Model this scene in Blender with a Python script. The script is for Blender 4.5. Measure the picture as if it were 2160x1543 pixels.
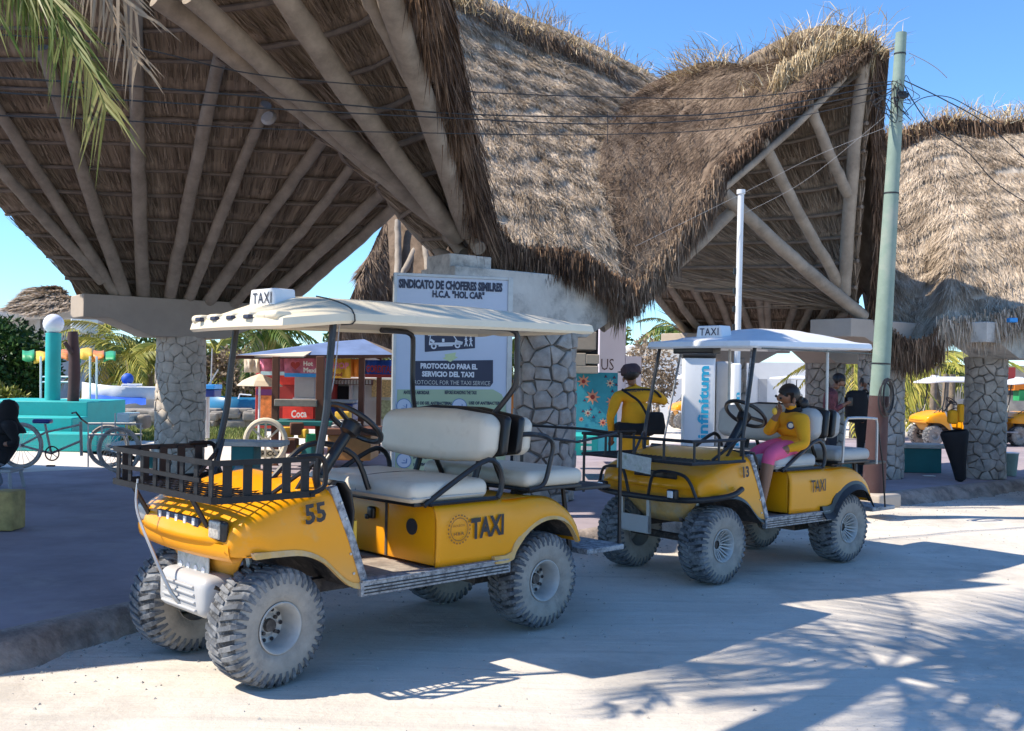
import bpy, math, random
import numpy as np
from mathutils import Vector, Matrix
random.seed(7); RNG = np.random.default_rng(7)
for _o in list(bpy.data.objects): bpy.data.objects.remove(_o)
SC = bpy.context.scene; COL = SC.collection
PI = math.pi; rad = math.radians

# ------------------------------------------------------------------ camera
F_PX, Y0, ROLL, CAM_H = 2150.0, 794.5, rad(0.97), 1.5      # focal length and horizon of the photograph (2160 px wide)
cam_d = bpy.data.cameras.new('camera'); cam = bpy.data.objects.new('camera', cam_d); COL.objects.link(cam)
cam_d.sensor_fit = 'HORIZONTAL'; cam_d.sensor_width = 36.0; cam_d.lens = F_PX/2160*36
cam_d.clip_start = 0.05; cam_d.clip_end = 3000
_c, _s = math.cos(ROLL), math.sin(ROLL)
# principal point is at (1080, Y0): shift in the rolled frame
cam_d.shift_y = (Y0-771.5)/2160
cam.matrix_world = Matrix.Translation((0,0,CAM_H)) @ Matrix.Rotation(PI/2,4,'X') @ Matrix.Rotation(ROLL,4,'Z')
SC.camera = cam

# ------------------------------------------------------------------ sky, sun, exposure
SUN = Vector((-0.658,-0.097,0.747)).normalized()            # towards the sun
w = bpy.data.worlds.new('World'); SC.world = w; w.use_nodes = True
nt = w.node_tree; nt.nodes.clear()
sky = nt.nodes.new('ShaderNodeTexSky'); sky.sky_type = 'NISHITA'; sky.sun_disc = False
sky.sun_elevation = math.asin(SUN.z); sky.sun_rotation = math.atan2(SUN.x, SUN.y)
sky.altitude = 0; sky.air_density = 1.0; sky.dust_density = 0.0; sky.ozone_density = 3.0
bg = nt.nodes.new('ShaderNodeBackground'); bg.inputs['Strength'].default_value = 0.135
ow = nt.nodes.new('ShaderNodeOutputWorld')
tint = nt.nodes.new('ShaderNodeMix'); tint.data_type = 'RGBA'; tint.blend_type = 'MULTIPLY'; tint.inputs[0].default_value = 1.0
tint.inputs[7].default_value = (0.66,0.95,1.22,1)             # the phone's saturated blue
nt.links.new(sky.outputs[0], tint.inputs[6]); nt.links.new(tint.outputs[2], bg.inputs[0]); nt.links.new(bg.outputs[0], ow.inputs[0])
sd = bpy.data.lights.new('sun','SUN'); sd.energy = 5.0; sd.angle = rad(0.53); sd.color = (1.0,0.90,0.76)
so = bpy.data.objects.new('sun', sd); COL.objects.link(so); so.rotation_euler = SUN.to_track_quat('Z','Y').to_euler()
so.location = (-20,0,25)
SC.view_settings.view_transform = 'Standard'; SC.view_settings.look = 'None'
SC.view_settings.gamma = 1; SC.view_settings.use_curve_mapping = False
SC.view_settings.exposure = 0.60
SC.render.engine = 'CYCLES'

# ------------------------------------------------------------------ placing by ray
def at(px, py, d):
    """point seen at photo pixel (px,py) at distance d along the view axis"""
    du, dv = px-1080, py-Y0
    u = _c*du+_s*dv; v = -_s*du+_c*dv
    return Vector((u/F_PX*d, d, CAM_H - v/F_PX*d))
def gnd(px, py, z=0.0):
    du, dv = px-1080, py-Y0
    v = -_s*du+_c*dv
    return at(px, py, (CAM_H-z)*F_PX/v)

# ------------------------------------------------------------------ materials
MATS = {}
def mat(name, col, rough=0.6, metal=0.0, var=0.15, scale=8.0, bump=0.0, bscale=60.0, dirt=None, dirt_amt=0.0, dirt_scale=3.0,
        spec=0.5, uvstretch=None, coat=0.0, emis=0.0, dusttop=0.0, zdust=None):
    if name in MATS: return MATS[name]
    m = bpy.data.materials.new(name); m.use_nodes = True; t = m.node_tree; N = t.nodes; L = t.links
    b = N['Principled BSDF']; b.inputs['Roughness'].default_value = rough; b.inputs['Metallic'].default_value = metal
    b.inputs['Specular IOR Level'].default_value = spec
    if coat: b.inputs['Coat Weight'].default_value = coat; b.inputs['Coat Roughness'].default_value = 0.15
    tc = N.new('ShaderNodeTexCoord'); n = N.new('ShaderNodeTexNoise'); n.inputs['Scale'].default_value = scale
    n.inputs['Detail'].default_value = 6; n.inputs['Roughness'].default_value = 0.65
    src = tc.outputs['Object']
    if uvstretch:
        mp = N.new('ShaderNodeMapping'); L.new(tc.outputs['UV'], mp.inputs[0]); mp.inputs['Scale'].default_value = uvstretch+(1,)
        src = mp.outputs[0]
    L.new(src, n.inputs['Vector'])
    mr = N.new('ShaderNodeMapRange'); mr.inputs[1].default_value = 0.3; mr.inputs[2].default_value = 0.7
    mr.inputs[3].default_value = 1-var; mr.inputs[4].default_value = 1+var; L.new(n.outputs[0], mr.inputs[0])
    mx = N.new('ShaderNodeMix'); mx.data_type = 'RGBA'; mx.blend_type = 'MULTIPLY'; mx.inputs[0].default_value = 1
    mx.inputs[6].default_value = (*col,1); L.new(mr.outputs[0], mx.inputs[7]); cur = mx.outputs[2]
    if dirt is not None and dirt_amt > 0:
        n2 = N.new('ShaderNodeTexNoise'); n2.inputs['Scale'].default_value = dirt_scale; n2.inputs['Detail'].default_value = 8
        n2.inputs['Roughness'].default_value = 0.7
        L.new(tc.outputs['Object'], n2.inputs['Vector'])
        m2 = N.new('ShaderNodeMapRange'); m2.inputs[1].default_value = 0.62-0.3*dirt_amt; m2.inputs[2].default_value = 0.78-0.3*dirt_amt
        m2.inputs[3].default_value = 0; m2.inputs[4].default_value = min(1, 0.35+dirt_amt*0.6); L.new(n2.outputs[0], m2.inputs[0])
        fac = m2.outputs[0]
        if zdust:                       # dust that gathers near the ground on a vehicle (object space height)
            sp = N.new('ShaderNodeSeparateXYZ'); L.new(tc.outputs['Object'], sp.inputs[0])
            m3 = N.new('ShaderNodeMapRange'); m3.inputs[1].default_value = zdust[0]; m3.inputs[2].default_value = zdust[1]
            m3.inputs[3].default_value = 0.85; m3.inputs[4].default_value = 0.0; L.new(sp.outputs[2], m3.inputs[0])
            ad = N.new('ShaderNodeMath'); ad.operation = 'MULTIPLY_ADD'; ad.use_clamp = True
            L.new(n2.outputs[0], ad.inputs[0]); ad.inputs[1].default_value = 0.5
            mm = N.new('ShaderNodeMath'); mm.operation = 'MULTIPLY'; L.new(m3.outputs[0], mm.inputs[0]); mm.inputs[1].default_value = 0.75
            L.new(mm.outputs[0], ad.inputs[2])
            mn = N.new('ShaderNodeMath'); mn.operation = 'MULTIPLY'; mn.use_clamp = True; L.new(ad.outputs[0], mn.inputs[0]); L.new(m3.outputs[0], mn.inputs[1])
            mxx = N.new('ShaderNodeMath'); mxx.operation = 'MAXIMUM'; L.new(mn.outputs[0], mxx.inputs[0]); L.new(m2.outputs[0], mxx.inputs[1]); fac = mxx.outputs[0]
        md = N.new('ShaderNodeMix'); md.data_type = 'RGBA'; L.new(fac, md.inputs[0]); L.new(cur, md.inputs[6]); md.inputs[7].default_value = (*dirt,1)
        cur = md.outputs[2]
        ra = N.new('ShaderNodeMapRange'); ra.inputs[3].default_value = rough; ra.inputs[4].default_value = 0.9
        L.new(fac, ra.inputs[0]); L.new(ra.outputs[0], b.inputs['Roughness'])
    L.new(cur, b.inputs['Base Color'])
    if bump > 0:
        n3 = N.new('ShaderNodeTexNoise'); n3.inputs['Scale'].default_value = bscale; n3.inputs['Detail'].default_value = 5
        L.new(src, n3.inputs['Vector']); bp = N.new('ShaderNodeBump'); bp.inputs['Strength'].default_value = bump; bp.inputs['Distance'].default_value = 0.01
        L.new(n3.outputs[0], bp.inputs['Height']); L.new(bp.outputs[0], b.inputs['Normal'])
    if emis: b.inputs['Emission Color'].default_value = (*col,1); b.inputs['Emission Strength'].default_value = emis
    MATS[name] = m; return m
def straw(name, c0, c1, c2, rough=0.85):
    """blade colour picked per blade from UV.x, tip fade from UV.y"""
    m = bpy.data.materials.new(name); m.use_nodes = True; t = m.node_tree; N = t.nodes; L = t.links
    b = N['Principled BSDF']; b.inputs['Roughness'].default_value = rough; b.inputs['Specular IOR Level'].default_value = 0.2
    uv = N.new('ShaderNodeUVMap'); sp = N.new('ShaderNodeSeparateXYZ'); L.new(uv.outputs[0], sp.inputs[0])
    cr = N.new('ShaderNodeValToRGB'); e = cr.color_ramp.elements
    e[0].position = 0; e[0].color = (*c0,1); e[1].position = 1; e[1].color = (*c2,1)
    q = cr.color_ramp.elements.new(0.5); q.color = (*c1,1)
    tc = N.new('ShaderNodeTexCoord'); n = N.new('ShaderNodeTexNoise'); n.inputs['Scale'].default_value = 1.3; n.inputs['Detail'].default_value = 5
    L.new(tc.outputs['Object'], n.inputs['Vector'])
    ma = N.new('ShaderNodeMath'); ma.operation = 'MULTIPLY_ADD'; L.new(n.outputs[0], ma.inputs[0]); ma.inputs[1].default_value = 1.3; ma.inputs[2].default_value = -0.65
    ad = N.new('ShaderNodeMath'); ad.operation = 'ADD'; ad.use_clamp = True; L.new(sp.outputs[0], ad.inputs[0]); L.new(ma.outputs[0], ad.inputs[1])
    L.new(ad.outputs[0], cr.inputs[0]); L.new(cr.outputs[0], b.inputs['Base Color'])
    MATS[name] = m; return m

DUST = (0.50,0.48,0.45)
M = dict(
 plaza=mat('plaza_sand',(0.66,0.60,0.52),0.95,var=0.12,scale=0.5,bump=0.2,bscale=9,spec=0.1),
 walk=mat('stamped_concrete',(0.33,0.28,0.30),0.85,var=0.2,scale=1.5,bump=0.3,bscale=14,dirt=(0.44,0.38,0.37),dirt_amt=0.3,dirt_scale=2.2,spec=0.2),
 kerb=mat('kerb_concrete',(0.34,0.28,0.24),0.9,var=0.3,scale=6,bump=1.0,bscale=22,dirt=(0.09,0.075,0.065),dirt_amt=0.5,dirt_scale=5),
 yellow=mat('cart_yellow',(0.84,0.33,0.004),0.32,var=0.03,scale=4,dirt=(0.56,0.38,0.16),dirt_amt=0.14,dirt_scale=5,coat=0.15,spec=0.3,zdust=(0.42,0.72)),
 yellow_side=mat('cart_yellow_box',(0.82,0.33,0.005),0.35,var=0.03,scale=4,dirt=(0.52,0.32,0.10),dirt_amt=0.14,dirt_scale=7,coat=0.12,spec=0.3,zdust=(0.30,0.50)),
 dustpaint=mat('dusty_yellow_lip',(0.66,0.40,0.13),0.75,var=0.2,scale=9,dirt=(0.52,0.44,0.33),dirt_amt=0.55,dirt_scale=5),
 tyre=mat('dusty_rubber',(0.09,0.10,0.115),0.9,var=0.3,scale=10,bump=0.3,bscale=90,dirt=(0.27,0.275,0.28),dirt_amt=0.6,dirt_scale=7),
 tread=mat('tread_rubber',(0.028,0.03,0.034),0.8,var=0.4,scale=16,dirt=(0.34,0.35,0.36),dirt_amt=0.62,dirt_scale=11),
 wallrub=mat('dusty_sidewall',(0.31,0.285,0.25),0.95,var=0.22,scale=8,bump=0.3,bscale=60,dirt=(0.13,0.13,0.135),dirt_amt=0.32,dirt_scale=7),
 rim=mat('dusty_steel_rim',(0.42,0.42,0.41),0.55,metal=0.3,var=0.12,scale=12,dirt=(0.5,0.48,0.44),dirt_amt=0.5,dirt_scale=9),
 black=mat('black_metal',(0.018,0.018,0.02),0.38,var=0.3,scale=12,dirt=(0.25,0.24,0.22),dirt_amt=0.05,dirt_scale=10),
 blackm=mat('dusty_black_metal',(0.016,0.016,0.018),0.5,var=0.3,scale=14,dirt=(0.10,0.095,0.09),dirt_amt=0.15,dirt_scale=16),
 plastic=mat('black_plastic',(0.012,0.012,0.013),0.35,var=0.2,scale=9),
 ink=mat('black_lettering',(0.03,0.028,0.03),0.6,var=0.3,scale=20,dirt=(0.12,0.07,0.02),dirt_amt=0.1,dirt_scale=45),
 cushion=mat('cream_vinyl',(0.68,0.60,0.48),0.42,var=0.05,scale=5,bump=0.08,bscale=25,dirt=(0.48,0.40,0.30),dirt_amt=0.22,dirt_scale=5),
 cushgrey=mat('grey_vinyl',(0.42,0.42,0.40),0.5,var=0.08,scale=5,dirt=(0.3,0.28,0.25),dirt_amt=0.15,dirt_scale=6),
 cream=mat('cream_roof_plastic',(0.74,0.66,0.50),0.45,var=0.06,scale=3,dirt=(0.5,0.44,0.34),dirt_amt=0.12,dirt_scale=3),
 white=mat('white_plastic',(0.74,0.76,0.78),0.4,var=0.04,scale=4,dirt=(0.45,0.43,0.4),dirt_amt=0.12,dirt_scale=5),
 whitebox=mat('white_bumper',(0.42,0.42,0.42),0.45,var=0.05,scale=5,dirt=(0.5,0.48,0.45),dirt_amt=0.25,dirt_scale=6),
 steel=mat('galvanised_steel',(0.48,0.48,0.47),0.45,metal=0.6,var=0.12,scale=10),
 alu=mat('scuffed_aluminium',(0.36,0.37,0.39),0.55,metal=0.35,var=0.3,scale=14,dirt=(0.05,0.06,0.08),dirt_amt=0.55,dirt_scale=26),
 floor_mat=mat('worn_floor_mat',(0.26,0.22,0.19),0.85,var=0.3,scale=14,dirt=(0.48,0.43,0.36),dirt_amt=0.5,dirt_scale=8),
 axle=mat('rusty_axle',(0.06,0.05,0.045),0.8,var=0.4,scale=16,dirt=(0.24,0.2,0.17),dirt_amt=0.4,dirt_scale=14),
 under=mat('thatch_underside',(0.29,0.225,0.165),0.95,var=0.6,scale=4,uvstretch=(26,1.1),bump=0.6,bscale=7,spec=0.1),
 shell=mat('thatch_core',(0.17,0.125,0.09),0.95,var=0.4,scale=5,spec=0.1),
 shellp=mat('thatch_core_pale',(0.40,0.345,0.28),0.95,var=0.5,scale=5,spec=0.1,uvstretch=(20,2.0),bump=0.6,bscale=5),
 pole=mat('debarked_pole',(0.31,0.26,0.205),0.75,var=0.25,scale=5,bump=0.3,bscale=20,dirt=(0.16,0.13,0.10),dirt_amt=0.35,dirt_scale=3),
 batten=mat('batten_wood',(0.20,0.16,0.125),0.85,var=0.3,scale=6),
 conc=mat('rendered_concrete',(0.42,0.36,0.30),0.85,var=0.08,scale=2.5,bump=0.15,bscale=25,dirt=(0.3,0.26,0.22),dirt_amt=0.2,dirt_scale=1.8),
 concold=mat('mouldy_concrete',(0.55,0.53,0.48),0.9,var=0.15,scale=3,bump=0.3,bscale=25,dirt=(0.09,0.09,0.085),dirt_amt=0.42,dirt_scale=2.6),
 stone=mat('column_stone',(0.40,0.37,0.33),0.9,var=0.3,scale=7,bump=0.5,bscale=35,dirt=(0.22,0.2,0.18),dirt_amt=0.3,dirt_scale=6),
 mortar=mat('dark_mortar',(0.19,0.175,0.155),0.95,var=0.3,scale=8),
 mortarp=mat('pale_mortar',(0.36,0.33,0.29),0.95,var=0.25,scale=8),
 teal=mat('teal_paint',(0.02,0.42,0.40),0.6,var=0.1,scale=2,dirt=(0.1,0.3,0.28),dirt_amt=0.2,dirt_scale=3),
 tealdk=mat('dark_teal_paint',(0.015,0.16,0.16),0.6,var=0.15,scale=3),
 polegreen=mat('pole_green_paint',(0.22,0.30,0.25),0.8,var=0.15,scale=3,bump=0.2,bscale=20,dirt=(0.33,0.34,0.30),dirt_amt=0.35,dirt_scale=3),
 maroon=mat('pole_maroon_paint',(0.06,0.028,0.028),0.75,var=0.2,scale=4,dirt=(0.10,0.075,0.07),dirt_amt=0.25,dirt_scale=5),
 wire=mat('cable_black',(0.02,0.02,0.022),0.6,var=0.1),
 wirep=mat('cable_pale',(0.35,0.35,0.35),0.5,var=0.1),
 trunk=mat('palm_bark',(0.22,0.18,0.14),0.9,var=0.3,scale=10,bump=0.4),
 skin=mat('brown_skin',(0.27,0.13,0.075),0.5,var=0.06,scale=5),
 hair=mat('black_hair',(0.012,0.010,0.010),0.5,var=0.2),
 shirt=mat('yellow_shirt',(0.80,0.36,0.01),0.9,var=0.12,scale=5,bump=0.9,bscale=6),
 pink=mat('pink_trousers',(0.80,0.11,0.24),0.85,var=0.06,scale=5,bump=0.2,bscale=9),
 plaid=mat('maroon_checked_shirt',(0.16,0.045,0.05),0.9,var=0.6,scale=22),
 blackcloth=mat('black_cloth',(0.010,0.010,0.012),0.9,var=0.2),
 navycloth=mat('dark_trousers',(0.02,0.022,0.03),0.9,var=0.2),
 greycloth=mat('grey_trousers',(0.22,0.24,0.28),0.9,var=0.1),
 blue=mat('blue_tarpaulin',(0.02,0.10,0.50),0.6,var=0.15,scale=3),
 bluedk=mat('blue_plastic_crate',(0.012,0.03,0.20),0.45,var=0.1),
 ltblue=mat('sky_blue_plastic',(0.03,0.30,0.72),0.5,var=0.1),
 wallwhite=mat('white_render',(0.80,0.79,0.76),0.9,var=0.05,scale=1.5,dirt=(0.6,0.58,0.55),dirt_amt=0.15,dirt_scale=1),
 wallgrey=mat('grey_render',(0.42,0.42,0.42),0.9,var=0.12,scale=1.5,dirt=(0.25,0.25,0.25),dirt_amt=0.3,dirt_scale=1),
 lav=mat('lavender_render',(0.62,0.58,0.66),0.9,var=0.06,scale=1.5),
 boatw=mat('boat_gelcoat',(0.66,0.68,0.68),0.35,var=0.06),
 boatb=mat('boat_blue_stripe',(0.02,0.16,0.30),0.4,var=0.1),
 red=mat('red_panel',(0.36,0.035,0.03),0.6,var=0.3,scale=2),
 redorange=mat('orange_print',(0.75,0.22,0.05),0.6,var=0.5,scale=9),
 orange=mat('orange_plastic',(0.85,0.25,0.02),0.5,var=0.1),
 wood=mat('counter_wood',(0.42,0.20,0.06),0.6,var=0.2,scale=5),
 brown=mat('brown_paint_wood',(0.14,0.055,0.03),0.7,var=0.2,scale=6),
 pinkb=mat('pink_banner',(0.66,0.20,0.30),0.7,var=0.4,scale=5),
 yelb=mat('yellow_banner',(0.85,0.50,0.05),0.7,var=0.15,scale=3),
 green=mat('green_plastic',(0.03,0.35,0.12),0.5,var=0.15,scale=3),
 beige=mat('beige_canvas',(0.62,0.52,0.40),0.85,var=0.1,scale=3),
 glassblue=mat('clear_blue_pane',(0.45,0.65,0.72),0.15,var=0.05),
 muralblue=mat('mural_turquoise',(0.05,0.36,0.45),0.8,var=0.2,scale=2),
 muralpink=mat('mural_coral',(0.80,0.33,0.20),0.8,var=0.15,scale=6),
 muralnavy=mat('mural_navy',(0.02,0.06,0.16),0.8,var=0.1),
 signface=mat('sign_white_blue',(0.56,0.62,0.72),0.5,var=0.03,scale=2),
 signgreen=mat('sign_green_print',(0.40,0.50,0.32),0.5,var=0.05,scale=2),
 signink=mat('sign_navy_print',(0.025,0.032,0.065),0.5,var=0.05),
 signwhite=mat('sign_white_print',(0.70,0.72,0.76),0.5,var=0.03),
 signlime=mat('sign_lime_arrow',(0.55,0.65,0.35),0.5,var=0.05),
 cyan=mat('cyan_lettering',(0.02,0.42,0.66),0.4,var=0.05),
 plate=mat('worn_plate',(0.50,0.52,0.50),0.5,var=0.2,scale=30,dirt=(0.15,0.25,0.12),dirt_amt=0.35,dirt_scale=25),
 globe=mat('white_globe',(0.80,0.80,0.86),0.25,var=0.02),
 rust=mat('worn_bike_paint',(0.33,0.30,0.27),0.6,metal=0.2,var=0.3,scale=12,dirt=(0.25,0.10,0.05),dirt_amt=0.3,dirt_scale=9),
 rubber=mat('bike_rubber',(0.03,0.03,0.03),0.85,var=0.2),
 rock=mat('sea_wall_stone',(0.30,0.27,0.23),0.9,var=0.3,scale=3),
 hole=mat('dark_opening',(0.02,0.02,0.025),0.8,var=0.1),
)
M['basket'] = mat('black_painted_steel',(0.010,0.010,0.012),0.55,var=0.3,scale=14,dirt=(0.055,0.055,0.055),dirt_amt=0.2,dirt_scale=16,spec=0.35)
straw('straw_pale',(0.24,0.18,0.125),(0.50,0.405,0.305),(0.70,0.585,0.45))
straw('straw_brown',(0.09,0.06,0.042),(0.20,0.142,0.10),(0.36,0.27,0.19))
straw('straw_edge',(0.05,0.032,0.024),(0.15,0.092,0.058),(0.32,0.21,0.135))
straw('straw_under',(0.16,0.12,0.09),(0.30,0.235,0.175),(0.42,0.335,0.255))
straw('straw_tuft',(0.20,0.13,0.06),(0.50,0.37,0.20),(0.75,0.62,0.42))
straw('leaf_palm',(0.03,0.07,0.008),(0.08,0.13,0.018),(0.24,0.22,0.07),0.45)
straw('leaf_yellow',(0.09,0.11,0.02),(0.24,0.25,0.04),(0.50,0.42,0.09),0.5)
straw('leaf_dark',(0.008,0.025,0.006),(0.022,0.06,0.012),(0.05,0.11,0.02),0.5)
straw('leaf_dry',(0.12,0.09,0.06),(0.25,0.19,0.13),(0.36,0.28,0.20),0.8)
straw('grass_blade',(0.10,0.14,0.03),(0.18,0.22,0.06),(0.30,0.32,0.12),0.8)

def road_material():
    """pale limestone dust: compacted grey patches, wheel tracks along the road, loose sand and grit"""
    m = bpy.data.materials.new('road_dust'); m.use_nodes = True; t = m.node_tree; N = t.nodes; L = t.links; b = N['Principled BSDF']
    b.inputs['Roughness'].default_value = 0.95; b.inputs['Specular IOR Level'].default_value = 0.12
    tc = N.new('ShaderNodeTexCoord')
    def noise(scale, det=8, rough=.65, rot=None, st=None):
        n = N.new('ShaderNodeTexNoise'); n.inputs['Scale'].default_value = scale; n.inputs['Detail'].default_value = det; n.inputs['Roughness'].default_value = rough
        if st:
            mp = N.new('ShaderNodeMapping'); mp.inputs['Rotation'].default_value = (0,0,rot); mp.inputs['Scale'].default_value = st; L.new(tc.outputs['Object'],mp.inputs[0]); L.new(mp.outputs[0],n.inputs['Vector'])
        else: L.new(tc.outputs['Object'],n.inputs['Vector'])
        return n.outputs[0]
    def rng(x,a,b2,c=0,d=1):
        r = N.new('ShaderNodeMapRange'); r.inputs[1].default_value=a; r.inputs[2].default_value=b2; r.inputs[3].default_value=c; r.inputs[4].default_value=d; L.new(x,r.inputs[0]); return r.outputs[0]
    def mix(f,a,b2):
        x = N.new('ShaderNodeMix'); x.data_type='RGBA'; L.new(f,x.inputs[0])
        for i,q in ((6,a),(7,b2)):
            if isinstance(q,tuple): x.inputs[i].default_value = (*q,1)
            else: L.new(q,x.inputs[i])
        return x.outputs[2]
    base = mix(rng(noise(.7),.35,.65),(0.56,0.51,0.44),(0.68,0.63,0.555))
    c = mix(rng(noise(.55,8,.7),.50,.62,0,.55),base,(0.36,0.335,0.30))
    c = mix(rng(noise(1.0,6,.6,-0.72,(.35,6.5,1)),.55,.70,0,.45),c,(0.40,0.375,0.335))        # wheel tracks
    c = mix(rng(noise(3.2,8,.75),.60,.70,0,.5),c,(0.70,0.655,0.59))
    c = mix(rng(noise(60,3,.6),.62,.72,0,.45),c,(0.30,0.28,0.25)); L.new(c,b.inputs['Base Color'])
    ad = N.new('ShaderNodeMath'); ad.operation='ADD'; L.new(noise(14,8,.7),ad.inputs[0]); mu = N.new('ShaderNodeMath'); mu.operation='MULTIPLY'; L.new(noise(1.0,6,.6,-0.72,(.35,6.5,1)),mu.inputs[0]); mu.inputs[1].default_value=2.2; L.new(mu.outputs[0],ad.inputs[1])
    bp = N.new('ShaderNodeBump'); bp.inputs['Strength'].default_value=.55; bp.inputs['Distance'].default_value=.02; L.new(ad.outputs[0],bp.inputs['Height']); L.new(bp.outputs[0],b.inputs['Normal'])
    return m
M['road'] = road_material()
# ------------------------------------------------------------------ mesh helpers
def tag(o, label=None, cat=None, group=None, kind=None):
    if label: o['label'] = label
    if cat: o['category'] = cat
    if group: o['group'] = group
    if kind: o['kind'] = kind
    return o
def empty(name, loc=(0,0,0), rz=0.0):
    o = bpy.data.objects.new(name, None); COL.objects.link(o); o.location = loc; o.rotation_euler = (0,0,rz)
    o.empty_display_size = 0.1; return o
def V3(p): return np.array([p[0],p[1],p[2]], float)
def frame(d):
    d = V3(d); d = d/(np.linalg.norm(d)+1e-12); a = np.array([0,0,1.0]) if abs(d[2]) < 0.95 else np.array([1.0,0,0])
    x = np.cross(a,d); x /= np.linalg.norm(x); return x, np.cross(d,x), d
class MB:
    def __init__(s): s.v = []; s.f = []; s.uv = None; s.mi = []; s.cm = 0
    def add(s, vs, fs):
        o = len(s.v); s.v += [tuple(map(float,p)) for p in vs]; s.f += [tuple(i+o for i in f) for f in fs]; s.mi += [s.cm]*len(fs); return s
    def box(s, c, d, rz=0.0, R=None):
        c = V3(c); h = np.array(d,float)/2
        if R is None: R = np.array([[math.cos(rz),-math.sin(rz),0],[math.sin(rz),math.cos(rz),0],[0,0,1]])
        vs = [c+R@(h*np.array(k)) for k in [(-1,-1,-1),(1,-1,-1),(1,1,-1),(-1,1,-1),(-1,-1,1),(1,-1,1),(1,1,1),(-1,1,1)]]
        return s.add(vs,[(0,3,2,1),(4,5,6,7),(0,1,5,4),(1,2,6,5),(2,3,7,6),(3,0,4,7)])
    def bbox(s, c, d, b=0.01, rz=0.0):
        """box with bevelled vertical and horizontal edges"""
        return s.rbox(c, d, b, 1, rz)
    def bar(s, p, q, wd, ht, up=(0,0,1)):
        p, q = V3(p), V3(q); d = q-p; L = np.linalg.norm(d); d = d/L; u = np.array(up,float); x = np.cross(u,d)
        if np.linalg.norm(x) < 1e-6: x = np.array([1.0,0,0])
        x /= np.linalg.norm(x); z = np.cross(d,x); R = np.array([x,d,z]).T
        return s.box((p+q)/2,(wd,L,ht),R=R)
    def rbox(s, c, d, r=0.05, n=3, rz=0.0, fn=None):
        """rounded box: n segments per rounded edge"""
        c = V3(c); h = np.array(d,float)/2; r = min(r, min(h)*0.999)
        ts = []
        for a in range(3):
            inner = h[a]-r
            ts.append(np.concatenate([-inner-r*np.cos(np.linspace(0,PI/2,n+1)), [-inner*0.33, inner*0.33], inner+r*np.sin(np.linspace(0,PI/2,n+1))]))
        K = len(ts[0]); idx = {}; vs = []; fs = []
        def vid(i,j,k):
            key = (i,j,k)
            if key not in idx:
                p = np.array([ts[0][i],ts[1][j],ts[2][k]]); q = np.clip(p,-(h-r),(h-r)); e = p-q; L = np.linalg.norm(e)
                if L > 1e-9: p = q+e/L*r
                if fn: p = fn(p,h)
                if rz: p = np.array([p[0]*math.cos(rz)-p[1]*math.sin(rz), p[0]*math.sin(rz)+p[1]*math.cos(rz), p[2]])
                idx[key] = len(vs); vs.append(c+p)
            return idx[key]
        for a in range(3):
            b, cc = (a+1)%3, (a+2)%3
            for side in (0,K-1):
                for i in range(K-1):
                    for j in range(K-1):
                        q = []
                        for (di,dj) in ((0,0),(1,0),(1,1),(0,1)):
                            t = [0,0,0]; t[a] = side; t[b] = i+di; t[cc] = j+dj; q.append(vid(*t))
                        fs.append(tuple(q) if side else tuple(q[::-1]))
        return s.add(vs,fs)
    def cyl(s, p, q, r1, r2=None, n=12, cap=True):
        r2 = r1 if r2 is None else r2; p, q = V3(p), V3(q); x,y,_ = frame(q-p); vs = []
        for (o,r) in ((p,r1),(q,r2)):
            for i in range(n):
                a = 2*PI*i/n; vs.append(o+x*r*math.cos(a)+y*r*math.sin(a))
        fs = [(i,(i+1)%n,n+(i+1)%n,n+i) for i in range(n)]
        if cap: fs += [tuple(range(n-1,-1,-1)), tuple(range(n,2*n))]
        return s.add(vs,fs)
    def tube(s, pts, r, n=8, closed=False, cap=True):
        P = [V3(p) for p in pts]; m = len(P); rr = r if hasattr(r,'__len__') else [r]*m; vs = []; prev = None
        for i in range(m):
            if closed: d = P[(i+1)%m]-P[i-1]
            else: d = P[min(i+1,m-1)]-P[max(i-1,0)]
            d = d/(np.linalg.norm(d)+1e-12)
            if prev is None: x,y,_ = frame(d)
            else:
                x = prev-d*np.dot(prev,d)
                if np.linalg.norm(x) < 1e-6: x = frame(d)[0]
                x /= np.linalg.norm(x); y = np.cross(d,x)
            prev = x
            for k in range(n):
                a = 2*PI*k/n; vs.append(P[i]+x*rr[i]*math.cos(a)+y*rr[i]*math.sin(a))
        fs = []
        for i in range(m if closed else m-1):
            for k in range(n):
                a,b = i*n,((i+1)%m)*n; fs.append((a+k,a+(k+1)%n,b+(k+1)%n,b+k))
        if cap and not closed: fs += [tuple(range(n-1,-1,-1)), tuple((m-1)*n+k for k in range(n))]
        return s.add(vs,fs)
    def lathe(s, prof, o=(0,0,0), ax=(0,0,1), n=24, closed=False):
        """prof: (radius, along-axis) pairs"""
        o = V3(o); x,y,d = frame(ax); vs = []; m = len(prof)
        for (r,h) in prof:
            for i in range(n):
                a = 2*PI*i/n; vs.append(o+d*h+(x*math.cos(a)+y*math.sin(a))*r)
        fs = []
        for j in range(m if closed else m-1):
            for i in range(n):
                a,b = j*n,((j+1)%m)*n; fs.append((a+i,a+(i+1)%n,b+(i+1)%n,b+i))
        return s.add(vs,fs)
    def prism(s, poly, o, ax, ay, depth):
        """2D polygon in the frame o,ax,ay extruded by the vector depth"""
        o,ax,ay,dv = V3(o),V3(ax),V3(ay),V3(depth); n = len(poly)
        vs = [o+ax*p[0]+ay*p[1] for p in poly]; vs += [q+dv for q in vs]
        fs = [(i,(i+1)%n,n+(i+1)%n,n+i) for i in range(n)]+[tuple(range(n-1,-1,-1)),tuple(range(n,2*n))]
        return s.add(vs,fs)
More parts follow.
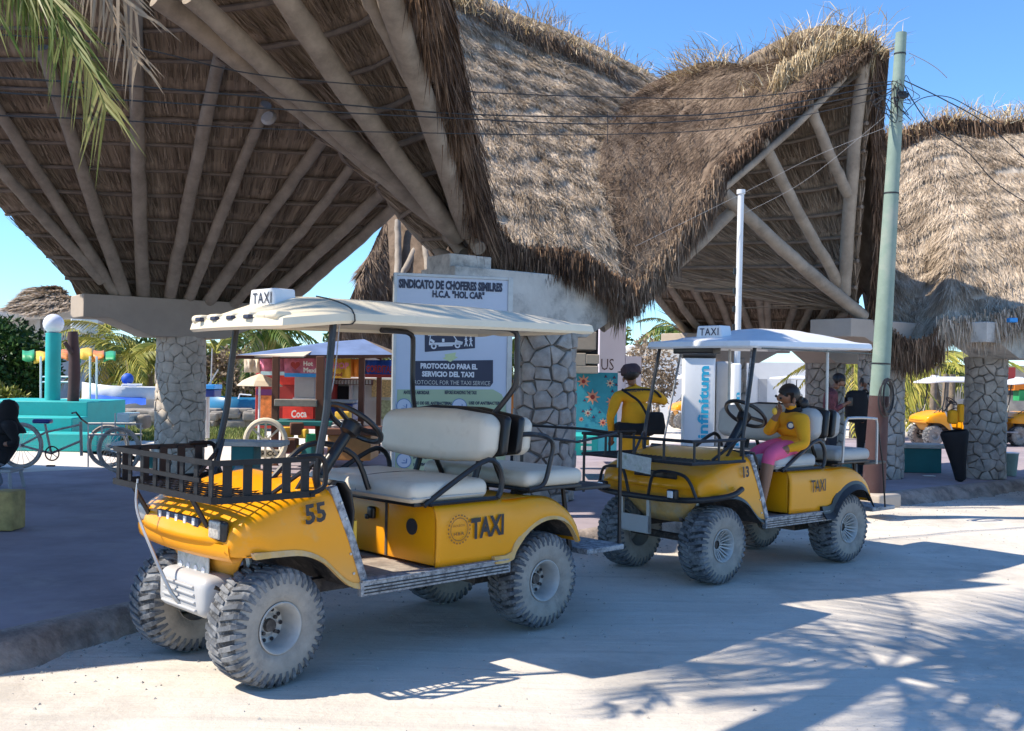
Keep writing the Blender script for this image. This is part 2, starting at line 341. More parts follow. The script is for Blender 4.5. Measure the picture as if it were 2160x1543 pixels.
    def strip(s, A, B, depth):
        """thick ribbon between two polylines A and B, extruded by depth (fenders, arches)"""
        A = [V3(p) for p in A]; B = [V3(p) for p in B]; dv = V3(depth); n = len(A)
        vs = A+B+[p+dv for p in A]+[p+dv for p in B]; fs = []
        for i in range(n-1):
            fs += [(i,i+1,n+i+1,n+i),(2*n+i,3*n+i,3*n+i+1,2*n+i+1),(i,2*n+i,2*n+i+1,i+1),(n+i,n+i+1,3*n+i+1,3*n+i)]
        fs += [(0,n,3*n,2*n),(n-1,3*n-1,4*n-1,2*n-1)]
        return s.add(vs,fs)
    def sphere(s, c, r, n=14, sc=(1,1,1)):
        c = V3(c); m = n//2+1; vs = []; fs = []
        for j in range(m):
            ph = PI*j/(m-1)
            for i in range(n):
                a = 2*PI*i/n; vs.append(c+np.array([math.sin(ph)*math.cos(a)*sc[0],math.sin(ph)*math.sin(a)*sc[1],math.cos(ph)*sc[2]])*r)
        for j in range(m-1):
            for i in range(n): fs.append((j*n+i,(j+1)*n+i,(j+1)*n+(i+1)%n,j*n+(i+1)%n))
        return s.add(vs,fs)
    def grid(s, G, flip=False):
        nu,nv = len(G),len(G[0]); vs = [p for row in G for p in row]; fs = []
        for i in range(nu-1):
            for j in range(nv-1):
                q = (i*nv+j,(i+1)*nv+j,(i+1)*nv+j+1,i*nv+j+1); fs.append(q[::-1] if flip else q)
        return s.add(vs,fs)
    def build(s, name, m, parent=None, smooth=True, world=None, bevel=0, sub=0, solid=0, angle=40):
        me = bpy.data.meshes.new(name); me.from_pydata(s.v,[],s.f); ms = m if isinstance(m,(list,tuple)) else [m]
        for k in ms: me.materials.append(k)
        if len(ms) > 1: me.polygons.foreach_set('material_index', s.mi)
        me.validate(); o = bpy.data.objects.new(name, me); COL.objects.link(o)
        if smooth:
            me.polygons.foreach_set('use_smooth',[True]*len(me.polygons))
            try: me.set_sharp_from_angle(angle=rad(angle))
            except Exception: pass
        if parent is not None:
            o.parent = parent
            if world is not None: o.location = -Vector(world)
        if solid: q = o.modifiers.new('s','SOLIDIFY'); q.thickness = solid; q.offset = -1
        if bevel: q = o.modifiers.new('b','BEVEL'); q.width = bevel; q.segments = 2; q.limit_method = 'ANGLE'; q.angle_limit = rad(35); q.harden_normals = False
        if sub: q = o.modifiers.new('u','SUBSURF'); q.levels = sub; q.render_levels = sub
        return o
def copy_tree(o, parent=None):
    c = o.copy(); COL.objects.link(c)
    if parent is not None: c.parent = parent
    for ch in list(o.children): copy_tree(ch, c)
    return c
def crspline(P, n):
    P = [V3(p) for p in P]; m = len(P); out = []
    seg = [np.linalg.norm(P[i+1]-P[i]) for i in range(m-1)]; tot = sum(seg); cum = np.concatenate([[0],np.cumsum(seg)])
    for k in range(n):
        t = tot*k/(n-1); i = min(int(np.searchsorted(cum,t,side='right'))-1, m-2); u = (t-cum[i])/(seg[i]+1e-12)
        a,b,c,d = P[max(i-1,0)],P[i],P[i+1],P[min(i+2,m-1)]
        out.append(0.5*((2*b)+(c-a)*u+(2*a-5*b+4*c-d)*u*u+(3*b-a-3*c+d)*u**3))
    return np.array(out)
_TXT = {}
def text_mb(txt, height, width=None, bold=0.0, depth=0.002, spacing=1.0):
    """lettering as a mesh in its local XY plane, origin at lower left; returns (verts, faces, w, h)"""
    key = (txt,bold,spacing)
    if key not in _TXT:
        cu = bpy.data.curves.new('t','FONT'); cu.body = txt; cu.size = 1; cu.offset = bold; cu.resolution_u = 2; cu.fill_mode = 'BOTH'; cu.space_character = spacing
        cu.extrude = 0.0; ob = bpy.data.objects.new('t',cu); COL.objects.link(ob)
        dg = bpy.context.evaluated_depsgraph_get(); me = bpy.data.meshes.new_from_object(ob.evaluated_get(dg))
        vs = np.array([v.co[:] for v in me.vertices]); fs = [tuple(p.vertices) for p in me.polygons]
        bpy.data.objects.remove(ob); bpy.data.meshes.remove(me); _TXT[key] = (vs,fs)
    vs,fs = _TXT[key]; vs = vs.copy(); lo,hi = vs.min(0),vs.max(0); vs -= lo; w0,h0 = hi[0]-lo[0],hi[1]-lo[1]
    sy = height/h0; sx = (width/w0) if width else sy
    vs[:,0] *= sx; vs[:,1] *= sy; return vs,fs,w0*sx,height
def put_text(mb, txt, o, ax, ay, height, width=None, bold=0.0, centre=False, lift=0.003, spacing=1.0):
    vs,fs,wd,_ = text_mb(txt,height,width,bold,spacing=spacing); ax,ay = V3(ax),V3(ay); ax /= np.linalg.norm(ax); ay /= np.linalg.norm(ay); nz = np.cross(ax,ay)
    o = V3(o)-(ax*wd/2 if centre else 0)
    mb.add([o+ax*p[0]+ay*p[1]+nz*lift for p in vs],fs); return wd
def raw_mesh(name, verts, tris, m, parent=None, uv=None, world=None, nper=3):
    verts = np.asarray(verts,np.float32); tris = np.asarray(tris,np.int32); me = bpy.data.meshes.new(name)
    me.vertices.add(len(verts)); me.vertices.foreach_set('co',verts.ravel()); me.loops.add(tris.size); me.loops.foreach_set('vertex_index',tris.ravel())
    me.polygons.add(len(tris)); me.polygons.foreach_set('loop_start',np.arange(0,tris.size,nper,dtype=np.int32)); me.polygons.foreach_set('loop_total',np.full(len(tris),nper,np.int32))
    if uv is not None:
        l = me.uv_layers.new(name='UVMap'); l.data.foreach_set('uv',np.asarray(uv,np.float32).ravel())
    me.materials.append(m); me.update(calc_edges=True); o = bpy.data.objects.new(name,me); COL.objects.link(o)
    if parent is not None:
        o.parent = parent
        if world is not None: o.location = -Vector(world)
    return o
def blades(root, direc, width, rnd=None, side=None, droop=None):
    """arrays: root Nx3, direc Nx3 (with length), width N -> tri verts, tris, uv"""
    N = len(root); L = np.linalg.norm(direc,axis=1,keepdims=True)+1e-9; d = direc/L
    if side is None:
        r = RNG.normal(size=(N,3)); side = np.cross(d,r); side /= np.linalg.norm(side,axis=1,keepdims=True)+1e-9
    w = (width/2)[:,None] if hasattr(width,'__len__') else width/2
    mid = root+direc*0.55; tip = root+direc
    if droop is not None: tip = tip+droop
    v = np.stack([root-side*w, root+side*w, mid-side*w*0.75, mid+side*w*0.75, tip],axis=1).reshape(-1,3)
    b = np.arange(N)[:,None]*5
    t = np.concatenate([b+np.array([[0,1,3]]),b+np.array([[0,3,2]]),b+np.array([[2,3,4]])],axis=1).reshape(-1,3)
    if rnd is None: rnd = RNG.random(N)
    uu = np.repeat(rnd,9); vv = np.tile(np.array([0,0,.55,0,.55,.55,.55,.55,1.0]),N)
    return v,t,np.stack([uu,vv],axis=1)
# ------------------------------------------------------------------ ground, road, pavement
WALK_Z = 0.13
kerb_pts = [Vector((-16,-9,0)),Vector((-7.2,0.7,0)),gnd(-60,1420),gnd(120,1372),gnd(262,1336),Vector((-1.0,7.55,0)),gnd(1240,1156),gnd(1560,1100),gnd(1846,1069),gnd(2010,1049),gnd(2165,1033),Vector((16,20.5,0)),Vector((60,52,0))]
_kp = np.array([V3(p) for p in kerb_pts]); _kc = np.concatenate([[0],np.cumsum(np.linalg.norm(np.diff(_kp,axis=0),axis=1))])
_kt = np.concatenate([np.linspace(0,_kc[1],40,endpoint=False),np.linspace(_kc[1],_kc[-2],420,endpoint=False),np.linspace(_kc[-2],_kc[-1],20)])
kb = np.stack([np.interp(_kt,_kc,_kp[:,k]) for k in range(3)],1)
for _ in range(14): kb[1:-1] = kb[1:-1]*.5+(kb[:-2]+kb[2:])*.25
def flat_grid(name, x0,x1,y0,y1,z,m,nx=2,ny=2):
    b = MB(); b.grid([[(x0+(x1-x0)*i/nx, y0+(y1-y0)*j/ny, z) for j in range(ny+1)] for i in range(nx+1)]); return b.build(name,m,smooth=False)
# road with slightly uneven surface near the camera
def road_h(x,y): return 0.012*math.sin(x*1.3+0.7*y)+0.009*math.sin(2.7*y-1.1*x)+0.006*math.sin(5.1*x+3.3*y)
xs = np.concatenate([[-900,-300,-100,-40,-20],np.linspace(-12,16,150),[20,40,100,300,900]]); ys = np.concatenate([[-900,-300,-60,-20,-8],np.linspace(-2,22,130),[24,40,100,300,900]])
b = MB(); b.grid([[(x,y,(road_h(x,y)*0.6-0.012) if (-12<x<16 and -2<y<22) else -0.012) for y in ys] for x in xs])
tag(b.build('road',M['road'],angle=180), kind='structure')
# raised pavement (stamped concrete) with kerb face
def back_line(i):
    p = kb[i]; return p
nrm = []
for i in range(len(kb)):
    d = kb[min(i+1,len(kb)-1)]-kb[max(i-1,0)]; d /= np.linalg.norm(d); nrm.append(np.array([-d[1],d[0],0]))
b = MB(); G = []
_jr = random.Random(4); jit = [0.018*math.sin(i*.33)+0.012*math.sin(i*0.91)+_jr.gauss(0,.008) for i in range(len(kb))]
for i in range(len(kb)):
    e = kb[i]+nrm[i]*(0.16+jit[i]*0.3); row = [e+np.array([0,0,WALK_Z])]
    for k in (0.6,1.5,3.0,5.2,8.0): row.append(kb[i]+nrm[i]*k+np.array([0,0,WALK_Z]))
    G.append(row)
b.grid(G, flip=True); tag(b.build('pavement',M['walk'],smooth=False), kind='structure')
b = MB(); G = []
for i in range(len(kb)):
    j = jit[i]; G.append([kb[i]+nrm[i]*(-0.09+j*2)+np.array([0,0,-0.03]), kb[i]+nrm[i]*(-0.035+j*1.5)+np.array([0,0,0.035+_jr.gauss(0,.006)]), kb[i]+nrm[i]*(0.0+j)+np.array([0,0,0.085+_jr.gauss(0,.006)]), kb[i]+nrm[i]*(0.045+j)+np.array([0,0,0.122+j*0.2]), kb[i]+nrm[i]*(0.085+j)+np.array([0,0,0.134]), kb[i]+nrm[i]*(0.165)+np.array([0,0,0.134]),kb[i]+nrm[i]*(0.17)+np.array([0,0,0.10])])
b.grid(G, flip=True); tag(b.build('kerb',M['kerb'],angle=50), kind='structure')
# sandy plaza behind, sheet a little below the pavement top
b = MB(); b.grid([[kb[i]+nrm[i]*k+np.array([0,0,WALK_Z-0.006]) for k in (0.3,4,9,30,300)] for i in range(len(kb))], flip=True)
tag(b.build('plaza',M['plaza'],smooth=False), kind='structure')
# pebbles and crumbs of render along the kerb and over the road
vs=[];fs=[]
b = MB()
for k in range(3600):
    if k < 2600:
        i = random.randrange(70,len(kb)-40); t = random.random()**3*0.9; p = kb[i]+nrm[i]*(-0.06-t)+(kb[i+1]-kb[i])*random.random()
    else: p = np.array([random.uniform(-4,6),random.uniform(3.2,11),0])
    r = random.uniform(0.004,0.014)*(1.6 if random.random()<0.06 else 1); z = road_h(p[0],p[1])*0.6-0.012
    a = random.random()*6; q = [(math.cos(a+t2)*r*random.uniform(.7,1.2),math.sin(a+t2)*r*random.uniform(.7,1.2)) for t2 in (0,2.1,4.2)]
    b.add([(p[0]+q[0][0],p[1]+q[0][1],z),(p[0]+q[1][0],p[1]+q[1][1],z),(p[0]+q[2][0],p[1]+q[2][1],z),(p[0],p[1],z+r*0.8)],[(0,1,3),(1,2,3),(2,0,3)])
tag(b.build('gravel',mat('pebble_grey',(0.35,0.33,0.30),0.9,var=0.4,scale=3),smooth=False),'loose pale pebbles and crumbs scattered on the dusty road',None,kind='stuff')

# ------------------------------------------------------------------ thatched pavilions
def ruled(A, B, nu, nv, bulge=0.0):
    A, B = crspline(A,nu), crspline(B,nu); v = np.linspace(0,1,nv)[None,:,None]
    G = A[:,None,:]*(1-v)+B[:,None,:]*v
    if bulge:
        n = np.cross(B[-1]-A[0],A[-1]-B[0]); n = n/np.linalg.norm(n); G = G+n*(bulge*np.sin(PI*v))
    return G
def gnormals(G):
    du = np.gradient(G,axis=0); dv = np.gradient(G,axis=1); n = np.cross(du,dv); n /= np.linalg.norm(n,axis=2,keepdims=True)+1e-9
    return n
def gsample(G, u, v):
    nu,nv = G.shape[:2]; x = np.clip(u,0,.9999)*(nu-1); y = np.clip(v,0,.9999)*(nv-1); i,j = x.astype(int),y.astype(int); fx,fy = (x-i)[:,None],(y-j)[:,None]
    return G[i,j]*(1-fx)*(1-fy)+G[i+1,j]*fx*(1-fy)+G[i,j+1]*(1-fx)*fy+G[i+1,j+1]*fx*fy
def up_normals(G, toward):
    n = gnormals(G)
    c = G.mean(axis=(0,1)); s = np.sign(np.dot(n.mean(axis=(0,1)), np.array(toward)))
    return n*(s if s else 1)
def sheet(name, G, m, parent, world, off=None, uvs=(1,1), rough=0.0):
    P = G if off is None else G+off
    if rough: P = P+RNG.normal(size=P.shape[:2]+(1,))*rough*np.array([0.3,0.3,1.0])
    nu,nv = P.shape[:2]; ii,jj = np.meshgrid(np.arange(nu-1),np.arange(nv-1),indexing='ij'); a = (ii*nv+jj).ravel()
    q = np.stack([a,a+nv,a+nv+1,a+1],axis=1); U,V = np.meshgrid(np.linspace(0,uvs[0],nu),np.linspace(0,uvs[1],nv),indexing='ij'); uv = np.stack([U.ravel(),V.ravel()],1)[q.ravel()]
    o = raw_mesh(name,P.reshape(-1,3),q,m,parent,uv,world,nper=4); o.data.polygons.foreach_set('use_smooth',[True]*len(o.data.polygons)); return o
def thatch_top(name, G, rows, n, straw_m, core_m, parent, world, toward, length=0.34, width=0.014, lift=0.05, slant=0.0, course=1.0):
    """thatched face: core sheet plus straw blades laid in courses, combed down the slope"""
    N = up_normals(G,toward); rowsag = 0.04
    sheet(name,G,core_m,parent,world,uvs=(1,1),rough=0.012)
    u = RNG.random(n); k = RNG.integers(0,rows,n); ph = RNG.random(n)**1.15
    if course < 0.5: ph = RNG.random(n)
    wob = 0.22*np.sin(u*9+k*1.9)+0.12*np.sin(u*23+k*4.1)+0.1*np.sin(u*51+k*2.2)
    v = (k+ph+wob)/rows; v = np.clip(v,0,0.999)
    P = gsample(G,u,v); nn = gsample(N,u,v); nn /= np.linalg.norm(nn,axis=1,keepdims=True)
    down = np.tile(np.array([slant,0,-1.0]),(n,1)); t = down-nn*(down*nn).sum(1)[:,None]; t /= np.linalg.norm(t,axis=1,keepdims=True)+1e-9
    side = np.cross(t,nn); L = length*RNG.uniform(.55,1.25,n); near = ph < 0.3
    near = near*course; lf = lift*(0.35+0.9*near)*RNG.uniform(.3,1.5,n)
    d = t*L[:,None]+nn*lf[:,None]+side*(RNG.normal(size=n)*0.14*L)[:,None]
    root = P+nn*(0.005+0.035*near*RNG.random(n))[:,None]
    stray = RNG.random(n) < 0.03; d[stray] += nn[stray]*0.09+side[stray]*RNG.normal(size=(stray.sum(),1))*0.1
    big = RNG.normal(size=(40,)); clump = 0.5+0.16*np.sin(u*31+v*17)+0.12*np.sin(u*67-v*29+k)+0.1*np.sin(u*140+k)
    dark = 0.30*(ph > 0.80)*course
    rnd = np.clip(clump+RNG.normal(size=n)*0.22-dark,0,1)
    sd = side*math.cos(0.5)+nn*0.25*RNG.normal(size=(n,1)); sd /= np.linalg.norm(sd,axis=1,keepdims=True)
    vv,tt,uv = blades(root,d,width*RNG.uniform(.6,1.4,n),rnd,sd)
    return tag(raw_mesh('straw',vv,tt,straw_m,parent,uv,world),kind='stuff')
def fringe(name, C, n, length, parent, world, straw_m, outward=(0,0,0), spread=0.12, thick=0.25, width=0.014, back=(0,0,0)):
    """straw hanging over an eave along curve C"""
    C = crspline(C,60); t = RNG.random(n)*58.99; i = t.astype(int); f = (t-i)[:,None]; P = C[i]*(1-f)+C[i+1]*f
    P = P+np.array(back)*RNG.random((n,1))+RNG.normal(size=(n,3))*0.03+np.array([0,0,1])*(RNG.random((n,1))-0.4)*thick
    L = length*RNG.uniform(.35,1.15,n)*(1+0.28*np.sin(t*0.9)+0.22*np.sin(t*2.3+1))
    d = np.array([0,0,-1.0])*L[:,None]+np.array(outward)*(L*RNG.uniform(.1,.8,n))[:,None]+RNG.normal(size=(n,3))*spread*L[:,None]
    rnd = np.clip(0.5+0.3*RNG.normal(size=n)+0.15*np.sin(t*1.7),0,1)
    vv,tt,uv = blades(P,d,width*RNG.uniform(.6,1.4,n),rnd); return tag(raw_mesh(name,vv,tt,straw_m,parent,uv,world),kind='stuff')
def tufts(name, spots, parent, world, straw_m, per=70, L=0.35):
    P=[];D=[]
    for (p,size,lean) in spots:
        for k in range(int(per*size)):
            q = V3(p)+RNG.normal(size=3)*np.array([0.16,0.16,0.05])*size; d = np.array([lean[0],lean[1],lean[2]])+RNG.normal(size=3)*np.array([0.5,0.5,0.32]); d /= np.linalg.norm(d)
            P.append(q); D.append(d*L*RNG.uniform(.4,1.3)*size**0.5)
    P,D = np.array(P),np.array(D); dr = np.zeros_like(D); dr[:,2] = -0.10*RNG.random(len(D)); dr[:,:2] = D[:,:2]*0.25
    vv,tt,uv = blades(P,D,0.011*RNG.uniform(.5,1.3,len(P)),None,None,dr); return tag(raw_mesh(name,vv,tt,straw_m,parent,uv,world),kind='stuff')
def level_rows(G, rows):
    """re-cut surface G along level lines: returns (rows+1) lists of points, with a flag where the level lies on the surface"""
    Z = G[:,:,2]; lo,hi = Z.min(),Z.max(); zs = np.linspace(lo,hi,rows*3+1); out = np.zeros((G.shape[0],len(zs),3)); ok = np.zeros((G.shape[0],len(zs)),bool)
    for i in range(G.shape[0]):
        z = Z[i]; k = np.arange(len(z)); z2 = np.maximum.accumulate(z)+k*1e-6
        f = np.interp(zs,z2,k); ok[i] = (zs>=z2[0]-1e-4)&(zs<=z2[-1]+1e-4)
        a = np.clip(f.astype(int),0,len(z)-2); t = (f-a)[:,None]; out[i] = G[i,a]*(1-t)+G[i,a+1]*t
    return out,ok,zs
def under_sheet(G, rows, parent, world, nblade=0, step=0.05):
    """underside of the thatch: overlapping bundles, one row per batten"""
    N = up_normals(G,(0,0,-1)); H,ok,zs = level_rows(G,rows); nb = N.mean(axis=(0,1)); nb /= np.linalg.norm(nb); cols=[]
    nu = G.shape[0]; wv = 0.012*np.sin(np.linspace(0,1,nu)*40)[:,None]
    for k in range(rows):
        a,m1,m2,e = H[:,k*3],H[:,k*3+1],H[:,k*3+2],H[:,k*3+3]
        cols += [a+nb*0.0, a+(m1-a)*0.12+nb*(step+wv), m1+nb*(step*0.7+wv), m2+nb*step*0.35, a+(e-a)*0.97]
    K = np.stack(cols,axis=1); sheet('thatch_lining',K,M['under'],parent,world,uvs=(1,1))
    if nblade:
        u = RNG.random(nblade); k = RNG.integers(0,rows,nblade); v = (k+0.1+RNG.random(nblade)*0.4)/rows
        P = gsample(H,u,v)+nb*0.055; Q = gsample(H,u,np.clip(v+0.9/rows,0,1))+nb*0.03
        d = (Q-P)*RNG.uniform(.5,1.0,(nblade,1)); L = np.linalg.norm(d,axis=1,keepdims=True); d += RNG.normal(size=d.shape)*0.10*L; g = L[:,0]>0.03
        vv,tt,uv = blades(P[g],d[g],0.014*RNG.uniform(.5,1.3,g.sum()),None); tag(raw_mesh('lining_straw',vv,tt,MATS['straw_under'],parent,uv,world),kind='stuff')
def battens(G, rows, parent, world, r=0.022, off=0.075, lo=1, us=(0,1)):
    N = up_normals(G,(0,0,-1)); nb = N.mean(axis=(0,1)); nb /= np.linalg.norm(nb); H,ok,zs = level_rows(G,rows)
    for k in range(lo,rows):
        idx = np.nonzero(ok[:,k*3])[0]
        if len(idx) < 4: continue
        runs = np.split(idx,np.nonzero(np.diff(idx)>1)[0]+1)
        for run in runs:
            if len(run) < 4: continue
            sel = run[np.linspace(0,len(run)-1,min(9,len(run))).astype(int)]; P = H[sel,k*3]+nb*off; P = P+RNG.normal(size=P.shape)*0.008
            b = MB(); b.tube(P,r*RNG.uniform(.8,1.25),6); b.build('batten',M['batten'],parent,world=world)
def log(p, q, r, parent, world, name='pole', r2=None, bow=0.03):
    p,q = V3(p),V3(q); d = q-p; L = np.linalg.norm(d); x,y,_ = frame(d); pts=[]; rr=[]; r2 = r2 or r*0.85
    bx,by = RNG.normal()*bow,RNG.normal()*bow
    for k in range(15):
        t = k/14; pts.append(p+d*t+(x*bx+y*by)*math.sin(PI*t)+(x*RNG.normal()+y*RNG.normal())*0.004); rr.append((r*(1-t)+r2*t)*(1+RNG.normal()*0.025))
    b = MB(); b.tube(pts,rr,12); return b.build(name,M['pole'],parent,world=world)
def clip_poly(poly, p, n):
    out=[]; m=len(poly)
    for i in range(m):
        a,b2 = poly[i],poly[(i+1)%m]; da=(a[0]-p[0])*n[0]+(a[1]-p[1])*n[1]; db=(b2[0]-p[0])*n[0]+(b2[1]-p[1])*n[1]
        if da<=0: out.append(a)
        if (da<0)!=(db<0) and abs(da-db)>1e-9:
            t=da/(da-db); out.append((a[0]+(b2[0]-a[0])*t,a[1]+(b2[1]-a[1])*t))
    return out
def stone_column(c, r, z0, z1, parent, world, size=0.19, proud=0.022, seed=1, mort='mortar', a0=None):
    rn = random.Random(seed); core = MB(); core.cyl((c[0],c[1],z0),(c[0],c[1],z1),r-0.012,n=40,cap=True); col = core.build('column',M[mort],parent,world=world)
    W = 2*PI*r; H = z1-z0; nx = max(3,round(W/size)); ny = max(3,round(H/size)); pts=[]
    for j in range(ny):
        for i in range(nx): pts.append(((i+0.5*(j%2)+rn.uniform(-.46,.46))*W/nx, (j+.5+rn.uniform(-.46,.46))*H/ny))
    cam_a = math.atan2(-c[1],-c[0])
    for (x,y) in pts:
        poly=[(x-size*1.3,y-size*1.3),(x+size*1.3,y-size*1.3),(x+size*1.3,y+size*1.3),(x-size*1.3,y+size*1.3)]
        poly = clip_poly(poly,(0,0),(0,-1)); poly = clip_poly(poly,(0,H),(0,1))
        for (a,b2) in pts:
            for s in (-W,0,W):
                ax = a+s
                if (ax==x and b2==y) or abs(ax-x)>size*3 or abs(b2-y)>size*3: continue
                poly = clip_poly(poly,((x+ax)/2,(y+b2)/2),(ax-x,b2-y))
                if len(poly)<3: break
            if len(poly)<3: break
        if len(poly)<3: continue
        ang = x/W*2*PI; da = abs((ang-cam_a+PI)%(2*PI)-PI)
        if da > 2.35: continue                       # faces away from every camera position near the photograph's
        cx = sum(p[0] for p in poly)/len(poly); cy = sum(p[1] for p in poly)/len(poly); g = rn.uniform(.86,.95) if mort=='mortar' else rn.uniform(.93,.99); pr = proud*rn.uniform(.6,1.4)
        poly = [(q_[0]+rn.uniform(-.10,.10)*size,q_[1]+rn.uniform(-.10,.10)*size) for q_ in poly]
        # resample the outline a little so it wraps the drum
        ring=[]
        for i in range(len(poly)):
            a,b2 = poly[i],poly[(i+1)%len(poly)]; ring.append(a)
            if math.hypot(a[0]-b2[0],a[1]-b2[1])>0.07: ring.append(((a[0]+b2[0])/2,(a[1]+b2[1])/2))
        n = len(ring); vs=[]
        for (gg,rr) in ((g,r-0.015),(g,r+pr*0.6),(g*0.86,r+pr)):
            for p in ring:
                px = cx+(p[0]-cx)*gg; py = cy+(p[1]-cy)*gg; th = px/r; vs.append((c[0]+rr*math.cos(th),c[1]+rr*math.sin(th),z0+py))
        th = cx/r; vs.append((c[0]+(r+pr*1.05)*math.cos(th),c[1]+(r+pr*1.05)*math.sin(th),z0+cy))
        fs = [(i,(i+1)%n,n+(i+1)%n,n+i) for i in range(n)]+[(n+i,n+(i+1)%n,2*n+(i+1)%n,2*n+i) for i in range(n)]+[(2*n+i,2*n+(i+1)%n,3*n) for i in range(n)]
        s = MB(); s.add(vs,fs); s.build('stone',M['stone' if mort=='mortar' else 'stone_pale'],col,smooth=True,angle=50)
    return col

M['stone_pale'] = mat('column_stone_pale',(0.56,0.49,0.41),0.9,var=0.25,scale=7,bump=0.5,bscale=30,dirt=(0.28,0.24,0.2),dirt_amt=0.25,dirt_scale=6)
FAC = np.array([0.80,0.60,0]); FN = np.array([0.60,-0.80,0])        # along the facade, out of it towards the road
def beam(c, top, bot, L, thick, parent, world, m='conc', neck=0.95, lip=0.30, dirn=FAC, name='capital'):
    n = np.array([dirn[1],-dirn[0],0]); h = top-bot
    poly = [(-L/2,h),(-L/2,h-lip*h/0.5*0.9),(-L/2+0.30,h-lip*h/0.5),(-neck/2,0),(neck/2,0),(L/2-0.30,h-lip*h/0.5),(L/2,h-lip*h/0.5*0.9),(L/2,h)]
    poly = [(-L/2,h),(-L/2,h*0.42),(-L/2+0.32,h*0.42),(-neck/2,0),(neck/2,0),(L/2-0.32,h*0.42),(L/2,h*0.42),(L/2,h)]
    b = MB(); b.prism(poly, V3((c[0],c[1],bot))-n*thick/2, dirn, (0,0,1), n*thick); return b.build(name,M[m],parent,world=world,smooth=False,bevel=0.012)

# ---- pavilion one: left bay (open towards us, seen from below) and right bay
C1 = at(378,1003,13.4); C1.z = WALK_Z; C2 = at(1146,1050,11.4); C3 = at(1856,1010,14.7); C4 = at(2076,1000,14.9)
pav = empty('thatched_pavilion',(C2.x,C2.y,WALK_Z)); W0 = pav.location.copy()
tag(pav,'big grey thatched pavilion with fans of debarked poles rising from stone columns behind the carts','pavilion')
stone_column(C1,0.30,WALK_Z,1.95,pav,W0,size=0.125,seed=3,mort='mortarp',proud=0.018)
stone_column(C2,0.315,WALK_Z,1.99,pav,W0,size=0.165,seed=5,proud=0.032)
stone_column(C3,0.30,WALK_Z,1.96,pav,W0,size=0.135,seed=8)
beam(C1,2.42,1.93,2.62,0.62,pav,W0)
beam((C2.x-0.12,C2.y,0),2.62,1.95,2.62,0.66,pav,W0,m='concold')
b = MB(); q = at(968,560,10.75); b.box((q.x,q.y,2.62),(0.52,0.45,0.26),rz=math.atan2(.6,.8)); b.build('capital_block',M['concold'],pav,world=W0,smooth=False,bevel=0.01)
beam((C3.x+0.05,C3.y,0),2.36,1.93,2.62,0.66,pav,W0)
# rear pair of the right bay
R1 = at(1640,1000,17.0); R2 = at(1737,1000,16.6)
stone_column(R2,0.29,WALK_Z,1.86,pav,W0,size=0.15,seed=11); beam((R2.x+0.2,R2.y,0),2.25,1.80,2.3,0.6,pav,W0)
R3 = at(1530,1000,17.4); stone_column(R3,0.30,WALK_Z,1.9,pav,W0,size=0.22,seed=12); beam((R3.x,R3.y,0),2.25,1.80,2.6,0.6,pav,W0)

# left bay, rear fan (S1): from the beam on C1 up to the groin line
bl = np.array([C1.x,C1.y,2.43])
beam_line = [bl-FAC*1.22+FN*0.05, bl-FAC*0.6, bl, bl+FAC*0.6, bl+FAC*1.25]
top_line = [at(-310,100,11.4), at(-400,-60,10.3), at(-180,-230,9.6), at(180,-170,9.7), at(467,113,10.7), at(678,274,11.6), at(850,412,12.4)]
G1 = ruled(beam_line, top_line, 60, 40)
under_sheet(G1,15,pav,W0,9000,0.06); battens(G1,15,pav,W0,us=(0.02,0.99))
N1 = up_normals(G1,(0,0,1)); sheet('roof_thatch',G1,M['shell'],pav,W0,off=N1*0.26)
# poles of the rear fan
def on(G,u,v,off): 
    N = up_normals(G,(0,0,-1)); return (gsample(G,np.array([u]),np.array([v]))+gsample(N,np.array([u]),np.array([v]))*off)[0]
def pole_to(px0,py0,px1,py1,G,r,ext=1.0,off=0.16,wd=W0,parent=None):
    """pole whose ends are the points of surface G seen nearest the two photo pixels"""
    H = G.reshape(-1,3); uu = H[:,0]/H[:,1]*F_PX; vv = -(H[:,2]-CAM_H)/H[:,1]*F_PX
    X = 1080+_c*uu-_s*vv; Y = Y0+_s*uu+_c*vv; N = up_normals(G,(0,0,-1)).reshape(-1,3); e=[]
    for (a,b2) in ((px0,py0),(px1,py1)):
        k = np.argsort((X-a)**2+(Y-b2)**2)[0]; dd = H[k][1]+0.0
        p = at(a,b2,dd); e.append(V3(p)+N[k]*off)
    d = e[1]-e[0]; e[1] = e[0]+d*ext
    return log(e[0],e[1],r,parent or pav,wd,bow=0.025)
for (a,b2,c,d,r,ext) in ((212,585,-10,318,0.085,1.15),(236,612,0,208,0.09,1.12),(258,618,150,240,0.10,1.35),(295,622,298,60,0.105,1.3),(350,625,470,100,0.10,1.02),(390,622,562,200,0.085,1.0),
                        (428,627,685,275,0.10,1.0),(478,632,750,325,0.08,1.0),(530,636,815,382,0.10,1.0),(566,645,846,408,0.10,1.0)):
    pole_to(a,b2,c,d,G1,r*.82,ext)
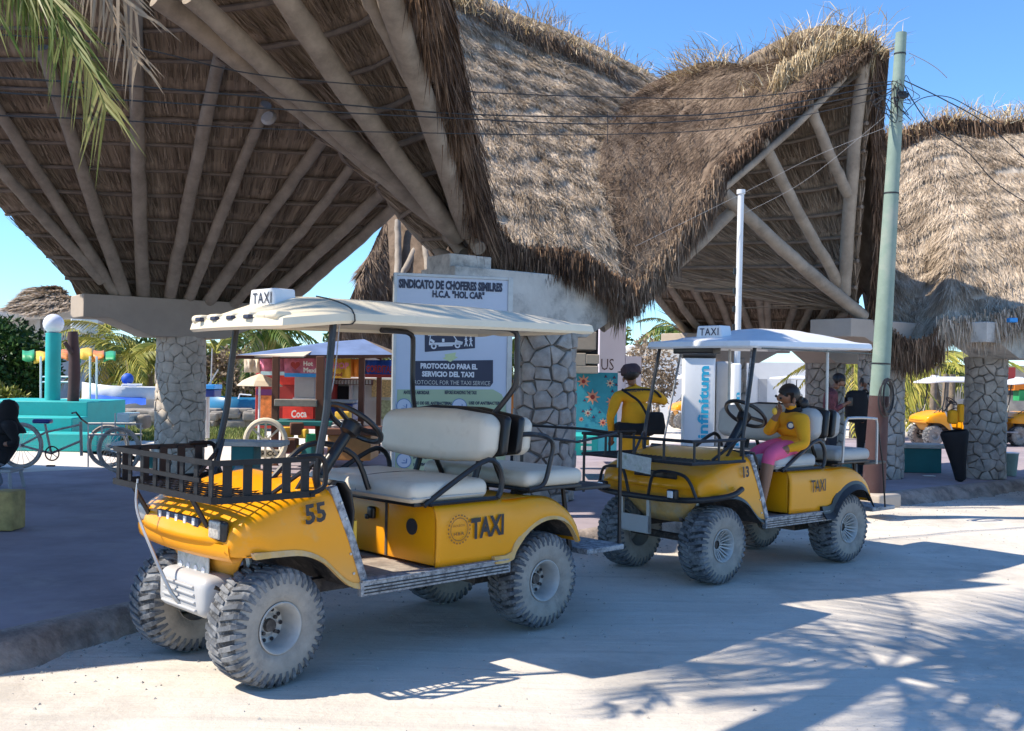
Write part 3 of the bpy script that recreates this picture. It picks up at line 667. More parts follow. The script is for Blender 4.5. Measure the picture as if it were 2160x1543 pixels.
# left bay, right-hand fan from C2 (B)
cap2 = [at(930,545,11.3), at(960,500,11.3), at(985,490,11.2), at(1000,520,11.0)]
bnd = [at(845,425,12.5), at(640,235,11.3), at(300,-40,9.5), at(240,-330,8.6), at(560,-460,7.6), at(852,-260,7.3)]
GB = ruled(cap2, bnd, 60, 36)
under_sheet(GB,12,pav,W0,10000,0.06); battens(GB,12,pav,W0,lo=1,r=0.03)
NB = up_normals(GB,(0,0,1)); sheet('roof_thatch',GB,M['shell'],pav,W0,off=NB*0.26)
def strut(p, q, r, r2=None): return log(p,q,r*.9,pav,W0,r2=(r2 or r)*.9,bow=0.025)
strut(at(968,500,11.05), at(330,-8,8.6), 0.115, 0.105)
strut(at(930,455,10.9), at(400,-10,8.3), 0.105, 0.10)
strut(at(965,500,10.9), at(575,-45,8.0), 0.115, 0.115)
strut(at(985,490,10.8), at(808,-40,7.7), 0.11, 0.115)
strut(at(905,240,9.0), at(760,-40,7.9), 0.07, 0.07)
strut(at(1010,525,10.7), at(940,455,11.4), 0.08, 0.08)
strut(at(948,548,11.2), at(826,425,12.2), 0.07, 0.07)
strut(at(978,535,11.0), at(868,420,11.9), 0.075, 0.075)
# left slope of the same bay, over the pavement outside the frame
C0 = Vector((-6.3,4.6,2.45))
cap0 = [Vector((-6.0,4.3,2.45)),Vector((-6.3,4.6,2.45)),Vector((-6.8,5.0,2.45))]
bnd0 = [at(850,-262,7.3), at(300,-520,7.6), Vector((-5.9,8.8,5.2)), Vector((-8.4,10.6,3.6))]
G0 = ruled(cap0,bnd0,40,24); under_sheet(G0,10,pav,W0,0,0.05); sheet('roof_thatch',G0,M['shell'],pav,W0,off=up_normals(G0,(0,0,1))*0.26)
stone_column((C0.x,C0.y),0.30,WALK_Z,1.95,pav,W0,size=0.24,seed=21); beam((C0.x,C0.y,0),2.42,1.93,2.62,0.62,pav,W0)

# main slope above C2, combed towards the road (A)
A_bot = [at(985,520,11.25), at(1060,540,11.25), at(1150,552,11.35), at(1240,575,11.5), at(1306,618,11.6)]
A_mid = None
A_top = [at(835,-150,14.8), at(1025,-8,15.4), at(1130,42,15.8), at(1235,86,16.2), at(1392,165,16.8)]
def net(rows, nu, nv):
    R = [crspline(r,nu) for r in rows]; G = np.zeros((nu,nv,3))
    for i in range(nu): G[i] = crspline([r[i] for r in R],nv)
    return G
A_rows = [A_bot,
  [at(955,400,11.7), at(1040,430,11.8), at(1120,440,11.9), at(1210,450,12.1), at(1286,455,12.3)],
  [at(920,230,12.8), at(1010,245,13.0), at(1100,265,13.2), at(1195,280,13.5), at(1280,295,13.7)],
  [at(870,20,13.9), at(1000,90,14.3), at(1100,130,14.7), at(1220,165,15.1), at(1325,212,15.5)], A_top]
GA = net(A_rows,70,60)
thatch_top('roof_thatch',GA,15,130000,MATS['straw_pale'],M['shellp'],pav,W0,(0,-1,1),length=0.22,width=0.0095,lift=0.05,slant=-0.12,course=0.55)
# slope of the right bay falling towards C2 (brown)
S_bot = [at(1300,635,11.55), at(1335,622,11.7), at(1385,572,11.9), at(1440,505,12.1), at(1490,430,12.2), at(1520,368,12.3), at(1596,294,12.4), at(1696,204,12.5), at(1836,104,12.5)]
S_top = [at(1294,600,11.7), at(1286,455,12.3), at(1279,295,13.4), at(1330,212,15.2), at(1392,165,16.3), at(1490,132,15.2), at(1600,138,14.2), at(1725,92,13.4), at(1842,92,12.6)]
GS = ruled(S_bot,S_top,80,40,0.0)
NS = up_normals(GS,(-1,-1,1)); GS = GS+NS*(0.16*np.sin(PI*np.linspace(0,1,40))[None,:,None])*np.sin(PI*np.linspace(0,1,80))[:,None,None]
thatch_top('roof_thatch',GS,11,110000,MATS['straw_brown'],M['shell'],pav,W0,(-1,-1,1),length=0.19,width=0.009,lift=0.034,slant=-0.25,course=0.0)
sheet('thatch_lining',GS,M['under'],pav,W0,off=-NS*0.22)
# right bay: underside of the C3 slope, struts and battens
cap3 = [at(1812,660,14.3), at(1800,645,14.3), at(1790,640,14.2), at(1806,648,14.0)]
bnd3 = [at(1375,600,15.2), at(1460,470,14.9), at(1500,200,14.6), at(1700,60,13.4), at(1846,112,12.6)]
G3 = ruled(cap3,bnd3,50,36); under_sheet(G3,11,pav,W0,9000,0.06); battens(G3,11,pav,W0,r=0.024)
sheet('roof_thatch',G3,M['shell'],pav,W0,off=up_normals(G3,(0,0,1))*0.26)
strut(at(1822,668,14.0), at(1520,402,12.45), 0.095, 0.095)
strut(at(1775,605,13.9), at(1606,292,12.5), 0.088, 0.08)
strut(at(1788,410,13.3), at(1702,205,12.6), 0.08, 0.072)
strut(at(1781,622,13.9), at(1822,118,12.6), 0.10, 0.085)
strut(at(1528,396,12.4), at(1830,110,12.65), 0.05, 0.05)
strut(at(1268,690,11.9), at(1548,442,12.7), 0.085, 0.08)
strut(at(1812,655,14.0), at(1700,560,14.0), 0.07, 0.06)
# rear fan of the right bay
rb = [at(1440,700,17.6), at(1560,702,17.2), at(1680,704,16.8), at(1800,706,16.5)]
rt = [at(1366,604,15.5), at(1440,540,15.2), at(1545,440,14.8), at(1700,380,14.6), at(1840,420,14.4)]
G4 = ruled(rb,rt,50,24); under_sheet(G4,8,pav,W0,6000,0.06); battens(G4,8,pav,W0,r=0.022)
sheet('roof_thatch',G4,M['shell'],pav,W0,off=up_normals(G4,(0,0,1))*0.22)
for (a,c) in (((1462,700),(1370,606)),((1492,700),(1396,575)),((1518,700),(1430,545)),((1549,700),(1466,520)),((1590,700),(1508,485)),((1614,702),(1560,460)),((1622,702),(1616,470)),((1656,702),(1680,570)),((1683,702),(1726,610)),((1708,704),(1755,625)),((1736,706),(1785,650))):
    pole_to(a[0],a[1],c[0],c[1],G4,0.062,1.0,0.10)
# eaves: hanging straw
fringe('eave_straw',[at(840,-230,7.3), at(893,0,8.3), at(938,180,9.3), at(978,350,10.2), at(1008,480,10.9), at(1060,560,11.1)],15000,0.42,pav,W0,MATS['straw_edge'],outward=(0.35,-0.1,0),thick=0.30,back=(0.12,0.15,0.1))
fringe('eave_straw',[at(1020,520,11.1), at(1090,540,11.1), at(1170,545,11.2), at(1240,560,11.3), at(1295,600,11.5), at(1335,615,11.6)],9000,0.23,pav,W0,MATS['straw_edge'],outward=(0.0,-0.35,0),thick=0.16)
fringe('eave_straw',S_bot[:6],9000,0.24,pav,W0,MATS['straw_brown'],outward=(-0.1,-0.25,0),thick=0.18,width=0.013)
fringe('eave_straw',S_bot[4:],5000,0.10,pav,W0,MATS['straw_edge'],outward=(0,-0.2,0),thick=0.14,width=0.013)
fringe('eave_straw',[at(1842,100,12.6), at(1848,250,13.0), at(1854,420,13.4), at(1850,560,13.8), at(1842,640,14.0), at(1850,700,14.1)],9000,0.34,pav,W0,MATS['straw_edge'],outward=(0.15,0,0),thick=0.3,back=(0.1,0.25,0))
# core behind the edge straw so that eaves read thick
b = MB()
for (Ea,Eb,dv) in (([at(842,-250,7.3), at(893,0,8.3), at(938,180,9.3), at(978,350,10.2), at(1008,500,10.9)],[at(866,-250,7.7), at(925,0,8.8), at(962,180,9.9), at(1004,350,10.8), at(1040,500,11.2)],(0,0,0.05)),
                  ([at(1838,100,12.6), at(1846,250,13.0), at(1850,420,13.4), at(1845,600,13.9)],[at(1852,100,13.0), at(1862,250,13.5), at(1865,420,13.9), at(1856,600,14.3)],(0,0.1,0.0))):
    b = MB(); b.strip(crspline(Ea,30),crspline(Eb,30),dv); b.build('rake_thatch',M['shell'],pav,world=W0)
tufts('ridge_tufts',[(at(x,y,d),s,(lx,-0.2,1.0)) for (x,y,d,s,lx) in ((1128,52,14.6,1.2,.1),(1165,60,14.7,0.9,.2),(1215,85,15,0.7,.3),(1255,100,15,0.8,.2),(1300,128,15.2,0.7,.4),(1350,150,15.4,0.6,.4),
   (1455,150,14.9,1.0,-1.2),(1480,135,14.9,1.6,-.8),(1520,140,14.7,1.3,-.2),(1560,138,14.4,1.1,.4),(1560,160,14.3,0.9,.9),(1420,162,15.2,0.8,-1.5),(1650,130,13.8,1.3,-.2),(1680,105,13.6,1.5,-.5),(1705,100,13.4,1.3,-.2),(1740,85,13.3,1.6,.1),(1765,82,13.1,1.5,.2),
   (1790,100,13,1.3,.3),(1820,105,12.8,1.2,.5),(1840,118,12.6,0.9,1.0),(1730,140,13,1.2,.1),(1660,180,12.9,1.1,-.3),(1600,200,13.2,0.8,-.5),(1010,10,14.0,0.9,.0),(1060,22,14.2,0.9,.1),(960,10,13.8,1.1,0))],pav,W0,MATS['straw_tuft'],per=80,L=0.27)
fringe('ridge_straw',[at(1640,170,12.9), at(1700,135,12.9), at(1770,105,12.8), at(1838,100,12.6)],3500,0.26,pav,W0,MATS['straw_tuft'],outward=(-0.25,-0.3,0.4),thick=0.3,width=0.011)
fringe('ridge_straw',[at(880,-20,14.2), at(960,-5,14.6), at(1060,50,15.0), at(1160,95,15.3), at(1300,165,15.8)],4000,0.30,pav,W0,MATS['straw_brown'],outward=(0.3,-0.5,0.3),thick=0.3,width=0.012)

# ---- unseen roof added just outside the left edge to shade the pavement
pl_ = empty('thatched_pavilion',(-9,11,0)); WL = pl_.location.copy(); tag(pl_,'next thatched pavilion roof along the pavement beyond the left edge','pavilion')
gl = ruled([Vector((-6.3,8.9,4.3)),Vector((-7.9,13.4,4.1))],[Vector((-13,8.6,5.0)),Vector((-14,14.5,4.6))],10,10)
sheet('roof_thatch',gl,M['shell'],pl_,WL,off=up_normals(gl,(0,0,1))*0.3); sheet('thatch_lining',gl,M['under'],pl_,WL)
for q in ((-9.6,10.2),(-12.6,12.6)): b = MB(); b.cyl((q[0],q[1],0),(q[0],q[1],3.6),0.28,n=20); b.build('column',M['stone_pale'],pl_,world=WL)

# ---- pavilion two, at the right edge
pav2 = empty('thatched_pavilion',(C4.x,C4.y,WALK_Z)); W2 = pav2.location.copy()
tag(pav2,'pale thatched roof on a mouldy concrete capital, cut by the right edge','pavilion')
B_bot = [at(1846,690,14.6), at(1905,725,14.5), at(1960,715,14.4), at(2010,705,14.2), at(2080,690,14.1), at(2160,668,14.0), at(2680,600,13.2)]
B_top = [at(1800,330,17.3), at(1862,296,17.3), at(1930,268,17.3), at(2000,252,17.3), at(2070,262,17.3), at(2160,252,17.3), at(2680,236,17.3)]
B_m1 = [at(1848,560,15.3), at(1905,585,15.2), at(1960,580,15.1), at(2005,560,14.7), at(2080,540,14.8), at(2160,530,14.8), at(2680,490,14.4)]
B_m2 = [at(1846,430,16.2), at(1900,430,16.2), at(1950,420,16.0), at(2000,400,15.9), at(2070,395,15.9), at(2160,385,15.9), at(2680,360,15.8)]
GR = net([B_bot,B_m1,B_m2,B_top],70,50)
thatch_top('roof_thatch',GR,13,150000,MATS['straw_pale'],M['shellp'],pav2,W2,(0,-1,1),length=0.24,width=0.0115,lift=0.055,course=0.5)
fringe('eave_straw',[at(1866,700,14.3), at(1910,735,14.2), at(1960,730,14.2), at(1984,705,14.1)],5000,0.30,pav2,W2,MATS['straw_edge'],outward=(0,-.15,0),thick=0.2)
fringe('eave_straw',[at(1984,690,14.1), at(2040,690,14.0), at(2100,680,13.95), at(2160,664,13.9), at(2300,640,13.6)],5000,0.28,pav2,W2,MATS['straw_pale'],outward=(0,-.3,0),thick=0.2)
tufts('ridge_tufts',[(at(x,y,17.2),s,(0,0,0.9)) for (x,y,s) in ((1870,296,1.0),(1895,290,1.0),(1925,285,1.3),(1955,275,1.0),(1985,262,1.5),(2020,252,1.8),(2050,262,1.4),(2085,262,1.0),(2120,255,1.5),(2150,255,1.8),(2190,250,1.5))],pav2,W2,MATS['straw_tuft'],per=120,L=0.22)
fringe('ridge_straw',[at(1860,300,17.0), at(1930,285,17.0), at(2000,268,17.0), at(2080,278,17.0), at(2160,270,17.0), at(2240,262,17.0)],5000,0.30,pav2,W2,MATS['straw_edge'],outward=(0,-.4,0),thick=0.3,width=0.016)
stone_column((C4.x,C4.y),0.27,WALK_Z,1.9,pav2,W2,size=0.135,seed=14)
beam((C4.x+0.35,C4.y-0.05,0),2.35,1.87,2.7,0.7,pav2,W2,m='concold')
b = MB(); q = at(2135,676,13.6); b.box(q,(0.11,0.10,0.06)); b.build('floodlight',M['ltblue'],pav2,world=W2,bevel=0.01)
under_g = ruled([p+Vector((0,0.3,0.0)) for p in B_bot],[p+Vector((0,0.5,-0.3)) for p in B_top],20,10); sheet('thatch_lining',under_g,M['under'],pav2,W2)

# ---- far pavilion seen behind the signboard
pf = empty('thatched_pavilion',at(800,960,20.5)); pf.location.z = WALK_Z; W3 = pf.location.copy()
tag(pf,'brown thatched pavilion in the distance left of the signboard','pavilion')
f_bot = [at(696,722,19.5), at(760,722,19.8), at(850,716,20.2)]; f_top = [at(770,560,20.4), at(805,480,20.8), at(838,440,21)]
f_mid = [at(733,642,19.8), at(785,630,20.2), at(846,600,20.6)]
GF = net([f_bot,f_mid,f_top],30,24)
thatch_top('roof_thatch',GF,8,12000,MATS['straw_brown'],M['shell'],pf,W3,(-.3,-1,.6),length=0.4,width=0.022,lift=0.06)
fr_b = [at(836,600,19.6), at(900,600,19.4), at(1010,600,19.2)]; fr_t = [at(836,445,20.5), at(900,420,20.2), at(1010,480,20)]
GU = ruled(fr_b,fr_t,20,14); under_sheet(GU,7,pf,W3,1500,0.05); battens(GU,7,pf,W3,r=0.035)
sheet('roof_thatch',GU,M['shell'],pf,W3,off=up_normals(GU,(0,0,1))*0.3)
for (a,c) in (((838,590),(838,465)),((842,590),(882,510)),((905,580),(890,500))): log(V3(at(a[0],a[1],19.1)),V3(at(c[0],c[1],19.6)),0.07,pf,W3)
b = MB(); q = at(880,970,20.6); b.cyl((q.x,q.y,WALK_Z),(q.x,q.y,2.5),0.3,n=20); b.build('column',M['stone_pale'],pf,world=W3)
b = MB(); b.box((q.x,q.y,2.55),(2.6,0.6,0.4),rz=0.64); b.build('capital',M['conc'],pf,world=W3,smooth=False,bevel=0.01)
# ------------------------------------------------------------------ golf-cart taxis
# cart frame: x forward, y to the driver's side (left), z up, origin on the ground under the middle of the rear axle
def make_wheel(name, root, x, y, style, steer=0.0, R=0.288, wd=0.235, lod=1):
    sgn = 1 if y > 0 else -1; ax = np.array([math.sin(steer)*-1*0+0.0,1.0,0.0])
    ca,sa = math.cos(steer),math.sin(steer)
    def T(mb):
        out=[]
        for p in mb.v:
            px,py = p[0]*ca-p[1]*sa, p[0]*sa+p[1]*ca; out.append((px+x,py+y,p[2]+R-0.006))
        mb.v = out; return mb
    s = sgn
    n = 56 if lod else 24
    # rim: dished disc and barrel, axis along y, outer side = +s
    RS = 0.80; prof_r = [(0.145,-s*wd*0.45),(0.150,-s*wd*0.3),(0.128,-s*wd*0.1),(0.128,s*wd*0.25),(0.150,s*wd*0.40),(0.156,s*wd*0.46),(0.150,s*wd*0.47),(0.138,s*wd*0.44),(0.122,s*wd*0.30),(0.108,s*wd*0.02),(0.075,s*wd*0.0),(0.05,s*wd*0.06),(0.0,s*wd*0.06)]
    prof_r = [(a*RS,h) for a,h in prof_r]; b = MB(); b.lathe(prof_r,(0,0,0),(0,1,0),n//2*2)
    wheel = T(b).build(name,M['rim'],root,angle=35)
    if lod:
        hub = MB(); hub.cyl((0,s*wd*0.05,0),(0,s*wd*0.14,0),0.034,0.030,n=14)
        for k in range(4):
            a = PI/4+k*PI/2; c = np.array([math.cos(a)*0.048,s*wd*0.05,math.sin(a)*0.048]); hub.cyl(c,c+np.array([0,s*0.016,0]),0.009,n=6)
        T(hub).build('hub_cap',M['axle'],wheel)
        if style == 'disc':
            for k in range(10):
                h = MB();                a = 2*PI*k/10; c = np.array([math.cos(a)*0.074,s*(wd*0.02+0.004),math.sin(a)*0.074]); h.cyl(c,c+np.array([0,s*0.003,0]),0.0105,n=8)
                T(h).build('vent_hole',M['hole'],wheel)
        elif style == 'spoke':
            for k in range(8):
                a = 2*PI*k/8+0.2; d = np.array([math.cos(a),0,math.sin(a)]); q = np.array([-math.sin(a),0,math.cos(a)]); sp = MB()
                o1 = d*0.035+np.array([0,s*wd*0.16,0]); o2 = d*0.112+np.array([0,s*wd*0.40,0])
                for e in (-1,1):
                    sp.bar(o1+q*e*0.008,o2+q*e*0.017,0.012,0.016,up=(0,1,0))
                T(sp).build('spoke',M['rim'],wheel)
            dk = MB(); dk.lathe([(0.108,s*wd*0.20),(0.02,s*wd*0.08)],(0,0,0),(0,1,0),24); T(dk).build('wheel_well',M['hole'],wheel)
    # tyre
    h = wd/2
    prof_t = [(0.116,-h*0.80),(0.140,-h*0.95),(0.165,-h*1.0),(0.205,-h*1.03),(0.240,-h*0.98),(0.263,-h*0.86),(0.272,-h*0.6),(0.276,0),(0.272,h*0.6),(0.263,h*0.86),(0.240,h*0.98),(0.205,h*1.03),(0.165,h*1.0),(0.140,h*0.95),(0.116,h*0.80)]
    b = MB(); b.lathe(prof_t,(0,0,0),(0,1,0),n); ty = T(b).build('tyre',M['wallrub'],wheel,angle=60)
    # tread: alternating lugs running onto the shoulders, bent back like a tractor tyre
    tr = MB(); K = 36 if lod else 16
    def P3(r,a,yy): return (r*math.cos(a),yy,r*math.sin(a))
    ring = MB(); ring.lathe([(0.262,-h*0.90),(0.2745,-h*0.62),(0.2785,0),(0.2745,h*0.62),(0.262,h*0.90)],(0,0,0),(0,1,0),n); 
    T(ring).build('tread_band',M['tread'],wheel)
    for k in range(K):
        for sd2 in (-1,1):
            a0 = 2*PI*(k+(0.5 if sd2>0 else 0))/K; lw = 0.040; seg=[]
            for (yy,r,da,hw,top) in ((0.04*h,0.275,0.00,0.42,0.287),(0.45*h,0.274,0.05,0.55,0.2865),(0.82*h,0.264,0.10,0.62,0.281),(0.985*h,0.245,0.115,0.50,0.262),(1.045*h,0.215,0.12,0.36,0.2185)):
                ang = lw*hw*2.2; seg.append([P3(r-0.004,a0+da-ang,yy*sd2),P3(top,a0+da-ang*0.82,yy*sd2*1.0),P3(top,a0+da+ang*0.82,yy*sd2*1.0),P3(r-0.004,a0+da+ang,yy*sd2)])
            o = len(tr.v); vs=[p for q in seg for p in q]; fs=[]
            for i in range(len(seg)-1):
                for j in range(3):
                    f = (i*4+j,i*4+j+1,(i+1)*4+j+1,(i+1)*4+j); fs.append(f if sd2<0 else f[::-1])
            fs.append((0,1,2,3) if sd2>0 else (3,2,1,0)); e = (len(seg)-1)*4; fs.append((e,e+1,e+2,e+3)); tr.add(vs,fs)
            if lod:   # short side nibs that give the sidewall its saw-tooth rim
                for m2 in range(2):
                    a1 = a0+PI/K*m2; tr.add([P3(0.262,a1-0.022,sd2*h*0.90),P3(0.262,a1+0.022,sd2*h*0.90),P3(0.232,a1+0.01,sd2*h*1.035),P3(0.232,a1-0.01,sd2*h*1.035)],[(0,1,2,3) if sd2>0 else (3,2,1,0)])
    tag(T(tr).build('tread_lugs',M['tyre'] if style!='disc' else M['tyre'],wheel,smooth=False),kind='stuff')
    return wheel
def lerp_poly(P,n):
    P = np.array(P,float); seg = np.linalg.norm(np.diff(P,axis=0),axis=1); c = np.concatenate([[0],np.cumsum(seg)]); t = np.linspace(0,c[-1],n)
    return np.stack([np.interp(t,c,P[:,k]) for k in range(P.shape[1])],1)
def smooth_poly(P,n): return crspline([np.array([p[0],0,p[1]]) for p in P],n)[:,[0,2]]
def make_cart(name, pos, ang, label, WB=1.81, style='disc', roofmat='cream', number='55', steer=0.12, lod=1, variant=1, group='taxi carts waiting on the road by the pavilion', roofx=(-0.37,1.765), cat='golf cart', lean=0):
    root = empty(name,pos,PI+ang); tag(root,label,cat,group); Y = 0.545
    dW = WB-1.81
    fx = lambda x: x+dW if x > 1.2 else x+dW*max(0,(x-0.9)/0.3) if x > 0.9 else x    # stretch the front part with the wheelbase
    mb = MB
    # ---- front cowl, one loft from fender edge over the bonnet to the other fender edge
    T = smooth_poly([(1.50,.925),(1.62,.915),(1.76,.885),(1.88,.845),(1.985,.80),(2.035,.75),(2.05,.69)],22)
    B = smooth_poly([(1.33,.41),(1.40,.425),(1.48,.49),(1.58,.575),(1.70,.625),(1.84,.635),(1.96,.635),(2.035,.64)],22)
    G=[]
    for i in range(22):
        xt,zt = T[i]; xb,zb = B[i]; u = i/21; row=[]
        yw = Y-0.02-0.07*max(0,u-0.75)/0.25
        for s in (1,-1):
            side=[]
            for k in range(7):
                t = k/6; z = zb+(zt-0.035-zb)*t; x = xb+(xt-xb)*t; bulge = 0.018*math.sin(PI*t)+0.022*(1-t)**4
                side.append((fx(x),s*(yw+bulge),z))
            side.append((fx(xt),s*(yw-0.012),zt-0.012)); side.append((fx(xt),s*(yw-0.045),zt))
            if s==1: row += side
            else: tail = side[::-1]
        for k in range(1,12):
            y = (yw-0.045)*(1-2*k/12); e = 1-(y/yw)**2; row.append((fx(xt)+0.055*e*u**2, y, zt+0.028*e*(1-u**3)+0.012*math.exp(-((abs(y)-0.30)/0.07)**2)*(1-u)))
        row += tail; G.append(row)
    b = mb(); b.grid(G); b.build('front_cowl',M['yellow'],root,solid=0.012,angle=50)
    if lod:
        for c_ in (9,len(G[0])-10):
            b = mb(); b.tube([(G[i][c_][0],G[i][c_][1],G[i][c_][2]+.001) for i in range(1,20)],.0028,4); b.build('bonnet_seam',M['axle'],root)
        for s in (1,-1):
            for (sx_,sz_) in ((1.44,.86),(1.41,.78),(1.38,.60),(1.36,.50)):
                b = mb(); b.cyl((fx(sx_+.045),s*(Y+.004),sz_),(fx(sx_+.045),s*(Y+.017),sz_),.007,n=8); b.build('screw',M['steel'],root)
    # nose face and chin
    nose=[]
    for k in range(15):
        y = (Y-0.06)*(1-2*k/14); e = 1-(y/(Y))**2; col=[]
        for (x,z,w2) in ((2.048,.695,1.0),(2.046,.665,1.0),(2.038,.635,1.0),(2.015,.610,.97),(1.965,.595,.86)):
            col.append((fx(x)+0.05*e, y*w2, z))
        nose.append(col)
    b = mb(); b.grid(nose); b.build('nose',M['yellow'],root,angle=60)
    ch=[]
    for k in range(11):
        y = 0.36*(1-2*k/10); e = 1-(y/0.36)**2; ch.append([(fx(1.93)+0.05*e,y*1.1,.62),(fx(1.925)+0.05*e,y*.95,.56),(fx(1.90)+0.045*e,y*.72,.48),(fx(1.87)+0.04*e,y*.55,.42)])
    b = mb(); b.grid(ch); b.build('chin',M['yellow'] if variant!=2 else M['dustpaint'],root,solid=0.01,angle=60)
    # pale trim on the rear edge of the cowl, both sides
    for s in (1,-1):
        b = mb(); b.strip([(fx(1.545),s*(Y+0.002),.935),(fx(1.44),s*(Y+0.016),.67),(fx(1.345),s*(Y+0.022),.40)],[(fx(1.505),s*(Y+0.002),.945),(fx(1.40),s*(Y+0.016),.68),(fx(1.30),s*(Y+0.022),.395)],(0,-s*0.05,0)); b.build('edge_trim',M['alu'] if lod else M['steel'],root,bevel=0.003 if lod else 0)
    # dust lip of the front arches (the shell's own dusty rim, slightly proud)
    if lod:
        for s in (1,-1):
            lip = smooth_poly([(1.36,.43),(1.42,.445),(1.49,.50),(1.58,.582),(1.70,.632),(1.84,.642),(1.96,.642)],16)
            A2 = [(fx(p[0]),s*(Y+0.024),p[1]-0.012) for p in lip]; B2 = [(fx(p[0])+0.008,s*(Y+0.016),p[1]+0.016) for p in lip]
            b = mb(); b.strip(A2,B2,(0,-s*0.03,0)); b.build('arch_lip',M['dustpaint'] if variant==1 else M['plastic'],root)
        b = mb(); inner = smooth_poly([(1.36,.43),(1.48,.56),(1.62,.64),(1.80,.67),(1.98,.66)],12)
        b.grid([[(fx(p[0]),y,p[1]-0.02) for y in (-Y+0.02,-.2,.2,Y-0.02)] for p in inner]); b.build('arch_liner',M['axle'],root)
    # dash and scuttle
    b = mb(); b.grid([[(fx(1.50),y,.93),(fx(1.475),y,.965),(fx(1.42),y,.955),(fx(1.38),y,.90),(fx(1.36),y,.80),(fx(1.38),y,.55),(fx(1.36),y,.44)] for y in np.linspace(-Y+.03,Y-.05,8)]); b.build('dashboard',M['plastic'],root,solid=0.012)
    # floor, rockers
    b = mb(); b.box((fx(1.12)/2+0.62/1*0.5+0.10,0,.435),(fx(1.36)-0.80,2*Y-0.03,.022)); b.build('floor_panel',M['floor_mat'],root,smooth=False)
    for s in (1,-1):
        b = mb(); x0,x1 = 0.33,fx(1.37); b.box(((x0+x1)/2,s*(Y+0.012),.415),(x1-x0,.035,.072)); b.box(((x0+x1)/2,s*(Y+0.004),.456),(x1-x0-0.01,.07,.010)); b.build('rocker_panel',M['alu'],root,bevel=0.003 if lod else 0,smooth=False)
        if lod:
            b = mb()
            for zz in (.395,.412,.429): b.box(((x0+x1)/2,s*(Y+0.031),zz),(x1-x0-0.04,.005,.006))
            b.build('rocker_rib',M['blackm'],root,smooth=False)
    # seat box and rear body with wheel arches
    b = mb(); b.bbox((0.60,0,.625),(.52,2*Y-0.035,.325),0.018); b.build('seat_box',M['yellow_side'],root)
    outl_top = smooth_poly([(0.865,.80),(0.60,.80),(0.38,.80),(0.30,.795),(0.12,.80),(-0.04,.775),(-0.17,.70),(-0.245,.60),(-0.275,.50)],26)
    outl_bot = smooth_poly([(0.865,.463),(0.60,.455),(0.345,.447),(0.30,.50),(0.20,.60),(0.07,.655),(-0.06,.655),(-0.16,.605),(-0.235,.50)],26)
    for s in (1,-1):
        G=[]
        for i in range(26):
            u = i/25; flare = 0.03*max(0,min(1,(0.42-outl_top[i][0])/0.25)); row=[]
            for k in range(9):
                t = k/8; x = outl_bot[i][0]*(1-t)+outl_top[i][0]*t; z = outl_bot[i][1]*(1-t)+outl_top[i][1]*t
                yy = Y+0.004+flare*math.cos(t*PI/2)**0.7+0.006*math.sin(PI*t)-(0.03 if t>0.95 else 0.008 if t>0.85 else 0)
                row.append((x,s*yy,z))
            G.append(row)
        b = mb(); b.grid(G,flip=(s<0)); b.build('side_panel',M['yellow_side'],root,solid=0.012,angle=50)
        lipc = [(p[0],p[1]) for p in outl_bot[8:]]
        A2 = [(p[0],s*(Y+0.043),p[1]-0.006) for p in lipc]; B2 = [(p[0]*1.0+0.006,s*(Y+0.03),p[1]+(0.034 if variant==1 else 0.05)) for p in lipc]
        b = mb(); b.strip(A2,B2,(0,-s*0.035 if variant==1 else -s*0.03,0)); b.build('arch_lip',M['dustpaint'] if variant==1 else M['plastic'],root)
        if variant == 2 and lod:
            A3 = [(p[0]*1.0,s*(Y+0.075),p[1]-0.05) for p in lipc]; b = mb(); b.strip(A2,A3,(0,-s*0.012,0)); b.build('fender_flare',M['blackm'],root)
    b = mb(); dk = smooth_poly([(0.36,.80),(0.12,.80),(-0.04,.775),(-0.17,.70),(-0.25,.60),(-0.28,.50)],14)
    b.grid([[(p[0],y,p[1]-0.008) for y in np.linspace(-Y+.01,Y-.01,6)] for p in dk]); b.build('rear_deck',M['yellow_side'],root)
    b = mb(); ln = smooth_poly([(0.33,.45),(0.22,.62),(0.05,.68),(-0.10,.67),(-0.24,.52)],12); b.grid([[(p[0],y,p[1]) for y in (-Y,-.25,.25,Y)] for p in ln]); b.build('arch_liner',M['axle'],root)
    # running gear
    b = mb(); b.cyl((0,-.42,.30),(0,.42,.30),.035,n=10); b.cyl((WB,-.42,.29),(WB,.42,.29),.028,n=10); b.box((0.05,0,.33),(.34,.30,.20)); b.box((0.75,-.22,.39),(1.9,.06,.07)); b.box((0.75,.22,.39),(1.9,.06,.07))
    b.build('axles',M['axle'],root)
    if lod:
        for s in (1,-1):
            for (xa,xb,za,zb) in ((-0.30,0.34,.42,.40),(WB-0.32,WB+0.22,.44,.47)):
                b = mb(); b.tube([(xa,s*.30,za),((xa+xb)/2,s*.30,.335),(xb,s*.30,zb)],.014,6); b.build('leaf_spring',M['axle'],root)
                b = mb(); b.cyl(((xa+xb)/2+.06,s*.33,.33),((xa+xb)/2+.10,s*.28,.66),.022,n=8); b.build('shock_absorber',M['steel'],root)
    # wheels
    for (x,y,st) in ((WB,.42,steer),(WB,-.42,steer),(0,.425,0),(0,-.425,0)): make_wheel('wheel',root,x,y,style,st,lod=lod)
    # ---- seats
    cm = 'cushion' if variant==1 else 'cushgrey'
    def puff(p,h): # soft top with a shallow dip
        q = p.copy()
        if p[2] > 0: q[2] += 0.012*math.cos(p[0]/h[0]*PI/2)*math.cos(p[1]/h[1]*PI/2)
        return q
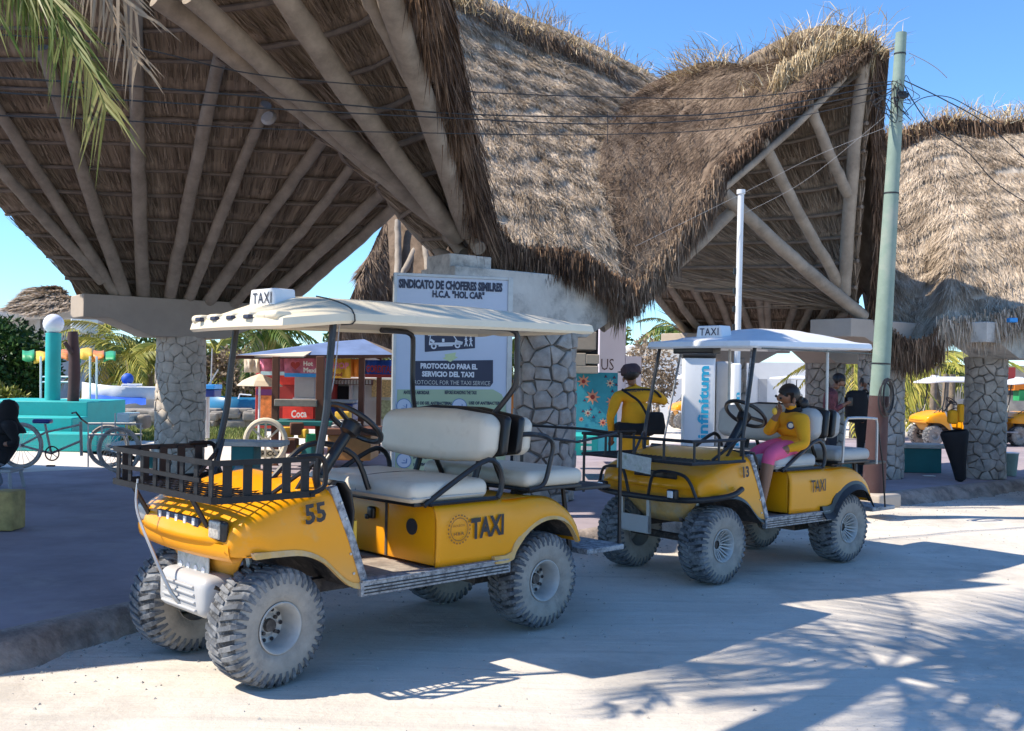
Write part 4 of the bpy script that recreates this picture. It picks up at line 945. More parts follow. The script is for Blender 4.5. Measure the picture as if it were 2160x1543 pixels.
    b = mb(); b.rbox((0.73,0,.862),(.56,1.04,.115),.05,5,fn=puff); b.build('seat_cushion',M[cm],root,angle=70)
    if lod:
        b = mb(); b.tube(crspline([(1.005,-.46,.838),(1.008,0,.838),(1.005,.46,.838),(.97,.515,.838),(.73,.522,.838),(.49,.515,.838)],30),.006,5); b.build('cushion_piping',M['cushgrey'],root)
        b = mb(); b.tube(crspline([(0.50,0,.921),(.73,0,.929),(.96,0,.918),(1.006,0,.88),(1.008,0,.84)],14),.0035,4); b.build('cushion_seam',M['axle'],root)
    b = mb(); b.bbox((0.71,0,.802),(.54,1.0,.022),.006); b.build('seat_base',M['plastic'],root)
    def lobes(p,h):
        q = p.copy(); yy = p[1]/h[1]; k = 1-0.34*min(1,abs(yy))**6
        dip = math.exp(-(p[1]/0.085)**2); q[2] *= (1-0.24*dip)*k*(1+0.05*math.cos((abs(yy)-0.5)*PI))
        q[0] *= (1-0.45*dip) if p[0]>0 else 1
        q[0] += -0.10*p[2]          # raked back
        return q
    bx = 0.41
    b = mb(); b.rbox((bx,0,1.145),(.15,1.02,.305),.072,8,fn=lobes); b.build('backrest',M[cm],root,angle=70)
    b = mb(); b.rbox((bx-0.085,0,1.155),(.05,1.06,.31),.024,3,fn=lobes); b.build('backrest_shell',M['plastic'],root,angle=70)
    b = mb(); b.rbox((bx-0.215,0,1.155),(.05,1.02,.30),.024,3,fn=lobes); b.build('backrest_shell',M['plastic'],root,angle=70)
    b = mb(); b.rbox((bx-0.285,0,1.145),(.10,.99,.27),.05,5,fn=lobes); b.build('backrest',M[cm],root,angle=70)
    for s in (1,-1):
        b = mb(); b.tube(crspline([(bx-.02,s*.28,.80),(bx-.06,s*.28,.90),(bx-.10,s*.28,1.02),(bx-.15,s*.28,1.2)],8),.020,8); b.tube([(bx-.28,s*.28,.86),(bx-.18,s*.28,1.05)],.016,6); b.build('backrest_bracket',M['black'],root)
        b = mb(); b.tube(crspline([(0.93,s*.52,.80),(0.70,s*.53,.93),(0.52,s*.53,1.015),(0.44,s*.53,1.02),(0.38,s*.53,.96),(0.37,s*.53,.86),(0.40,s*.53,.805)],20),.016,8); b.tube([(0.9,s*.525,.805),(0.4,s*.525,.805)],.013,6); b.build('hip_rail',M['black'],root)
    # rear seat, its bracket, foot platform
    b = mb(); b.rbox((-0.12,0,.885),(.50,1.0,.10),.045,5,fn=puff); b.build('rear_cushion',M[cm],root,angle=70)
    b = mb(); b.bbox((-0.12,0,.826),(.48,.98,.022),.006); b.build('seat_base',M['blackm'],root)
    b = mb()
    for s in (1,-1):
        b.tube([(0.12,s*.36,.80),(-0.32,s*.36,.815),(-0.36,s*.36,.60),(-0.40,s*.36,.40)],.018,6)
    b.build('rear_frame',M['black'],root)
    for s in (1,-1):
        b = mb(); b.tube(crspline([(0.12,s*.50,.83),(0.02,s*.525,.86),(-0.03,s*.53,1.0),(-0.05,s*.53,1.09),(0.0,s*.53,1.14),(0.12,s*.50,1.16),(0.20,s*.46,1.15)],22),.015,8) if variant==1 else b.tube(crspline([(-0.40,s*.53,.80),(-0.40,s*.53,1.15),(-0.36,s*.53,1.19),(0.0,s*.53,1.20),(0.08,s*.53,1.16),(0.10,s*.52,.83)],22),.012,6)
        b.build('armrest',M['black'] if variant==1 else M['steel'],root)
    b = mb(); b.bbox((-0.60,0,.40),(.36,.98,.035),.006); b.build('foot_step',M['alu'],root)
    b = mb(); b.bbox((-0.50,0,.80),(.34,.92,.022),.004); b.build('cargo_shelf',M['blackm'],root) if variant==1 else b.bbox((-0.45,0,.62),(.05,.6,.05),.004).build('rear_bar',M['blackm'],root)
    # ---- roof on posts
    x0,x1 = roofx; hw = 0.535; zr = 1.775; zr2 = 1.80
    nx,ny = 26,15; G=[]; Gu=[]
    for i in range(nx):
        u = i/(nx-1); x = x0+(x1-x0)*u; taper = 1.0-(0.15 if variant==1 else 0.06)*max(0,(u-.80)/.20)**2-0.03*max(0,(.1-u)/.1)**2; row=[]; low=[]
        for j in range(ny):
            t = -1+2*j/(ny-1); y = t*hw*taper; crown = 0.095*(1-abs(t)**2.6)*(min(1,u/.30)**0.7)*(min(1,(1-u)/.14)**0.8) if variant==1 else 0.115*(1-abs(t)**2.2)*(min(1,u/.35)**0.8)*(min(1,(1-u)/.42)**0.9)
            ridge = 0.010*math.exp(-((abs(t)-0.72)/0.06)**2)*(1 if u<.85 else 0)
            edge = zr+(zr2-zr)*(1-u)+0.032
            if u > .86 and variant==1: edge -= 0.035*((u-.86)/.14)
            row.append((x+0.05*(1-t*t)*(u>.5)*u**4,y,edge+crown+ridge)); low.append((x+0.05*(1-t*t)*(u>.5)*u**4,y,edge-0.042+crown*0.75))
        G.append(row); Gu.append(low)
    ring = [(0,j) for j in range(ny)]+[(i,ny-1) for i in range(1,nx)]+[(nx-1,j) for j in range(ny-2,-1,-1)]+[(i,0) for i in range(nx-2,0,-1)]
    b = mb(); b.grid(G); o1 = len(b.v); b.grid(Gu,flip=True); n = len(ring)
    def push(p,dz,out):
        cx = (x0+x1)/2; return (p[0]+(out if p[0]>x1-.12 else -out if p[0]<x0+.05 else 0), p[1]+(out if p[1]>.4 else -out if p[1]<-.4 else 0), p[2]+dz)
    R0 = [G[i][j] for i,j in ring]; R1_ = [push(p,-0.008,0.014) for p in R0]; R2_ = [push(p,-0.045,0.022) for p in R0]; R3_ = [push(p,-0.060,0.010) for p in R0]; R4_ = [Gu[i][j] for i,j in ring]
    for a2,b3 in ((R0,R1_),(R1_,R2_),(R2_,R3_),(R3_,R4_)):
        b.add(list(a2)+list(b3),[(k,n+k,n+(k+1)%n,(k+1)%n) for k in range(n)])
    roof = b.build('roof',M[roofmat],root,angle=55)
    if lod and variant==1:
        for k in range(4):
            y = -0.30+0.17*k; b = mb(); b.bbox((x1+0.058-0.03*abs(y)**2,y,zr+.0),(.03,.055,.022),.006); b.build('roof_vent',M['signink'],roof)
        for y in (-.385,-.215,-.045,.125,.295,.385):
            b = mb(); b.rbox((x1-0.01,y,zr+.006),(.10,.11,.045),.022,3); b.build('roof_rib',M[roofmat],roof,angle=70)
        b = mb(); b.tube(crspline([(x1-.28,.30,zr+.12),(x1-.30,.45,zr+.09),(x1-.32,.56,zr+.045),(x1-.34,.555,zr-.02),(x1-.30,.50,zr-.03)],16),.004,5); b.build('roof_strap',M['plastic'],roof)
    if lod and variant==2:
        b = mb(); b.bbox((x1-0.10,-.10,zr-.03),(.10,.42,.075),.01); b.build('sun_visor',M['plastic'],roof)
        b = mb(); b.box(((x0+x1)/2-0.03,hw+.02,zr-.03),(x1-x0-.10,.008,.010)); b.build('roof_edge_seal',M['plastic'],roof)
    # taxi sign
    xs_ = fx(1.58) if variant==1 else x1-0.17
    zs = zr+.055 if variant==1 else zr+.05
    def signshape(sc=1.0): return [(-.155,0),(.155,0),(.135,.105),(-.135,.105)]
    b = mb(); b.prism([(-.135,0),(.135,0),(.115,.108),(-.115,.108)],(xs_+.045,0,zs),(0,-1,0),(0,0,1),(-.13,0,0))
    tilt = b.build('roof_sign',M['white'],root,bevel=0.008)
    b = mb(); put_text(b,'TAXI',(xs_+.046,-.088,zs+.030),(0,1,0),(0,0,1),.058,.19,0.010,spacing=1.15); 
    # text faces forward: right-hand frame seen from the front
    b.v = [(p[0],p[1],p[2]) for p in b.v]; b.build('lettering',M['signink'],tilt,smooth=False)
    # posts
    pf1 = [(fx(1.585),.50,.93),(fx(1.60),.505,1.02),(fx(1.545),.50,1.30),(fx(1.53),.495,1.50),(fx(1.50),.485,zr)] if variant==1 else [(fx(1.58),.50,.93),(fx(1.575),.50,1.06),(fx(1.50),.495,1.40),(fx(1.42),.485,zr)]
    for s in (1,-1):
        b = mb(); b.tube(crspline([(p[0],s*p[1],p[2]) for p in pf1],14),.0185 if variant==1 else .015,8); b.build('front_post',M['black'],root)
        if variant==1: rp = [(.30,.36,1.26),(.27,.42,1.34),(.235,.475,1.43),(.225,.49,1.50),(.225,.49,zr-.06),(.235,.49,zr-.02),(.29,.485,zr+.002),(.50,.47,zr+.004)]
        else: rp = [(.30,.48,1.02),(.31,.50,1.25),(.31,.50,zr)]
        b = mb(); b.tube(crspline([(p[0],s*p[1],p[2]) for p in rp],20),.017 if variant==1 else .012,8); b.build('rear_post',M['black'] if variant==1 else M['steel'],root)
        if variant==2:
            b = mb(); b.tube([(-.40,s*.53,1.18),(-.50,s*.53,.80),(-.55,s*.53,.42)],.008,6); b.build('rear_stay',M['blackm'],root)
            b = mb(); b.tube([(fx(1.46),s*.40,.95),(fx(1.30),s*.36,1.74)],.009,6); b.build('screen_pillar',M['alu'],root)
    if variant==1 and lod:
        b = mb(); b.tube(crspline([(fx(1.47),.49,1.74),(fx(1.49),.475,1.45),(fx(1.56),.47,1.20),(fx(1.55),.43,1.08),(fx(1.60),.36,.99)],24),.0032,5); b.build('white_cable',M['wirep'],root)
        b = mb(); b.tube(crspline([(fx(1.62),.12,.95),(fx(1.40),.12,1.12),(fx(1.12),.12,1.06),(fx(1.02),.14,.86)],16),.016,8); b.build('dash_hoop',M['black'],root)
    # inner struts of the windscreen frame
    for s in (1,-1):
        b = mb(); b.tube([(fx(1.66),s*.42,.92),(fx(1.57),s*.49,1.12)],.012,6); b.tube([(fx(1.80),s*.40,.90),(fx(1.60),s*.49,1.06)],.012,6); b.build('screen_brace',M['black'],root)
    # steering
    cs = np.array([fx(1.20) if variant==1 else fx(1.22),.25,1.235]); axs = np.array([-0.62,0.0,0.78]); axs /= np.linalg.norm(axs); X,Yv,_ = frame(axs)
    b = mb(); b.tube([cs+X*.165*math.cos(a)+Yv*.165*math.sin(a) for a in np.linspace(0,2*PI,40,endpoint=False)],.0155,8,closed=True); wheel_s = b.build('steering_wheel',M['plastic'],root)
    b = mb(); 
    for a in (PI/2,PI/2+2.2,PI/2-2.2):
        d = X*math.cos(a)+Yv*math.sin(a); b.bar(cs-axs*.02,cs+d*.16,.038,.012,up=axs)
    b.lathe([(0,.02),(.045,.018),(.058,0),(.05,-.05),(.02,-.07)],cs-axs*.015,axs,16); b.build('wheel_spokes',M['plastic'],wheel_s)
    b = mb(); b.cyl(cs-axs*.06,cs-axs*.34,.028,.036,n=10); b.cyl(cs-axs*.34,np.array([fx(1.52),.25,.62]),.036,.03,n=10); b.build('steering_column',M['plastic'],root)
    return root, fx

cart1, fx1 = make_cart('golf_cart',(-0.15,6.48,0.0),0.766,'yellow taxi cart numbered 55 with cream roof and black slatted basket over the bonnet')
cart2, fx2 = make_cart('golf_cart',(2.50,8.92,0.0),0.686,'yellow taxi cart numbered 13 with white roof and a woman on the front seat',WB=1.63,style='spoke',roofmat='white',variant=2,steer=0.05,roofx=(-0.27,1.33))
# ---- cart one extras
def decal(root, txts, y=0.5525):
    for (nm,t,x,z,h,wd,bold,m) in txts:
        b = MB(); put_text(b,t,(x,y,z),(-1,0,0),(0,0,1),h,wd,bold,lift=0.004); b.build(nm,M[m],root,smooth=False)
b = MB(); put_text(b,'TAXI',(0.63,.562,.592),(-1,0,0.03),(0,0,1),.118,.25,0.035,lift=0.004); b.build('lettering',M['ink'],cart1,smooth=False)
b = MB(); put_text(b,'55',(fx1(1.695),.5635,.768),(-1,0,0.10),(0.12,0,1),.098,.118,0.03,lift=0.006); b.build('number',M['ink'],cart1,smooth=False)
b = MB()
def ring2(b,cx,cz,y,r0,r1,n=40,gap=0):
    for k in range(n):
        if gap and k%gap==0: continue
        a,c = 2*PI*k/n,2*PI*(k+1)/n; b.add([(cx-r0*math.cos(a),y,cz+r0*math.sin(a)),(cx-r1*math.cos(a),y,cz+r1*math.sin(a)),(cx-r1*math.cos(c),y,cz+r1*math.sin(c)),(cx-r0*math.cos(c),y,cz+r0*math.sin(c))],[(0,1,2,3)])
ring2(b,.715,.658,.5655,.060,.064); ring2(b,.715,.658,.5655,.074,.082,n=44,gap=2)
put_text(b,'H.B.R',(.755,.5655,.625),(-1,0,0),(0,0,1),.018,.075,0.02,lift=0)
put_text(b,'HOLBOX',(.76,.5655,.672),(-1,0,0),(0,0,1),.012,.085,0.0,lift=0); b.build('round_emblem',mat('emblem_ink',(0.22,0.09,0.02),0.6),cart1,smooth=False)
b = MB(); b.cyl((.86,.335,.66),(.868,.335,.66),.045,n=24); b.build('speaker_hole',M['hole'],cart1)
b = MB(); b.rbox((.872,-.03,.70),(.03,.06,.07),.012,2); b.rbox((.885,-.055,.675),(.02,.03,.03),.008,2); b.build('seat_latch',M['plastic'],cart1)
b = MB(); b.box((.863,.10,.62),(.006,.018,.30)); b.build('panel_joint',M['axle'],cart1)
b = MB(); b.cyl((fx1(1.32),.40,.62),(fx1(1.32),.40,.74),.034,n=14); bt = b.build('bottle',M['yelb'],cart1); b = MB(); b.cyl((fx1(1.32),.40,.742),(fx1(1.32),.40,.775),.02,.014,n=12); b.build('cap',M['green'],bt)
b = MB(); b.rbox((fx1(1.33),.41,.54),(.07,.10,.15),.03,3); b.build('drink_holder',M['plastic'],cart1)
# basket
bk = empty('front_basket'); bk.parent = cart1
bx0,bx1,by,bz0,bz1 = fx1(1.64),fx1(2.17),.555,.915,1.085
def rail(pts,r,nm,m='blackm',par=None,n=6): 
    b = MB(); b.tube(pts,r,n); return b.build(nm,M[m],par or bk)
cor = lambda z,e=0: crspline([(bx0,by+e,z),(bx0+.1,by+e,z),(bx1-.06,by+e,z),(bx1,by-.06+e,z),(bx1,0,z),(bx1,-by+.06-e,z),(bx1-.06,-by-e,z),(bx0+.1,-by-e,z),(bx0,-by-e,z)],40)
for (z,wd,i0,i1) in ((bz1,.026,0,39),(1.0,.020,12,27),(bz0,.030,0,39)):
    b = MB(); c = cor(z); 
    for i in range(i0,i1): b.bar(c[i],c[i+1]+(c[i+1]-c[i])*0.15,.012,wd)
    b.build('basket_rail',M['basket'],bk)
for k in range(8):
    y = -by+.05+(2*by-.10)*k/7; b = MB(); b.box((bx1-.012,y,(bz0+bz1)/2),(.008,.036,bz1-bz0)); b.build('slat',M['basket'],bk,smooth=False)
for s in (1,-1):
    for k in range(5):
        x = bx0+.05+(bx1-bx0-.12)*k/4; b = MB(); b.box((x,s*(by-.010),(bz0+bz1)/2),(.044,.008,bz1-bz0)); b.build('slat',M['basket'],bk,smooth=False)
    rail(crspline([(bx0+.03,s*(by+.0),bz0),(bx0-.05,s*(by+.0),bz0+.03),(bx0-.06,s*by,bz1-.05),(bx0-.03,s*by,bz1+.01),(bx0+.1,s*by,bz1+.012)],16),.013,'basket_corner','basket')
b = MB()
for k in range(12): b.box((bx0+.02+(bx1-bx0-.04)*k/11,0,bz0-.008),(.010,2*by-.02,.006))
for k in range(14): b.box(((bx0+bx1)/2,-by+.03+(2*by-.06)*k/13,bz0-.002),(bx1-bx0-.02,.008,.005))
tag(b.build('basket_mesh',M['basket'],bk,smooth=False),kind='stuff')
rail([(bx1-.02,.30,bz0-.01),(fx1(2.03),.30,.70)],.012,'basket_strut'); rail([(bx1-.02,-.34,bz0-.01),(fx1(2.03),-.34,.70)],.012,'basket_strut'); rail([(bx0+.05,.40,bz0),(fx1(1.70),.40,.88)],.012,'basket_strut'); rail([(bx0+.05,-.40,bz0),(fx1(1.70),-.40,.88)],.012,'basket_strut')
b = MB(); b.tube(crspline([(bx1,-.24,.95),(fx1(2.19),-.20,.80),(fx1(2.17),-.05,.60),(fx1(2.12),.04,.42),(fx1(2.08),.06,.36)],20),[.006+.0002*k for k in range(20)],6); b.build('grey_rod',M['steel'],cart1)
# headlight, plates, bumper
b = MB(); b.rbox((fx1(2.055),.40,.755),(.035,.13,.10),.02,3); hl = b.build('headlight',M['plastic'],cart1); b = MB(); b.rbox((fx1(2.073),.385,.760),(.02,.10,.085),.014,3); b.build('lens',mat('cracked_lens',(0.42,0.40,0.36),0.25,var=0.5,scale=60),hl)
b = MB(); b.rbox((fx1(2.05),-.43,.755),(.035,.10,.09),.02,3); b.build('headlight',M['steel'],cart1)
b = MB(); b.bbox((fx1(2.075),.02,.775),(.02,.44,.045),.004); b.build('grille_bar',M['signink'],cart1)
for k in range(5):
    b = MB(); b.box((fx1(2.088),.20-.09*k,.778),(.006,.022,.034)); b.build('grille_slot',M['white'],cart1,smooth=False)
b = MB(); b.bbox((fx1(1.995),0.02,.575),(.008,.33,.17),.004); pl = b.build('licence_plate',M['plate'],cart1)
b = MB()
for k in range(4): b.cyl((fx1(2.0),-.10+.08*k,.525),(fx1(2.004),-.10+.08*k,.525),.016,n=10)
b.build('plate_mark',M['white'],pl)
bump=[]
b = MB(); b.rbox((fx1(1.985),.06,.415),(.20,.50,.20),.055,4); bp_ = b.build('bumper_box',M['whitebox'],cart1,angle=60)
for k in range(4):
    b = MB(); b.rbox((fx1(2.087),.06,.355+.036*k),(.018,.36-.02*k,.014),.006,2); b.build('bumper_rib',M['whitebox'],bp_)
# rear hand rail and posts of cart one
b = MB(); b.tube([(-.05,.50,1.13),(-.30,.50,1.10),(-.72,.46,1.14)],.009,6); b.tube([(-.72,.46,1.14),(-.80,.10,1.15),(-.80,-.46,1.15)],.010,6); b.build('rear_rail',M['blackm'],cart1)
for s in (1,-1):
    b = MB(); b.tube([(-.76,s*.46,1.14),(-.765,s*.46,.42)],.013,6); b.build('rear_rail_post',M['black'],cart1)
# ---- cart two extras
b = MB(); put_text(b,'TAXI',(0.60,.562,.615),(-1,0,0.03),(0,0,1),.098,.20,0.01,lift=0.004); b.build('lettering',M['ink'],cart2,smooth=False)
b = MB(); put_text(b,'13',(fx2(1.645),.5635,.775),(-1,0,0.10),(0.12,0,1),.085,.072,0.04,lift=0.006); b.build('number',M['ink'],cart2,smooth=False)
b = MB(); b.lathe([(0,.012),(.04,.010),(.05,0)],(.866,.30,.66),(1,0,0),18); b.build('fuel_cap',M['yellow_side'],cart2)
bk = empty('front_basket'); bk.parent = cart2
bx0,bx1,by,bz0,bz1 = fx2(1.62),fx2(2.22),.56,.90,1.06
for z in (bz1,bz0): rail(cor(z),.013,'basket_rail',par=bk)
for s in (1,-1):
    for x in (bx0+.02,(bx0+bx1)/2,bx1-.03): rail([(x,s*by,bz0),(x,s*by,bz1)],.010,'basket_upright')
for y in (-.30,0,.30): rail([(bx1,y,bz0),(bx1,y,bz1)],.010,'basket_upright')
b = MB()
for k in range(16): b.box((bx0+.02+(bx1-bx0-.04)*k/15,0,bz0-.004),(.007,2*by-.02,.005))
for k in range(22): b.box(((bx0+bx1)/2,-by+.03+(2*by-.06)*k/21,bz0+.001),(bx1-bx0-.02,.006,.005))
tag(b.build('basket_mesh',M['blackm'],bk,smooth=False),kind='stuff')
rail([(bx1,-by+.02,bz1),(bx1+.0,-by+.02,.60)],.011,'basket_strut',par=cart2)
b = MB(); q=np.array([bx1+.03,.03,.875]); b.bar(q-np.array([0,.17,-.01]),q+np.array([0,.17,-.015]),.006,.12); b.build('licence_plate',M['plate'],cart2)
# bull bar: hoops and wrap-round tube, lamps
bb = empty('bull_bar'); bb.parent = cart2
X0 = fx2(2.11)
rail(crspline([(fx2(1.70),.60,.70),(fx2(1.86),.62,.66),(fx2(2.08),.50,.63),(X0+.05,.25,.62),(X0+.06,0,.62),(X0+.05,-.25,.62),(fx2(2.08),-.50,.63),(fx2(1.86),-.62,.66)],40),.021,'wrap_tube','blackm',bb,10)
for s in (1,-1):
    rail(crspline([(X0+.055,s*.10,.63),(X0+.06,s*.14,.77),(X0+.05,s*.20,.82),(X0+.02,s*.38,.81),(X0-.0,s*.45,.76),(X0-.02,s*.50,.64)],24),.012,'hoop','blackm',bb,8)
    b = MB(); b.rbox((X0+.075,s*.36,.665),(.05,.085,.075),.014,3); lm = b.build('lamp',M['plastic'],bb); b = MB(); b.rbox((X0+.104,s*.36,.668),(.014,.05,.05),.006,2); b.build('lens',M['white'],lm)
b = MB(); b.bbox((fx2(2.09),0.10,.79),(.02,.42,.05),.004); b.build('grille_bar',M['plastic'],cart2)
fr = MB()
for y in (-.02,-.30): fr.bar((fx2(2.03),y,.60),(fx2(2.02),y,.32),.03,.02)
fr.bar((fx2(2.02),-.02,.33),(fx2(2.02),-.30,.33),.03,.02); fr.bar((fx2(2.03),-.02,.60),(fx2(2.03),-.30,.60),.03,.02); fr.build('tow_frame',M['steel'],cart2)
b = MB(); b.box((fx2(2.04),-.16,.39),(.01,.30,.13)); b.build('steel_plate',M['whitebox'],cart2,bevel=0.004)
# ------------------------------------------------------------------ street furniture
def pbox(b, x0,y0,x1,y1,z,dep):
    p = at((x0+x1)/2,y1,z); a = at(x0,(y0+y1)/2,z); c = at(x1,(y0+y1)/2,z); q = at((x0+x1)/2,y0,z)
    return b.box(((a.x+c.x)/2,z+dep/2,(p.z+q.z)/2),(c.x-a.x,dep,q.z-p.z))
def thing(name,loc,label,cat,group=None,rz=0): return tag(empty(name,loc,rz),label,cat,group)
# utility pole
up = thing('utility_pole',gnd(1840,1062,WALK_Z),'leaning utility pole, pale green above and maroon below, with tangled cables','pole'); PW = up.location.copy()
zt = 11.35; pb = V3(at(1841,1045,zt)); pb[2] = WALK_Z; pt = V3(at(1901,70,zt)); pm = pb+(pt-pb)*0.232
def rr(t): return 0.118-0.058*t
ax = pt-pb
pts = [pm+(pt-pm)*k/12 for k in range(13)]; b = MB(); b.tube(pts,[rr(0.232+0.768*k/12) for k in range(13)],18); b.build('shaft',M['polegreen'],up,world=PW)
b = MB(); b.tube([pb,pb+(pm-pb)*.5,pm],[rr(0)+.012,rr(.1)+.008,rr(.232)+.003],18); b.build('painted_base',M['maroon'],up,world=PW)
b = MB(); b.rbox((pb[0]+.02,pb[1]-.02,WALK_Z+.07),(.40,.40,.16),.03,2,rz=.6); b.build('concrete_footing',M['conc'],up,world=PW)
for t in (.955,.86,.66,.30):
    q = pb+ax*t; b = MB(); b.cyl(q-ax*.0016,q+ax*.0016,rr(t)+.004,n=18); b.build('steel_band',M['blackm'],up,world=PW)
q = pb+ax*.865; b = MB(); b.rbox(q+np.array([0.02,-.07,.0]),(.10,.06,.08),.01,2); b.rbox(q+np.array([.08,-.03,.01]),(.06,.05,.05),.01,2); b.build('insulator',M['plastic'],up,world=PW)
# cable coil on the pole
b = MB(); cc = V3(at(1869,838,11.15))
for k in range(7):
    ring=[]; dx = RNG.normal()*0.012; dz = RNG.normal()*0.02; s1 = 0.085+RNG.normal()*0.01; s2 = .185+RNG.normal()*0.012
    for a in np.linspace(0,2*PI,36,endpoint=False): ring.append(cc+np.array([dx+s1*math.cos(a),0.10*math.cos(a)-.01*k*.5,dz+s2*math.sin(a)]))
    b.tube(ring,.0085,6,closed=True)
tag(b.build('cable_coil',M['wire']),'coil of thick black cable hung on the maroon part of the utility pole','cable coil')
# overhead cables
def cable(pts,r,label,m='wire',n=60,group='overhead cables crossing in front of the thatch'):
    b = MB(); b.tube(crspline(pts,n),r,5); return tag(b.build('overhead_cable',M[m]),label,'cable',group)
A0 = lambda dx=0,dy=0: at(1893+dx,172+dy,11.3)
cable([at(-250,60,5.4),at(250,95,6.6),at(560,160,8.0),at(960,192,9.0),at(1280,205,9.8),at(1560,206,10.5),A0(-55,4),A0()],.0052,'uppermost of the black cables running left from the utility pole')
cable([at(-250,150,5.4),at(250,180,6.6),at(560,206,8.0),at(960,240,9.0),at(1280,246,9.8),at(1560,236,10.5),A0(-50,12),A0(0,4)],.0065,'thick black cable just under the uppermost one, left of the pole')
cable([at(-250,180,5.3),at(200,208,6.5),at(560,229,7.9),at(960,250,8.9),at(1280,262,9.8),at(1560,246,10.5),A0(-50,25),A0(0,8)],.0058,'black cable sagging third from the top left of the pole')
cable([at(-250,236,5.3),at(200,252,6.5),at(560,272,7.9),at(960,282,8.9),at(1280,284,9.8),at(1560,268,10.5),A0(-46,38),A0(0,14)],.0045,'thin lowest of the long cables running left from the pole')
cable([at(1281,236,9.75),at(1282,270,9.75),at(1281,302,9.75)],.004,'short cable end dangling from the long cables before the thatch',n=8)
cable([at(1560,455,12.0),at(1700,380,11.8),A0(-10,60)],.0022,'thin pale line rising from the white post to the utility pole','wirep')
cable([at(1340,520,11.9),at(1563,410,11.9),at(1720,330,11.6),A0(-6,90)],.0022,'thin pale line crossing the gable opening past the white post','wirep')
cable([A0(10,-4),at(1990,210,11.6),at(2080,262,12),at(2180,352,12.4)],.0065,'thick cable falling from the pole to the right edge')
cable([A0(10,2),at(1960,262,11.5),at(2040,320,11.9),at(2100,385,12.2),at(2175,434,12.4)],.0065,'lower cable sagging over the pale thatch at the right edge')
cable([A0(12,70),at(1945,208,11.4),at(2000,205,11.6),at(2060,235,11.8),at(2110,262,12)],.005,'cable looping up over the sky right of the pole')
cable([at(1917,112,11.3),at(1950,128,11.3),at(1978,146,11.3),at(1998,165,11.3)],.0045,'short stiff white wire sticking out right of the pole top','wirep',n=12)
cable([at(1912,132,11.3),at(1926,120,11.3),at(1930,134,11.3),at(1922,140,11.3)],.004,'curl of white wire beside the pole top','wirep',n=12)
b = MB()
for k in range(11):
    x,y = 1893+random.uniform(-46,26),185+random.uniform(-10,60); P=[A0(random.uniform(-8,8),random.uniform(-6,20))]
    for j in range(4): P.append(at(x+random.uniform(-26,26),y+random.uniform(-28,34),11.3+random.uniform(-.2,.2)))
    P.append(A0(random.uniform(-10,16),random.uniform(0,80))); b.tube(crspline(P,30),random.uniform(.003,.0055),5)
tag(b.build('cable_tangle',M['wire']),'tangle of loose black cables wrapped round the upper utility pole','cables',kind='stuff')
# white post
wp = thing('metal_post',gnd(1550,1025,WALK_Z),'thin white painted metal post standing behind the white-roofed cart','post'); WW = wp.location.copy()
b = MB(); p0,p1 = V3(at(1549,1012,12.0)),V3(at(1563,410,12.0)); p0[2]=WALK_Z; b.tube([p0,p1],.037,12); b.build('tube',M['white'],wp,world=WW)
b = MB(); b.cyl(p1,p1+np.array([0,0,.05]),.05,n=14); b.build('cap',M['white'],wp,world=WW)
for t in (.50,.56,.62,.68,.745): q=p0+(p1-p0)*t; b = MB(); b.box(q+np.array([-.05,0,0]),(.03,.02,.07)); b.build('hinge_tab',M['plastic'],wp,world=WW)

# signboard
sg = thing('signboard',gnd(955,1045,WALK_Z),'tall pale blue and green taxi union notice board framed in grey steel','sign'); SW = sg.location.copy()
tl,tr_,bl_,br_ = V3(at(838,582,9.7)),V3(at(1072,580,10.0)),None,None
X_ = tr_-tl; X_[2]=0; wS = np.linalg.norm(X_); X_ /= wS; zT = tl[2]; zB = 0.42; Nn = np.array([X_[1],-X_[0],0]); hS = zT-zB
O = np.array([tl[0],tl[1],zB])
def onb(px,py,off=0.0):
    """point of the board's plane seen at a photo pixel"""
    r_ = V3(at(px,py,1.0))-np.array([0,0,CAM_H]); C_ = np.array([0,0,CAM_H]); t = np.dot(O+Nn*off-C_,Nn)/np.dot(r_,Nn); P = C_+r_*t; return P
b = MB(); b.prism([(0,0),(wS,0),(wS,hS),(0,hS)],O,X_,(0,0,1),-Nn*.03); b.build('panel',M['signface'],sg,world=SW,smooth=False)
for (a2,b2,c2,d2) in ((-.03,-.03,0,hS+.03),(wS,-.03,wS+.05,hS+.03),(0,hS,wS,hS+.03),(0,-.03,wS,0)):
    b = MB(); b.prism([(a2,b2),(c2,b2),(c2,d2),(a2,d2)],O+Nn*.012,X_,(0,0,1),-Nn*.075); b.build('frame',M['steel'],sg,world=SW,smooth=False,bevel=.003)
for t in (.04,wS-.02):
    b = MB(); b.box(O+X_*t-Nn*.05+np.array([0,0,-.16]),(.05,.05,.32)); b.build('leg',M['steel'],sg,world=SW,smooth=False)
def flat(name, poly, m, off):
    b = MB(); P = [onb(x,y,off) for x,y in poly]; b.prism([(0,0)],O,X_,(0,0,1),Nn) if False else b.add(P+[p-Nn*.002 for p in P],[tuple(range(len(P)))[::-1]]+[(i,(i+1)%len(P),len(P)+(i+1)%len(P),len(P)+i) for i in range(len(P))]); return b.build(name,M[m],sg,world=SW,smooth=False)
def btext(t,px0,px1,pyb,pyt,m='signink',bold=0.03,off=.006,nm='lettering'):
    a,c = onb(px0,pyb,off),onb(px1,pyb,off); h = onb(px0,pyt,off)[2]-a[2]; b = MB(); put_text(b,t,a,X_,(0,0,1),h,np.linalg.norm((c-a)*np.array([1,1,0])),bold,lift=0); return b.build(nm,M[m],sg,world=SW,smooth=False)
